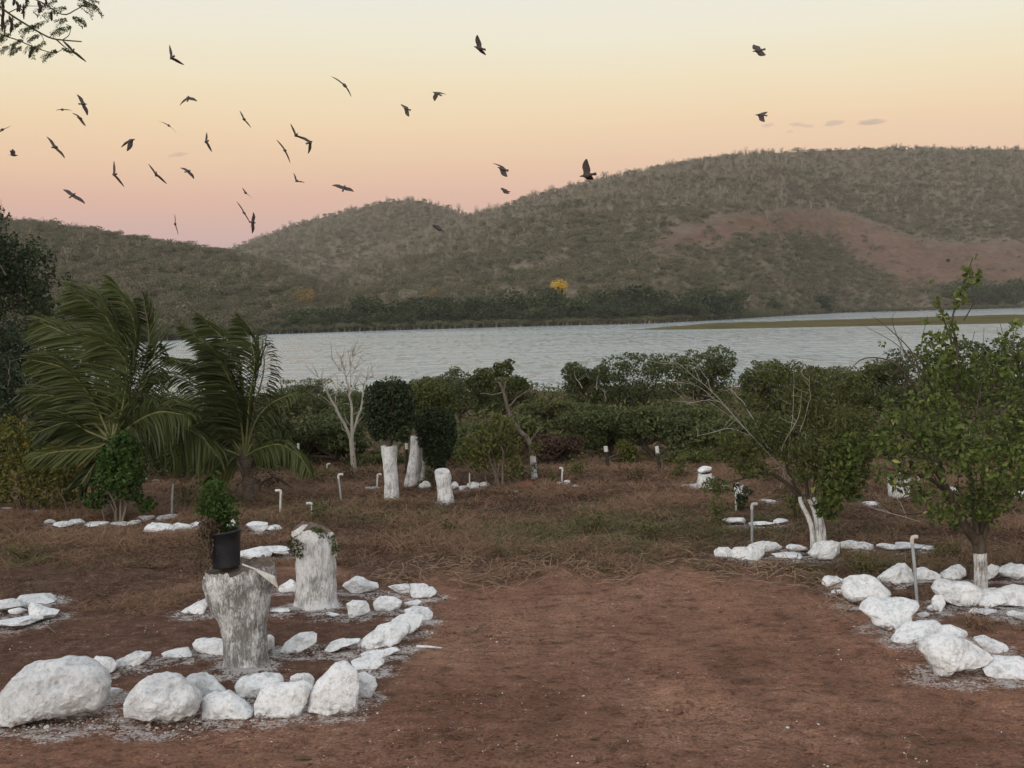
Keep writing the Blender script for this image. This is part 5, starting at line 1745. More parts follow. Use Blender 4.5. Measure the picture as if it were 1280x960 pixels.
# ---- leaning tree with a white foot
def leaning_tree():
    r = np.random.default_rng(105)
    b = gp(668, 600); D = b.y; s = D / F
    t = empty('leaning_tree', b, 'thin grey tree leaning left over its white-painted foot', 'tree')
    g = Geo(); tube(g, bez(img_pts([(668, 602), (667, 585), (666, 569)], D, b), 5), [.085, .075, .072, .07, .068], 9)
    g.build('painted_foot', MT['trunk_lime'], t, True)
    g = Geo()
    L1 = [([(666, 570), (662, 552), (650, 538), (640, 524), (636, 508), (630, 490), (624, 478)], 0, .065), ([(636, 508), (645, 500), (655, 492), (672, 490)], .2, .02), ([(650, 538), (646, 525), (648, 516)], .1, .015),
          ([(630, 490), (615, 494), (600, 492)], -.1, .02), ([(630, 490), (634, 478), (640, 472)], .1, .02), ([(624, 478), (612, 476), (600, 470)], .1, .02), ([(662, 552), (670, 540), (676, 530)], .2, .012), ([(655, 492), (664, 484), (668, 480)], .2, .01)]
    for pl, dz, r0 in L1:
        tube(g, wiggle(img_pts(pl, D, b, dz), .02, r, 10), np.linspace(r0, r0 * .5, 10), 7)
    g.build('trunk', MT['bark'], t, True)
    cl = px_clumps([(630, 462, 12, 9, 0), (636, 455, 7, 6, 0), (646, 478, 14, 8, .2), (610, 468, 14, 8, 0), (597, 478, 16, 10, .1), (618, 485, 10, 8, .1), (653, 483, 10, 5, .2), (622, 458, 6, 5, 0)], D, b, s, r)
    link('crown', foliage_mesh('crown', cl, 1500, 0.085, 'leaf_bank', r, 0.6, 0.4, 0.3), t)
    cl = px_clumps([(668, 562, 10, 8, -.2), (672, 555, 8, 6, -.2), (658, 545, 8, 6, .1)], D, b, s, r)
    tag(link('foot_foliage', foliage_mesh('foot_foliage', cl, 130, 0.075, 'leaf_yellow', r, 0.6, 0.4, 0.3), t), kind='stuff')


leaning_tree()


# ---- yellowish sapling clump
def sapling_clump():
    r = np.random.default_rng(106)
    b = gp(622, 610); D = b.y; s = D / F
    t = empty('sapling', b, 'thin-stemmed yellowish green sapling clump behind the low white stump', 'tree')
    g = Geo()
    for pl, dz, r0 in (([(622, 612), (616, 585), (605, 560), (590, 545)], -.1, .03), ([(624, 612), (618, 580), (612, 555), (606, 535)], .1, .028), ([(628, 610), (628, 575), (624, 545), (628, 520)], 0, .03), ([(618, 606), (625, 580), (634, 565), (640, 545)], .1, .022),
                        ([(596, 600), (588, 590), (578, 578), (572, 566)], -.2, .018), ([(610, 606), (606, 590), (608, 575)], 0, .015), ([(626, 560), (632, 540), (640, 528)], 0, .014)):
        tube(g, wiggle(img_pts(pl, D, b, dz), .03, r, 8), np.linspace(r0, r0 * .4, 8), 6)
    g.build('stems', MT['bark'], t, True)
    cl = px_clumps([(615, 540, 22, 14, 0), (630, 530, 18, 12, 0), (600, 555, 24, 16, -.1), (586, 570, 20, 14, -.1), (625, 560, 20, 18, .1), (640, 560, 14, 18, .2), (638, 585, 16, 16, .2), (605, 580, 18, 14, .2), (622, 520, 8, 8, 0)], D, b, s, r)
    link('crown', foliage_mesh('crown', cl, 1700, 0.09, 'leaf_yellow_dull', r, 0.5, 0.4, 0.25), t)


MT['leaf_yellow_dull'] = leaf_mat('dull_yellow_green_leaves', (0.045, 0.055, 0.016), (0.15, 0.155, 0.045), 0.3, 0.5)
sapling_clump()


# ---- bushes at the left
def left_bush():
    r = np.random.default_rng(107)
    b = gp(45, 640); D = b.y; s = D / F
    t = empty('yellowish_bush', b, 'large bush of yellow green and orange leaves at the left edge under the palm', 'bush')
    cl = px_clumps([(20, 560, 34, 26, 0), (50, 570, 32, 26, -.1), (75, 590, 26, 24, -.1), (25, 600, 36, 30, -.2), (60, 610, 30, 24, -.3), (90, 605, 18, 20, -.1), (-10, 580, 30, 40, 0), (40, 540, 22, 14, .1), (10, 535, 20, 18, .2), (70, 558, 14, 14, 0), (88, 625, 12, 10, -.2), (-15, 610, 30, 26, -.2)], D, b, s, r)
    g = Geo()
    for c in cl:
        a = np.array([r.normal(c[0] * .5, .1), r.normal(0, .1), -0.1])
        tube(g, wiggle([a, np.array(c[:3])], .06, r, 7), np.linspace(.022, .006, 7), 5)
    g.build('stems', MT['bark_dark'], t, True)
    link('crown', foliage_mesh('crown', cl, 5200, 0.085, 'leaf_yellow', r, 0.55, 0.4, 0.4), t)


left_bush()


def small_green_tree():
    r = np.random.default_rng(108)
    b = gp(148, 655); D = b.y; s = D / F
    t = empty('small_tree', b, 'small glossy green tree with pale mottled stems below the left palm', 'tree')
    g = Geo()
    for pl, dz, r0 in (([(150, 656), (152, 630), (146, 605), (142, 580)], 0, .03), ([(146, 656), (146, 632), (136, 610), (130, 590)], -.1, .028), ([(152, 654), (158, 630), (162, 605), (165, 585)], .1, .026), ([(144, 654), (140, 635), (128, 620)], .1, .018), ([(131, 652), (130, 625), (134, 600)], .1, .018)):
        tube(g, wiggle(img_pts(pl, D, b, dz), .02, r, 8), np.linspace(r0, r0 * .5, 8), 6)
    g.build('stems', MT['bark'], t, True)
    cl = px_clumps([(148, 565, 22, 22, 0), (165, 575, 16, 20, 0), (135, 580, 16, 18, -.1), (155, 550, 14, 12, 0), (150, 595, 28, 18, -.1), (172, 595, 10, 14, 0), (130, 605, 16, 14, 0), (160, 615, 20, 12, 0), (120, 625, 18, 12, .1), (182, 630, 14, 10, .2)], D, b, s, r)
    link('crown', foliage_mesh('crown', cl, 2600, 0.085, 'leaf_fern', r, 0.6, 0.5, 0.4), t)


small_green_tree()


def dead_frond(path, r0, label):
    r = np.random.default_rng(int(path[0][0]))
    b = gp(*path[0])
    o = Geo()
    tube(o, wiggle(img_pts(path, b.y, b, 0.2), .02, r, 10), np.linspace(r0, r0 * .5, 10), 6)
    q = o.build('fallen_branch', MT['bark_dark'], None, True)
    q.location = b
    tag(q, label, 'branch')


dead_frond([(95, 655), (84, 630), (72, 610)], .02, 'dark dead stalk leaning left out of the yellowish bush')
dead_frond([(318, 618), (330, 602), (345, 598), (370, 612), (392, 622)], .025, 'dark dead frond stalk arching right from the right palm foot')
dead_frond([(1210, 632), (1160, 618), (1125, 625), (1100, 640)], .018, 'dead branch lying before the bluish white stump')


# ---- young plants before the far stones at right, and weeds
def young_plant(px, by, w, h, mat, label, n, size, name='young_plant', aspect=0.4):
    r = np.random.default_rng(int(px + by))
    b = gp(px, by); s = b.y / F
    t = empty(name, b, label, 'plant')
    W, H = w * s, h * s
    g = Geo(); ends = []
    for _ in range(6):
        a = r.uniform(0, 6.28); e = np.array([math.cos(a) * W * r.uniform(.15, .45), math.sin(a) * W * .35, H * r.uniform(.6, 1.0)])
        tube(g, wiggle([np.array([0, 0, -.05]), e * np.array([.4, .4, .55]), e], .02, r, 6), np.linspace(.009, .003, 6), 4)
        ends.append(e)
    g.build('stem', MT['bark_dark'], t, True)
    g = Geo()
    for e in ends:
        u = r.uniform(.3, 1.05, n // 6)[:, None]
        leaves(g, e * np.concatenate([u, u, u], 1) + r.normal(0, W * .09, (n // 6, 3)), r, size, aspect, .5)
    g.build('leaf_sprays', MT[mat], t)


young_plant(928, 640, 34, 36, 'leaf_dark', 'dark leafy young plant before the far stones right of the posts', 150, .10)
young_plant(900, 655, 50, 40, 'leaf_yellow_dull', 'sparse yellowish weeds left of the grey pipe', 130, .08)
young_plant(995, 650, 44, 44, 'leaf_yellow_dull', 'yellow green suckers left of the middle tree stems', 160, .08)
young_plant(1000, 612, 40, 30, 'leaf_olive', 'drooping olive suckers behind the middle tree stems', 140, .08)
young_plant(692, 606, 20, 24, 'leaf_yellow_dull', 'small weed clump left of the hooked white pipe', 90, .07)
young_plant(1195, 668, 30, 30, 'leaf_fern', 'green suckers left of the right tree trunk', 110, .075)
young_plant(232, 640, 60, 36, 'leaf_olive', 'low green weeds around the upright grey pipe at left', 200, .08)
young_plant(390, 655, 60, 34, 'leaf_olive', 'sparse weeds behind the shorter stump', 150, .07)
young_plant(560, 668, 30, 16, 'green_grass', 'low weed tuft on the dry grass right of the shorter stump', 110, .07)

for (px, by, w, h, m_, lab, n, sz) in (
        (655, 604, 46, 30, 'leaf_olive', 'weedy bush in front of the leaning white-footed tree', 170, .09), (725, 598, 54, 26, 'leaf_yellow_dull', 'pale weeds between the hooked pipe and the left post', 170, .09),
        (845, 600, 50, 34, 'leaf_yellow_dull', 'light green weeds right of the right white-topped post', 190, .09), (795, 602, 40, 20, 'leaf_dead', 'withered weeds between the two posts', 150, .09),
        (540, 606, 40, 24, 'leaf_olive', 'weeds between the leaning white trunk and the low stump', 150, .08), (440, 604, 70, 26, 'leaf_dead', 'withered weeds round the bare tree foot', 200, .09),
        (400, 606, 60, 22, 'leaf_yellow_dull', 'dull weeds left of the bare tree foot', 160, .09), (330, 616, 60, 26, 'leaf_dead', 'dry weeds at the right palm foot', 180, .09),
        (270, 622, 60, 24, 'leaf_olive', 'weeds left of the right palm foot', 160, .09), (960, 606, 60, 26, 'leaf_dead', 'dry weeds behind the middle tree boughs', 170, .09),
        (1080, 604, 60, 30, 'leaf_olive', 'weeds left of the bluish white stump', 180, .09), (1180, 606, 60, 26, 'leaf_dead', 'dry weeds behind the right tree trunk', 170, .09),
        (1255, 612, 60, 28, 'leaf_yellow_dull', 'pale weeds at the right picture edge', 170, .09), (815, 672, 60, 18, 'green_grass', 'green weed tuft in the grassy patch, right one', 260, .07),
        (740, 664, 60, 18, 'green_grass', 'green weed tuft in the grassy patch, left one', 240, .07), (1085, 716, 60, 20, 'green_grass', 'green weed tuft between the two right stone rings', 240, .06),
        (1190, 700, 60, 16, 'green_grass', 'green weeds behind the right stone ring', 220, .06), (30, 700, 60, 20, 'green_grass', 'dull green weeds on bare soil at the left edge', 200, .06)):
    young_plant(px, by, w, h, m_, lab, n, sz, 'weed')


# ================================================================== STUMPS, POT
def stump(name, label, prof, top_fn, D, b, r, mat, cut, n=44, k=72, flute=0.06, lobes=((5, .5), (9, .35), (17, .3))):
    """prof: rows (y, x left, x right) measured on the photograph; top_fn(x px) -> y px of the cut edge"""
    prof = sorted(prof, key=lambda q: -q[0])
    ys = np.array([q[0] for q in prof], float); xl = np.array([q[1] for q in prof], float); xr = np.array([q[2] for q in prof], float)
    s = D / F
    th = np.arange(k) / k * 6.283
    yt = np.linspace(0, 1, n)
    V = []
    y0 = ys[0]
    for i in range(n):
        row = []
        for j in range(k):
            ct, sn = math.cos(th[j]), math.sin(th[j])
            # the cut edge height depends on where round the stump we are
            xm = 0.5 * (np.interp(ys[-1], ys[::-1], xl[::-1]) + np.interp(ys[-1], ys[::-1], xr[::-1]))
            hw = 0.5 * (xr[-1] - xl[-1])
            ytop = top_fn(xm + ct * hw, sn)
            y = y0 + (ytop - y0) * yt[i]
            l_, r_ = np.interp(-y, -ys, xl), np.interp(-y, -ys, xr)
            cxp, hwp = (l_ + r_) / 2, (r_ - l_) / 2
            R = hwp * s
            fl = 0
            for m_, a_ in lobes:
                fl += a_ * math.sin(th[j] * m_ + m_ * 1.7 + 0.25 * math.sin(i * 0.21 + m_))
            nz = mnoise.fractal(Vector((ct * 3.2, sn * 3.2, yt[i] * 2.2 + D)), 0.8, 2.1, 5)
            nz2 = mnoise.fractal(Vector((ct * 10, sn * 10, yt[i] * 3.4 + D)), 0.8, 2.1, 4)
            R2 = R * (1 + flute * fl * 0.7 + 0.075 * nz + 0.045 * nz2)
            P = np.array(at(cxp, y, D)) - np.array(b)
            row.append((P[0] + ct * R2, P[1] + sn * R2 * 0.86, P[2]))
        V.append(row)
    V = np.array(V)
    t = empty(name, b, label, 'stump')
    g = Geo()
    idx = np.arange(n * k).reshape(n, k)
    q = np.stack([idx[:-1], np.roll(idx[:-1], -1, 1), np.roll(idx[1:], -1, 1), idx[1:]], -1).reshape(-1, 4)
    g.add(V.reshape(-1, 3), q)
    g.build('trunk', mat, t, True)
    g = Geo()
    rim = V[-1]
    c = rim.mean(0) - np.array([0, 0, 0.02])
    rings = [rim]
    for q_ in (0.93, 0.7, 0.4):
        w = c + (rim - c) * q_
        w = w + r.normal(0, 0.006, w.shape) - np.array([0, 0, 0.012 if q_ > .9 else 0.02])
        rings.append(w)
    W = np.concatenate(rings + [c[None]])
    for a in range(3):
        i0 = np.arange(k) + a * k; i1 = i0 + k
        g.add(W, np.stack([i0, np.roll(i0, -1), np.roll(i1, -1), i1], 1)) if a == 0 else g.f4.append(np.stack([i0, np.roll(i0, -1), np.roll(i1, -1), i1], 1)) or g.m4.append(np.zeros(k, int))
    i0 = np.arange(k) + 3 * k
    g.f3.append(np.stack([i0, np.roll(i0, -1), np.full(k, 4 * k)], 1)); g.m3.append(np.zeros(k, int))
    g.build('cut_top', cut, t, True)
    return t, V


def front_stump():
    r = np.random.default_rng(201)
    b = gp(307, 836); D = b.y + 0.12
    prof = [(842, 274, 343), (836, 278, 338), (826, 280, 335), (800, 279, 334), (780, 274, 333), (760, 264, 337), (745, 260, 338), (732, 256, 341), (722, 254, 343), (706, 259, 341)]
    def top(x, sn):
        base = np.interp(x, [245, 252, 262, 285, 297, 303, 312, 330, 342, 350], [726, 723, 711, 708, 708, 710, 705, 703, 706, 713]) + 3.5 * mnoise.fractal(Vector((x * .16, sn * 2.5, 1)), .9, 2.1, 3)
        return base - 3 * sn
    t, V = stump('tree_stump', 'grey white tree stump flaring upward like a vase, carrying the black bucket', prof, top, D, b, r, MT['stump'], MT['old_wood'], 48, 84, 0.055)
    # pale torn flake where the right fork was sawn
    g = Geo()
    A = [np.array(at(x, y, D + dz)) - np.array(b) for x, y, dz in ((302, 706, -.20), (343, 722, -.22), (347, 735, -.2), (330, 722, -.24), (318, 712, -.24))]
    B = [a + np.array([0, 0.035, 0.006]) for a in A]
    g.add(A + B, [[0, 1, 6, 5], [1, 2, 7, 6], [2, 3, 8, 7], [3, 4, 9, 8], [4, 0, 5, 9]]); g.add(A, [[0, 4, 1], [4, 3, 1], [3, 2, 1]]); g.add(B, [[0, 1, 4], [4, 1, 3], [3, 1, 2]])
    g.build('torn_flake', MT['cut_wood'], t, False)
    return D


PD = front_stump()


def short_stump():
    r = np.random.default_rng(202)
    b = gp(395, 760); D = b.y + 0.1
    prof = [(766, 362, 430), (760, 366, 426), (750, 369, 421), (730, 371, 420), (700, 371, 420), (680, 368, 421), (668, 365, 416), (655, 364, 406)]
    def top(x, sn):
        return np.interp(x, [360, 366, 376, 390, 400, 408, 418], [672, 661, 656, 659, 662, 666, 682]) - 2 * sn + 2.5 * mnoise.fractal(Vector((x * .2, sn * 2.5, 1)), .9, 2.1, 3)
    t, V = stump('tree_stump', 'shorter stocky white stump with leaf sprouts round its top', prof, top, D, b, r, MT['stump_white'], MT['old_wood'], 40, 64, 0.06)
    g = Geo()
    cut = [np.array(at(x, y, D + dz)) - np.array(b) for x, y, dz in ((364, 672, -.16), (368, 664, -.18), (378, 657, -.12), (384, 657, -.1), (374, 668, -.2))]
    B = [a + np.array([0.0, 0.05, 0.004]) for a in cut]
    g.add(cut + B, [[0, 1, 6, 5], [1, 2, 7, 6], [2, 3, 8, 7], [3, 4, 9, 8], [4, 0, 5, 9]]); g.add(cut, [[0, 4, 1], [4, 2, 1], [4, 3, 2]])
    g.build('pale_cut_edge', MT['cut_wood'], t)
    s = D / F
    for nm, lst, n in (('sprout', [(372, 686, 8, 12, -.22), (366, 678, 7, 8, -.2)], 110), ('sprout', [(396, 664, 9, 6, -.14), (403, 668, 6, 5, -.16)], 80), ('sprout', [(416, 678, 7, 11, -.1), (420, 690, 5, 7, -.1)], 80)):
        link(nm, foliage_mesh(nm, px_clumps(lst, D, b, s, r), n, 0.05, 'leaf_olive', r, 0.5, .3, .3), t)


short_stump()


def low_stump():
    r = np.random.default_rng(203)
    b = gp(556, 629); D = b.y + 0.1
    prof = [(634, 543, 572), (628, 546, 568), (618, 547, 566), (605, 546, 564), (596, 544, 564), (588, 543, 562)]
    t, V = stump('tree_stump', 'low white stump with bright painted top between the clipped trees and sapling', prof, lambda x, sn: 589 + 3 * -sn, D, b, r, MT['stump_white'], MT['pvc'], 20, 36, 0.06)


def far_stumps():
    r = np.random.default_rng(204)
    b = gp(880, 612); D = b.y + .1
    t, V = stump('tree_stump', 'far broad white stump among rubble with a white stone set on top', [(614, 868, 894), (606, 870, 891), (596, 872, 890), (586, 874, 889)], lambda x, sn: 590 - 2 * sn, D, b, r, MT['stump_white'], MT['old_wood'], 16, 30, 0.07)
    me, V2 = stone_mesh('round', 18 * D / F, 16 * D / F, 9 * D / F, 'flat', r, 3, MT['stone'])
    o = link('white_stone', me); o.location = at(881, 587, D); tag(o, 'flat white stone lying on top of the far broad stump', 'stone', GF)
    me, V2 = stone_mesh('round', 10 * D / F, 10 * D / F, 7 * D / F, 'round', r, 3, MT['stone'])
    b2 = gp(922, 622); D2 = b2.y
    t, V = stump('tree_stump', 'small narrow white stump behind the dark young plant', [(624, 915, 933), (616, 917, 931), (608, 918, 930), (604, 919, 929)], lambda x, sn: 605 - 1.5 * sn, D2, b2, r, MT['stump_white'], MT['old_wood'], 12, 24, 0.08)
    b3 = gp(1124, 624); D3 = b3.y
    t, V = stump('tree_stump', 'bluish white stump widening upward, seen between the two front trees', [(626, 1110, 1138), (618, 1110, 1136), (606, 1110, 1138), (594, 1110, 1140)], lambda x, sn: 596 - 3 * sn - (x - 1124) * 0.12, D3, b3, r, MT['stump_white'], MT['old_wood'], 16, 32, 0.06)


low_stump()
far_stumps()


def bucket():
    r = np.random.default_rng(205)
    D = PD - 0.02
    s = D / F
    b = at(283, 708, D)
    t = empty('plant_bucket', b, 'black plastic bucket planter standing on the flaring stump', 'planter')
    t.rotation_euler = (0, rad(-4), 0)
    H = 47 * s; r0, r1 = 17 * s, 22.5 * s
    k = 48
    th = np.arange(k) / k * 6.283
    prof = [(r0 * .9, 0), (r0, .0), (r0 * 1.01, .012), (r0 + (r1 - r0) * .3, H * .3), (r0 + (r1 - r0) * .32, H * .31), (r0 + (r1 - r0) * .6, H * .6), (r1 * .985, H * .92), (r1 * 1.03, H * .925), (r1 * 1.035, H), (r1 * .99, H), (r1 * .97, H * .9), (r0 * .98 + (r1 - r0) * .5, H * .6), (r0 * .9, H * .55)]
    V = np.concatenate([np.stack([np.cos(th) * a, np.sin(th) * a, np.full(k, z)], 1) for a, z in prof])
    n = len(prof)
    idx = np.arange(n * k).reshape(n, k)
    q = np.stack([idx[:-1], np.roll(idx[:-1], -1, 1), np.roll(idx[1:], -1, 1), idx[1:]], -1).reshape(-1, 4)
    Geo().add(V, q).build('bucket_wall', MT['pot'], t, True)
    g = Geo()
    W = np.concatenate([np.stack([np.cos(th) * r1 * .97 * a, np.sin(th) * r1 * .97 * a, H * .88 + r.normal(0, .006, k)], 1) for a in (1, .6, .25)] + [np.array([[0, 0, H * .9]])])
    g.add(W, np.concatenate([np.stack([np.arange(k) + a * k, np.roll(np.arange(k), -1) + a * k, np.roll(np.arange(k), -1) + (a + 1) * k, np.arange(k) + (a + 1) * k], 1) for a in (0, 1)]))
    g.f3.append(np.stack([np.arange(k) + 2 * k, np.roll(np.arange(k), -1) + 2 * k, np.full(k, 3 * k)], 1)); g.m3.append(np.zeros(k, int))
    g.build('potting_soil', MT['potsoil'], t, True)
    # the plant
    pb = b + Vector((0, 0, H * .88))
    p = empty('potted_plant', pb, 'bushy bright green plant growing in the black bucket', 'plant')
    tips = [(256, 608), (262, 600), (270, 596), (278, 606), (288, 620), (296, 636), (250, 622), (254, 640), (266, 612), (276, 622), (284, 632), (262, 628), (272, 640), (292, 644), (248, 636), (268, 600), (280, 614), (258, 616)]
    g = Geo(); g2 = Geo()
    for x, y in tips:
        e = np.array(at(x, y, D + r.uniform(-.16, .16))) - np.array(pb)
        a = np.array([r.normal(-.04, .04), r.normal(0, .04), -.02])
        P = bez([a, a * .4 + e * .55 + np.array([0, 0, .05]), e], 12)
        tube(g, P, np.linspace(.006, .002, 12), 4)
        for i in range(2, 12):
            for q_ in range(8):
                c = P[i] + r.normal(0, .036, 3)
                leaves(g2, c[None], r, .046, .5, .5, (.1, 1))
    g.build('stem', MT['bark_dark'], p, True)
    g2.build('leaf_sprays', MT['leaf_fern'], p)
    # withered trailing plant left of the bucket
    wb = at(254, 724, D - .1)
    w = empty('withered_vine', wb, 'withered brownish vine trailing over the stump edge left of the bucket', 'plant')
    g = Geo(); g2 = Geo()
    for i in range(15):
        x0 = r.uniform(244, 266); y0 = r.uniform(648, 668); x1 = x0 + r.normal(-3, 7); y1 = r.uniform(690, 736)
        P = np.array([np.array(at(x, y, D - .12 - r.uniform(0, .12))) - np.array(wb) for x, y in ((x0 + 12, y0 + 6), (x0, y0), ((x0 + x1) / 2 + r.normal(0, 3), (y0 + y1) / 2), (x1, y1))])
        P = bez(P, 12)
        tube(g, P, np.linspace(.004, .002, 12), 4)
        for j in range(12):
            leaves(g2, P[j][None] + r.normal(0, .018, (3, 3)), r, .032, .5, .1, (0, 1))
    g.build('stem', MT['twig'], w, True)
    g2.build('leaf_sprays', MT['leaf_dead'], w)


bucket()


# ================================================================== PIPES AND POSTS
def standpipe(px, top, by, wpx, lean, mat, label, arm=None, elbow='pvc', group='irrigation standpipes'):
    b = gp(px, by); D = b.y; s = D / F
    t = empty('standpipe', b, label, 'pipe', group)
    r_ = max(.009, wpx * s / 2 * .64)
    tp = np.array(at(px + lean, top, D)) - np.array(b)
    g = Geo(); tube(g, [np.array([0, 0, -.08]), tp * .5, tp - np.array([0, 0, r_ * 1.5])], [r_] * 3, 12)
    g.build('pipe', mat if not isinstance(mat, str) else MT[mat], t, True)
    if arm:
        g = Geo()
        dx = arm * s
        sg = 1 if dx > 0 else -1
        c = tp
        P = [c - np.array([0, 0, r_ * 4]), c - np.array([0, 0, r_ * 1.6]), c + np.array([sg * r_ * .35, 0, -r_ * .3]), c + np.array([sg * r_ * 1.4, 0, 0]), c + np.array([dx, 0, -.002])]
        tube(g, P, [r_ * 1.25] * 4 + [r_ * 1.2], 12)
        g.build('elbow', MT[elbow], t, True)
    return t


standpipe(940, 630, 684, 5.2, 0, 'pvc_grey', 'upright grey pipe with a white elbow at the left end of the middle bed', 7)
standpipe(1147, 671, 752, 6.6, -7, 'pvc_grey', 'leaning grey pipe with a tan elbow on top, behind the right stone ring', 7, 'pvc_tan')
standpipe(350, 613, 645, 4.2, 1, 'pvc', 'taller white pipe with a left-bent elbow between palm and short stump', -7)
standpipe(390, 629, 648, 4.0, 0, 'pvc', 'short white hooked pipe right behind the short stump', -7)
standpipe(214, 603, 648, 4.2, 2, 'pvc_grey', 'upright grey pipe with a pale valve head left of the palm gap', None)
standpipe(427, 593, 628, 4, -4, 'pvc_grey', 'leaning grey white pipe with a small elbow below the bare tree', 6)
standpipe(471, 593, 613, 3.4, 1, 'pvc', 'thin white pipe with an elbow left of the tall white trunk', 5)
standpipe(408, 580, 592, 3.0, 1, 'pvc', 'tiny white hooked pipe left of the bare tree foot', 4)
standpipe(587, 590, 611, 3.0, 0, 'pvc', 'thin white pipe standing right of the low white stump', None)
standpipe(702, 585, 605, 3.4, 1, 'pvc', 'white pipe hooked to the left beside the weed clump', -4)
standpipe(1150, 595, 617, 3.4, -2, 'pvc', 'white pipe right of the bluish white stump', 3)
standpipe(920, 612, 640, 3.4, 0, 'pvc', 'white pipe behind the dark young plant', None)
standpipe(892, 594, 610, 3.0, 0, 'pvc', 'thin white pipe beside the far broad stump', None)


def post(px, top, by, w, lean, white, label):
    b = gp(px, by); D = b.y; s = D / F
    t = empty('fence_post', b, label, 'post', 'dark posts with white tops')
    tp = np.array(at(px + lean, top, D)) - np.array(b)
    rr = np.random.default_rng(int(px))
    cut = tp * (1 - white)
    g = Geo(); tube(g, wiggle([np.array([0, 0, -.1]), cut * .5, cut], .012, rr, 7), w * s / 2 * (1 + rr.normal(0, .05, 7)), 9)
    g.build('post_shaft', MT['post_dark'], t, True)
    g = Geo(); tube(g, [cut, (cut + tp) / 2, tp], [w * s / 2 * 1.06] * 3, 9)
    g.build('painted_top', MT['pvc'], t, True)


post(761, 558, 590, 5, -4, .2, 'left one of the two dark posts with white tops')
post(825, 558, 594, 4.6, -4, .26, 'right one of the two dark posts with white tops, slightly bent')
post(374, 554, 592, 3.4, -1, .26, 'dark post with white top between palm and bare tree')
post(443, 551, 588, 3.2, 0, .28, 'dark post with white top hidden right behind the bare tree')
post(116, 562, 640, 4, -1, .10, 'dark post with white top seen below the left palm fronds')
post(508, 554, 600, 3.4, 0, .16, 'dark post with white top between the two clipped trees')


# a broken red brick lump and stick on the bare soil
def red_block():
    b = gp(660, 612); s = b.y / F
    me, V = stone_mesh('block', 26 * s, 14 * s, 14 * s, 'block', np.random.default_rng(9), 3, MT['brick_red'])
    o = link('soil_block', me); o.location = b + Vector((0, 0, .04)); tag(o, 'rusty red block at the foot of the leaning tree', 'block')


red_block()


def stick(x0, y0, x1, y1, r0, mat, label, name='stick'):
    a, c = gp(x0, y0), gp(x1, y1)
    g = Geo(); m = (a + c) / 2 + Vector((0, 0, r0 * 1.2))
    P = [np.array((0, 0, r0)), np.array(m - a), np.array(c - a) + np.array([0, 0, r0])]
    tube(g, bez(P, 6), np.linspace(r0, r0 * .6, 6), 6)
    o = g.build(name, MT[mat], None, True); o.location = a
    tag(o, label, 'stick')


stick(521, 810, 552, 812, .016, 'stone', 'whitewashed stick on the bare soil right of the long slab')
stick(880, 688, 905, 686, .008, 'twig', 'thin grey stick in the dry grass left of the middle bed')
stick(955, 729, 985, 731, .012, 'twig', 'pale stick on the soil below the middle bed')
stick(60, 785, 70, 793, .012, 'twig', 'pale straw stick at the left edge ring')


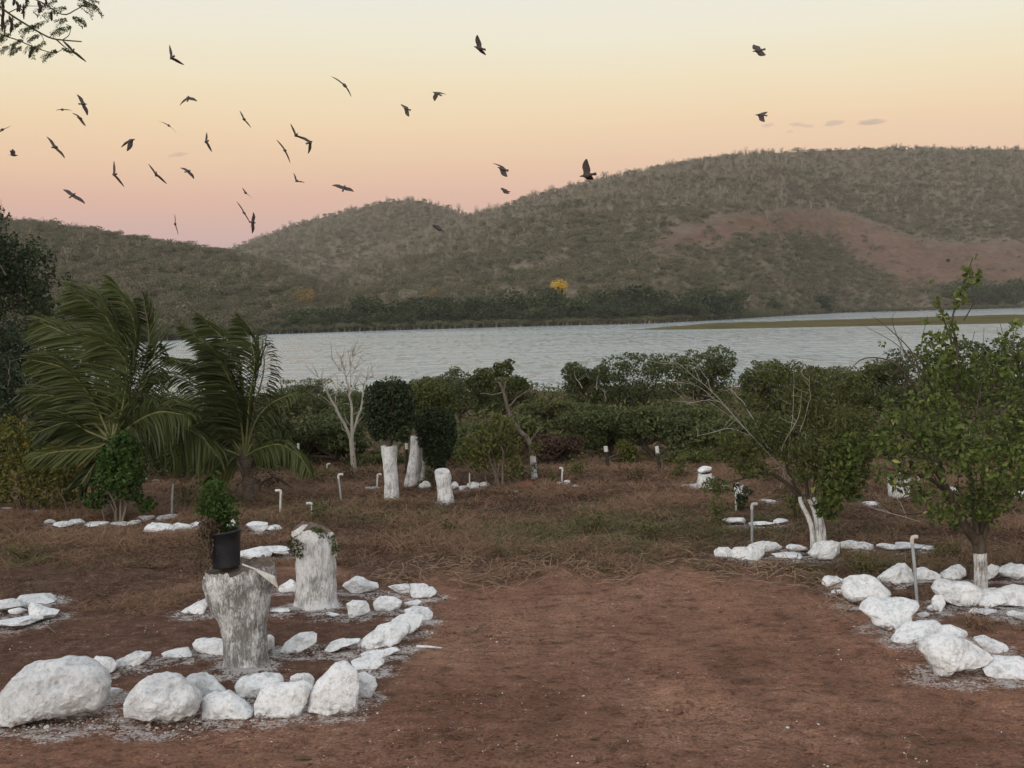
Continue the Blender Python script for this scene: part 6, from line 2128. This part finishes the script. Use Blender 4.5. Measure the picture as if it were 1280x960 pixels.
# ================================================================== BIRDS
def bird_mesh(b, Lw, Rw, s):
    b, Lw, Rw = (np.array(v, float) * s for v in (b, Lw, Rw))
    BL = np.linalg.norm(b); f = b / BL
    side = unit(Lw - Rw - f * ((Lw - Rw) @ f))
    if np.linalg.norm(Lw - Rw - f * ((Lw - Rw) @ f)) < 0.15 * (np.linalg.norm(Lw) + np.linalg.norm(Rw)):
        side = unit(np.cross(f, (0, 0, 1)) + 1e-3)
    up = np.cross(f, side)
    if up[2] < 0 and abs(up[2]) > .3:
        pass
    # stations along the body: position, half width, half height
    stn = [(-.62, .115, .008), (-.48, .11, .014), (-.34, .08, .05), (-.2, .125, .115), (-.05, .165, .155), (.1, .165, .155), (.22, .13, .125), (.31, .06, .065), (.39, .062, .062), (.45, .042, .04), (.49, .016, .016), (.56, .003, .003)]
    k = 8
    th = (np.arange(k) + .5) / k * 6.283
    V = []
    for q, w, h in stn:
        V += [f * BL * q + side * math.cos(a) * w * BL + up * math.sin(a) * h * BL for a in th]
    V = np.array(V); n = len(stn)
    faces3, faces4 = [], []
    wing_rings = (3, 4, 5, 6)
    for i in range(n - 1):
        for j in range(k):
            j2 = (j + 1) % k
            if i in wing_rings[:-1] and j in (7, 3):
                continue
            faces4.append([i * k + j, i * k + j2, (i + 1) * k + j2, (i + 1) * k + j])
    faces4 += [[0, 3, 2, 1], [0, 5, 4, 3], [0, 7, 6, 5]]
    e = (n - 1) * k
    faces4 += [[e, e + 1, e + 2, e + 3], [e, e + 3, e + 4, e + 5], [e, e + 5, e + 6, e + 7]]
    VV = [v for v in V]
    for w, (ju, jd) in ((Lw, (0, 7)), (Rw, (3, 4))):
        loop = [i * k + ju for i in wing_rings] + [i * k + jd for i in reversed(wing_rings)]
        pts = V[loop]
        root = pts.mean(0)
        WL = np.linalg.norm(w); wd = w / WL
        cd = unit(f - wd * (f @ wd) * .75)
        nm = unit(np.cross(cd, wd))
        if nm @ up < 0:
            nm = -nm
        prev = loop
        for t, ch, sw in ((.18, .95, .02), (.4, 1.0, .10), (.6, .86, .10), (.8, .6, .0), (.94, .34, -.12), (1.0, .12, -.2)):
            c = root + wd * WL * t + cd * sw * BL * .5 + nm * math.sin(t * 3.14) * WL * .04
            cw = .5 * BL * ch
            th_ = .02 * BL * (1 - .8 * t)
            row = []
            for m_ in range(4):
                row.append(c + cd * cw * (m_ / 3 - .62) + nm * th_)
            for m_ in reversed(range(4)):
                row.append(c + cd * cw * (m_ / 3 - .62) - nm * th_)
            i0 = len(VV); VV += row
            cur = list(range(i0, i0 + 8))
            for m_ in range(8):
                m2 = (m_ + 1) % 8
                faces4.append([prev[m_], prev[m2], cur[m2], cur[m_]])
            prev = cur
        faces4 += [[prev[0], prev[1], prev[6], prev[7]], [prev[1], prev[2], prev[5], prev[6]], [prev[2], prev[3], prev[4], prev[5]]]
    me = Geo().add(np.array(VV), faces4).mesh('bird', MT['bird'], True)
    return me


# x, y, distance, body vector, left wing, right wing (right, towards the back, up; in photo pixels), label
BIRDS = [
    (91, 64, 40, (-6, 8, -3), (-13, 3, 13), (14, 3, -12), 'black bird just below the tip of the hanging branch, wings on a diagonal'),
    (215, 72, 44, (-8, 9, -2), (-3, 3, 14), (12, 5, -7), 'black bird with one wing straight up, highest one between branch and flock'),
    (235, 123, 40, (-1, 9, 8), (-10, 4, -7), (9, 3, -3), 'black bird with both wings drooping and tail hanging, above the middle of the left flock'),
    (431, 107, 32, (-7, 8, 8), (-15, -3, 10), (6, 4, -12), 'larger dark bird with a long raised left wing, alone up right of the flock'),
    (599, 60, 34, (-13, 6, 5), (-3, -4, 13), (7, 6, -6), 'black bird with raised rounded wing, highest one left of picture centre'),
    (546, 117, 40, (-10, 4, 5), (-3, 3, -7), (10, 6, -1), 'small black bird with a wing hanging down, right one of the close pair over centre'),
    (508, 136, 40, (-9, 5, 4), (-8, 5, 5), (3, -3, -9), 'small black bird, left one of the close pair over centre'),
    (948, 63, 34, (-13, 6, -1), (-6, 7, 6), (7, -4, -6), 'dark bird seen side on, highest one over the right hill'),
    (951, 144, 36, (-12, 5, 2), (8, 6, 4), (3, -4, -8), 'dark bird beside the small purple clouds over the right hill'),
    (104, 130, 46, (7, 8, 1), (-7, 3, 11), (4, 3, -12), 'thin black bird above the overlapping pair in the left flock'),
    (78, 137, 44, (-7, 7, 1), (-9, 6, 0), (12, -4, -2), 'gliding bird at left of the overlapping pair'),
    (99, 147, 42, (-8, 6, 3), (-10, 5, 5), (8, -3, -10), 'dark bird at right of the overlapping pair'),
    (3, 162, 44, (-8, 7, 0), (8, 3, 4), (-10, 3, -5), 'bird cut by the left picture edge'),
    (17, 194, 48, (8, 6, 0), (-2, 5, 8), (-2, -4, 6), 'tiny bird with raised wing near the left picture edge'),
    (69, 184, 40, (3, 12, 2), (-9, 2, 12), (10, 2, -12), 'bird with long straight wings on a diagonal, left of the flock'),
    (163, 176, 34, (9, 8, 5), (-11, 3, -8), (-3, -5, -13), 'big dark bird with both wings swept down to the left'),
    (211, 157, 42, (-4, 8, 3), (-11, 3, 5), (8, 3, -9), 'bird gliding on a diagonal right of the big swept-down bird'),
    (258, 177, 42, (-7, 8, -1), (0, 3, 10), (5, 3, -11), 'bird with nearly upright narrow wings in the middle of the flock'),
    (305, 149, 46, (-5, 9, 1), (-5, 3, 9), (7, 3, -9), 'small thin bird alone above the right half of the flock'),
    (370, 169, 36, (-5, 9, -2), (-6, 2, 13), (13, 4, -6), 'bird with wings in a wide V, left one of the touching pair'),
    (387, 178, 36, (6, 9, 4), (-13, 3, 7), (-3, 3, -12), 'bird with bent wings, right one of the touching pair'),
    (356, 188, 36, (-5, 9, 1), (-10, 3, 12), (5, 3, -14), 'bird with a long diagonal wing line just below the touching pair'),
    (143, 218, 40, (-8, 8, 0), (-1, 3, 15), (10, 3, -14), 'bird with upright curved narrow wings low in the left flock'),
    (195, 218, 42, (-3, 8, -5), (-9, 3, 12), (11, 3, -11), 'bird with thin wings in an open diagonal right of the upright curved one'),
    (235, 214, 44, (5, 8, 3), (-9, 3, 4), (6, 3, -8), 'bird arched like a bow below the flock centre'),
    (91, 244, 38, (5, 7, 6), (-11, 3, 7), (13, 3, -9), 'sharply outlined gliding bird with forked tail, lowest at left over the hill'),
    (371, 226, 46, (1, 9, 3), (-3, 3, 9), (8, 4, -1), 'small bird with one wing up, below the touching pair'),
    (307, 241, 46, (-5, 8, 3), (-4, 4, 5), (8, -3, -6), 'small dark bird above the low overlapping pair'),
    (430, 235, 34, (2, 9, 8), (-13, 3, 4), (10, 4, -3), 'dark bird with level wings and hanging tail over the middle hill'),
    (219, 280, 44, (-4, 9, 0), (-1, 3, 11), (2, 3, -12), 'bird with upright narrow wings low over the left hill crest'),
    (305, 266, 38, (-5, 8, 2), (-9, 3, 13), (6, 3, -12), 'left one of the low overlapping pair above the valley'),
    (316, 278, 40, (6, 8, -1), (1, 3, 11), (-1, 3, -12), 'right one of the low overlapping pair above the valley'),
    (628, 211, 32, (-12, 6, 5), (-13, 5, 6), (5, -4, -9), 'dark bird with wings spread wide left of the tall-winged bird'),
    (631, 238, 40, (-10, 5, 4), (-5, 5, 3), (5, -3, -4), 'small slender bird just above the right hill slope'),
    (734, 219, 28, (-18, 6, -2), (-2, -5, 17), (6, 7, -3), 'large black bird with one wing straight up over the right hill crest'),
    (548, 285, 30, (-13, 4, 9), (-8, 4, 4), (6, -4, -5), 'dark bird in front of the middle hill'),
]
for (x, y, D, b_, l_, r_, lab) in BIRDS:
    o = link('bird', bird_mesh(b_, l_, r_, D / F))
    o.location = at(x, y, D)
    tag(o, lab, 'bird', 'birds flying over the lake')


# ================================================================== CLOUDS
CL = [(1043, 154.5, 13, 4.5, -6, 'grey purple cloud streak, second from the right'), (1089, 153.5, 18, 4.5, -4, 'grey purple cloud streak, the rightmost and largest'), (1010, 158, 9, 3, 3, 'faint cloud wisp left of the two larger streaks'),
      (996, 156, 10, 3, 4, 'faint cloud wisp in the middle of the row'), (960, 157, 9, 3, -7, 'faint cloud wisp under the dark bird'), (988, 165, 6, 2.4, -8, 'lowest faint cloud wisp of the row'), (222, 194, 13, 2.6, -8, 'lone faint cloud streak in the left flock of birds')]
for (x, y, hw, hh, tilt, lab) in CL:
    D = 9000.0
    s = D / F
    c = at(x, y, D)
    rr = np.random.default_rng(int(x))
    import bmesh
    bm = bmesh.new(); bmesh.ops.create_icosphere(bm, subdivisions=4, radius=1)
    V = np.array([v.co[:] for v in bm.verts]); F_ = np.array([[v.index for v in f.verts] for f in bm.faces]); bm.free()
    q = np.array([mnoise.fractal(Vector((v[0] * 1.6 + x, v[1] * 1.2, v[2] * 1.5)), .9, 2, 4) for v in V])
    V = V * (1 + .38 * q)[:, None]
    V[:, 2] = np.where(V[:, 2] < 0, V[:, 2] * .6, V[:, 2])
    V = V * np.array([hw * s, hw * s * .7, hh * s])
    a = rad(-tilt)
    V = np.stack([V[:, 0] * math.cos(a) - V[:, 2] * math.sin(a), V[:, 1], V[:, 0] * math.sin(a) + V[:, 2] * math.cos(a)], 1)
    o = Geo().add(V, F_).build('cloud', MT['cloud'], None, True)
    o.location = c
    tag(o, lab, 'cloud', 'small cloud streaks', None)


# ================================================================== OVERHANGING BRANCH, upper left
def overhang():
    r = np.random.default_rng(301)
    D = 9.0
    bx = -6.6
    b = Vector((bx, 8.6, float(gz(bx, 8.6))))
    t = empty('pod_tree', b, 'tree whose podded branch hangs into the upper left corner', 'tree')
    B = np.array(b)
    g = Geo()
    tip = np.array(at(-60, -40, D)) - B
    tube(g, bez([np.array([0, 0, -.3]), np.array([.1, .05, 2.2]), np.array([.5, .15, 4.4]), np.array([1.2, .3, 5.6])], 16), np.linspace(.22, .12, 16), 12)
    tube(g, bez([np.array([.5, .15, 4.4]), np.array([1.3, .3, 5.3]), tip + np.array([-.5, 0, .25]), tip], 14), np.linspace(.1, .03, 14), 8)
    tube(g, bez([np.array([.3, .1, 3.6]), np.array([-.6, .0, 5.2]), np.array([-1.6, .3, 6.6])], 12), np.linspace(.1, .03, 12), 8)
    g.build('trunk', MT['bark_dark'], t, True)
    twigs = [([(-60, -40), (-10, 0), (10, 16), (40, 35), (62, 47), (78, 50), (102, 52)], 0.0, .010), ([(-60, -40), (-30, 20), (0, 42), (22, 50), (45, 60), (68, 66), (80, 60)], .25, .006), ([(-60, -40), (0, -20), (50, 2), (78, 18), (95, 12), (112, 2)], -.2, .007),
             ([(-60, -40), (20, -30), (80, -8), (108, 2), (124, 11)], .2, .006), ([(70, 49), (80, 58), (86, 62)], 0, .006), ([(78, 50), (86, 44), (88, 34), (82, 30)], .05, .004), ([(-30, 0), (0, 18), (6, 40), (2, 50)], .1, .008), ([(-10, 0), (14, -10), (40, -14)], -.1, .008),
             ([(10, 16), (30, 8), (56, 8)], -.15, .004), ([(40, 35), (50, 28), (62, 26)], -.1, .003), ([(48, 40), (54, 48), (52, 56)], .1, .003), ([(62, 47), (70, 38), (82, 36)], -.05, .003)]
    g = Geo()
    paths = []
    for pl, dz, r0 in twigs:
        P = bez(img_pts(pl, D, B, dz), 18)
        tube(g, P, np.linspace(r0, r0 * .45, 18), 6)
        paths.append(P)
    g.build('twigs', MT['bark_dark'], t, True)
    # feathery leaf sprays
    sprays = [(90, 34, 14, 190), (80, 36, 12, 200), (56, 28, 12, 200), (70, 14, 14, 180), (84, 10, 13, 170), (96, 6, 14, 20), (104, 2, 12, 350), (118, 8, 9, 310), (60, 4, 14, 200), (50, 44, 12, 190), (58, 52, 13, 200), (50, 58, 10, 160), (30, 50, 12, 200), (20, 54, 12, 190), (40, 56, 10, 250),
              (72, 64, 10, 170), (78, 62, 8, 20), (64, 66, 10, 185), (90, 22, 12, 20), (96, 24, 8, 330), (84, 24, 12, 200), (14, 42, 12, 220), (4, 46, 12, 200), (36, 34, 9, 230), (44, 32, 8, 200), (28, 28, 10, 210), (12, 58, 10, 170), (28, 60, 10, 190), (6, 30, 14, 240), (18, 22, 12, 220), (36, 0, 12, 250), (72, 0, 12, 200), (92, -4, 14, 10), (110, -4, 10, 330), (0, 8, 14, 230), (8, -2, 14, 200)]
    g = Geo()
    s = D / F
    for (x, y, ln, ang) in sprays:
        c = np.array(at(x, y, D + r.uniform(-.25, .25))) - B
        for q in range(3):
            a = rad(ang + r.normal(0, 26))
            d = unit(np.array([math.cos(a), r.normal(0, .4), -math.sin(a) * -1 if False else math.sin(a) * .4 - .25]))
            P = c + d * np.linspace(0, ln * s * 1.3, 9)[:, None] + np.array([0, 0, -1]) * (np.linspace(0, 1, 9)[:, None] ** 2) * .02
            tube(g, P, [.0018] * 9, 3, .3, 0, False)
            sd = unit(np.cross(d, np.array([0, 0.7, .7])))
            for i in range(1, 9):
                for sg in (-1, 1):
                    e = P[i] + sd * sg * .016 + d * .006 + r.normal(0, .003, 3)
                    leaves(g, ((P[i] + e) / 2)[None], r, .021, .42, .2, (0, .8))
    g.build('leaf_sprays', MT['leaf_bank'], t)
    for (x, y, ln, sw, bend) in ((47, 9, 15, 5, 4), (64, 20, 12, 3.6, 0), (29, 14, 20, 2.6, 0), (42, 66, 13, 4, -5), (5, 24, 26, 4, -3), (11, 30, 22, 4.4, 4), (20, 8, 14, 4, 3), (26, 10, 10, 3, -2), (15, 0, 14, 4, 3), (56, 2, 9, 3, 2), (36, -4, 16, 4, -3), (2, 8, 18, 4, 2)):
        b0 = np.array(at(x, y - ln / 2, D + r.uniform(-.15, .15))) - B
        w = ln * s
        P = bez([b0, b0 + np.array([bend * s * .8, 0, -w * .5]), b0 + np.array([bend * s * (0.2 if bend > 0 else 1.2), 0, -w])], 9)
        gg = Geo(); tube(gg, P, np.array([.15, .7, 1, .86, 1, .84, 1, .7, .2]) * sw * s * .5, 8)
        gg.build('pod', MT['post_dark'], t, True)
    # the crown above the frame
    rr = np.random.default_rng(302)
    cl = [(rr.normal(-.6, 1.3), rr.normal(.2, 1.1), 6.9 + rr.normal(0, .5), .8, .8, .5) for _ in range(14)]
    link('crown', foliage_mesh('crown', cl, 4200, .07, 'leaf_bank', rr, .5, .4, .4), t)


overhang()


# ================================================================== GRASS, LITTER, GRAVEL
def blade(g, base, d, ln, w, bend, r, tint):
    pts = [base]
    q = d.copy()
    for i in range(3):
        pts.append(pts[-1] + q * ln / 3)
        q = unit(q + np.array([0, 0, -bend]) + r.normal(0, .12, 3))
    P = np.array(pts)
    sd = unit(np.cross(d, (0, 0, 1)) + r.normal(0, .25, 3)) * w
    k = np.array([1, .8, .5])[:, None]
    V = np.concatenate([P[:3] - sd * k, P[:3] + sd * k, P[3:]])
    g.add(V, [[0, 1, 4, 3], [1, 2, 5, 4]], tint); g.f3.append(np.array([[2, 6, 5]]) + g.n - 7); g.m3.append(np.zeros(1, int))


def grass_templates():
    out = []
    r = np.random.default_rng(401)
    def tuft(nm, n, h, spread, lay, w, mat, tint):
        g = Geo()
        for _ in range(n):
            a = r.uniform(0, 6.28); q = math.sqrt(r.uniform()) * spread
            base = np.array([math.cos(a) * q, math.sin(a) * q, r.uniform(-.01, .03)])
            a2 = r.uniform(0, 6.28)
            d = unit(np.array([math.cos(a2) * lay, math.sin(a2) * lay, r.uniform(.2, 1.0)]))
            blade(g, base, d, h * r.uniform(.5, 1.2), w, r.uniform(.15, .8), r, r.uniform(*tint))
        out.append(template(nm, g, [MT[mat]]))
    tuft('dry_tuft_a', 26, .20, .12, 1.2, .0038, 'dry_grass', (0, .8))
    tuft('dry_tuft_b', 30, .15, .20, 2.4, .004, 'dry_grass', (0, .6))
    tuft('dry_tuft_c', 30, .34, .13, 1.0, .0036, 'dry_grass', (.45, 1))
    tuft('green_tuft_d', 34, .24, .13, 1.2, .0038, 'green_grass', (0, 1))
    tuft('green_tuft_e', 24, .13, .16, 1.6, .004, 'green_grass', (0, .8))
    return out


def tapestry(x, y):
    return np.array([mnoise.fractal(Vector((a * .38, b * .6, 7.7)), .9, 2, 4) for a, b in zip(x, y)])


def grass():
    r = np.random.default_rng(402)
    T = grass_templates()
    n = 90000
    y = 9.5 + (36 - 9.5) * r.uniform(0, 1, n) ** 0.9
    x = r.uniform(-.46, .46, n) * y
    P = np.stack([x, y, gz(x, y)], 1)
    px, py = proj(P)
    e = (path_edge(px) - py) / 16.0
    dens = np.clip(e + .2, 0, 1)
    d = tapestry(x, y)
    dens *= np.clip(.75 + d * 1.1, .1, 1)
    ell = lambda cx, cy, rx, ry: ((px - cx) / rx) ** 2 + ((py - cy) / ry) ** 2 < 1
    dens = np.where(ell(400, 760, 140, 55), dens * .10, dens)
    dens = np.where(ell(150, 800, 160, 30), dens * .15, dens)
    dens = np.where(ell(40, 770, 60, 16), dens * .1, dens)
    dens = np.where(ell(1200, 745, 120, 22), dens * .2, dens)
    dens = np.where((px < 250) & (py > 700), dens * .55, dens)
    keep = r.uniform(0, 1, n) < dens
    for (sx, sy, sw, sd_) in STONE_FEET:
        keep &= ~((np.abs(x - sx) < sw * .55 + .05) & (y > sy - sd_ * .5 - .55) & (y < sy + sd_ * .6))
    for c in STUMP_FEET:
        keep &= (np.hypot(x - c.x, y - c.y) > .3)
    P, px, py, d = P[keep], px[keep], py[keep], d[keep]
    m = len(P)
    gb = np.exp(-(((px - 800) / 130) ** 2 + ((py - 668) / 26) ** 2)) * .75 + np.exp(-(((px - 640) / 110) ** 2 + ((py - 672) / 22) ** 2)) * .35 + np.exp(-(((px - 1050) / 190) ** 2 + ((py - 712) / 22) ** 2)) * .6 \
        + np.exp(-(((px - 420) / 150) ** 2 + ((py - 645) / 14) ** 2)) * .35 + np.exp(-(((px - 40) / 60) ** 2 + ((py - 700) / 22) ** 2)) * .3 + np.exp(-(((px - 980) / 120) ** 2 + ((py - 660) / 18) ** 2)) * .4
    green = r.uniform(0, 1, m) < np.clip(gb * (1 + d) + .04, 0, .9)
    IDX = np.where(green, r.integers(3, 5, m), np.where(r.uniform(0, 1, m) < np.clip(.14 + d * .9 + .5 * np.exp(-((path_edge(px) - py - 10) / 16) ** 2), .03, .7), 2, r.integers(0, 2, m)))
    s = r.uniform(.7, 1.25, m) * np.interp(P[:, 1], [9, 16, 22, 27, 36], [.75, .9, 1.1, 1.3, 1.6])
    s *= np.where((px < 250) & (py > 690), .75, 1)
    R = np.stack([r.normal(0, .12, m), r.normal(0, .12, m), r.uniform(0, 6.28, m)], 1)
    o = scatter('dry_grass', P, R, np.stack([s * 1.15, s * 1.15, s * r.uniform(.6, 1.1, m)], 1), IDX, T, 'grass_kinds')
    tag(o, 'matted reddish dry grass with green patches behind the bare soil', None, None, 'stuff')


grass()


MT['straw'] = noisy_mat('broken_straw', [(0.16, 0.1, 0.065), (0.28, 0.19, 0.125), (0.4, 0.3, 0.21)], 9, 0.95, 0)


def litter():
    r = np.random.default_rng(403)
    T = []
    for nm, mat, st_ in (('chip_a', 'chip', 'flat'), ('clod_b', 'clod', 'round'), ('clod_c', 'clod', 'crag')):
        me, V = stone_mesh('x', 1, .8, .55, st_, r, 1, MT[mat]); T.append(bpy.data.objects.new(nm, me))
    for nm, tm in (('twig_d', 'twig'), ('twig_e', 'straw')):
        g = Geo(); tube(g, wiggle([(-.5, 0, .012), (0, .06, .02), (.5, 0, .012)], .05, r, 6), np.linspace(.02, .009, 6), 4)
        T.append(template(nm, g, [MT[tm]]))
    g = Geo(); leaves(g, np.array([[0, 0, .01]]), r, 1.0, .5, 6, (0.2, .9)); T.append(template('leaf_f', g, [MT['leaf_dead']]))
    n = 42000
    y = 8.4 + 12.5 * r.uniform(0, 1, n) ** 1.35
    x = r.uniform(-.45, .45, n) * y
    P = np.stack([x, y, gz(x, y) + .0], 1)
    px, py = proj(P)
    d = tapestry(x * 1.5, y * 1.5)
    u = r.uniform(0, 1, n)
    keep = (u < np.clip(.45 + d, .08, 1))
    P, px, py, d = P[keep], px[keep], py[keep], d[keep]
    m = len(P)
    IDX = r.choice(6, m, p=[.05, .42, .34, .05, .08, .06])
    base = np.array([.011, .013, .017, .026, .10, .06])[IDX]
    s = base * r.lognormal(0, .45, m)
    # pale paint crumbs crowd the stone rings
    Q = []
    for (cx, cy, W, D) in STONE_FEET:
        k = int(6 + 26 * W)
        a = r.uniform(0, 6.28, k)
        Q.append(np.stack([cx + np.cos(a) * (W * .55 + np.abs(r.normal(0, .06, k))), cy - .02 + np.sin(a) * (D * .55 + np.abs(r.normal(0, .05, k)))], 1))
    for c in STUMP_FEET:
        k = 130; a = r.uniform(0, 6.28, k); q = .2 + np.abs(r.normal(0, .12, k))
        Q.append(np.stack([c.x + np.cos(a) * q, c.y + np.sin(a) * q], 1))
    # the whitewashed leaf rubbish along the foot of the front boulders
    k = 700; fx = r.uniform(-40, 260, k); fy = 906 + r.normal(0, 7, k) + 4 * np.sin(fx * .03)
    Q.append(np.array([gp(a, b)[:2] for a, b in zip(fx, fy)]))
    Q = np.concatenate(Q)
    # broken straw swept to the edge of the drive
    k = 1000; fx = r.uniform(470, 1080, k); fy = path_edge(fx) + r.normal(-5, 9, k)
    QS = np.array([gp(a, b)[:2] for a, b in zip(fx, fy)])
    kq = len(Q)
    P2 = np.stack([Q[:, 0], Q[:, 1], gz(Q[:, 0], Q[:, 1]) + .003], 1)
    I2 = r.choice([0, 0, 0, 1, 3, 4], kq)
    s2 = np.array([.016, .016, .016, .03, .06, .05])[I2] * r.lognormal(0, .4, kq)
    P3 = np.stack([QS[:, 0], QS[:, 1], gz(QS[:, 0], QS[:, 1]) + r.uniform(.005, .06, k)], 1); I3 = r.choice([4, 5, 5, 5], k); s3 = r.uniform(.12, .34, k)
    P2 = np.concatenate([P2, P3]); I2 = np.concatenate([I2, I3]); s2 = np.concatenate([s2, s3])
    P = np.concatenate([P, P2]); IDX = np.concatenate([IDX, I2]); s = np.concatenate([s, s2]); m = len(P)
    R = np.stack([r.normal(0, .2, m), r.normal(0, .35, m), r.uniform(0, 6.28, m)], 1)
    o = scatter('soil_litter', P, R, np.stack([s, s, s], 1), IDX, T, 'litter_kinds')
    tag(o, 'crumbs of soil, pale chips, twigs and dead leaves on the ground', None, None, 'stuff')


litter()


# ================================================================== HAZE
def haze():
    m, N, Lk, out = mat_new('evening_haze')
    v = N('ShaderNodeVolumePrincipled')
    v.inputs['Color'].default_value = (0.86, 0.82, 0.8, 1)
    v.inputs['Density'].default_value = 0.00013
    Lk(v.outputs[0], out.inputs['Volume'])
    x, y0, y1, z0, z1 = 2420, -1230, 3030, -7.5, 190
    V = [(-x, y0, z0), (x, y0, z0), (x, y1, z0), (-x, y1, z0), (-x, y0, z1), (x, y0, z1), (x, y1, z1), (-x, y1, z1)]
    o = Geo().add(V, [[0, 3, 2, 1], [4, 5, 6, 7], [0, 1, 5, 4], [1, 2, 6, 5], [2, 3, 7, 6], [3, 0, 4, 7]]).build('haze', m)
    tag(o, 'thin evening haze over the lake and hills', None, None, 'stuff')


haze()
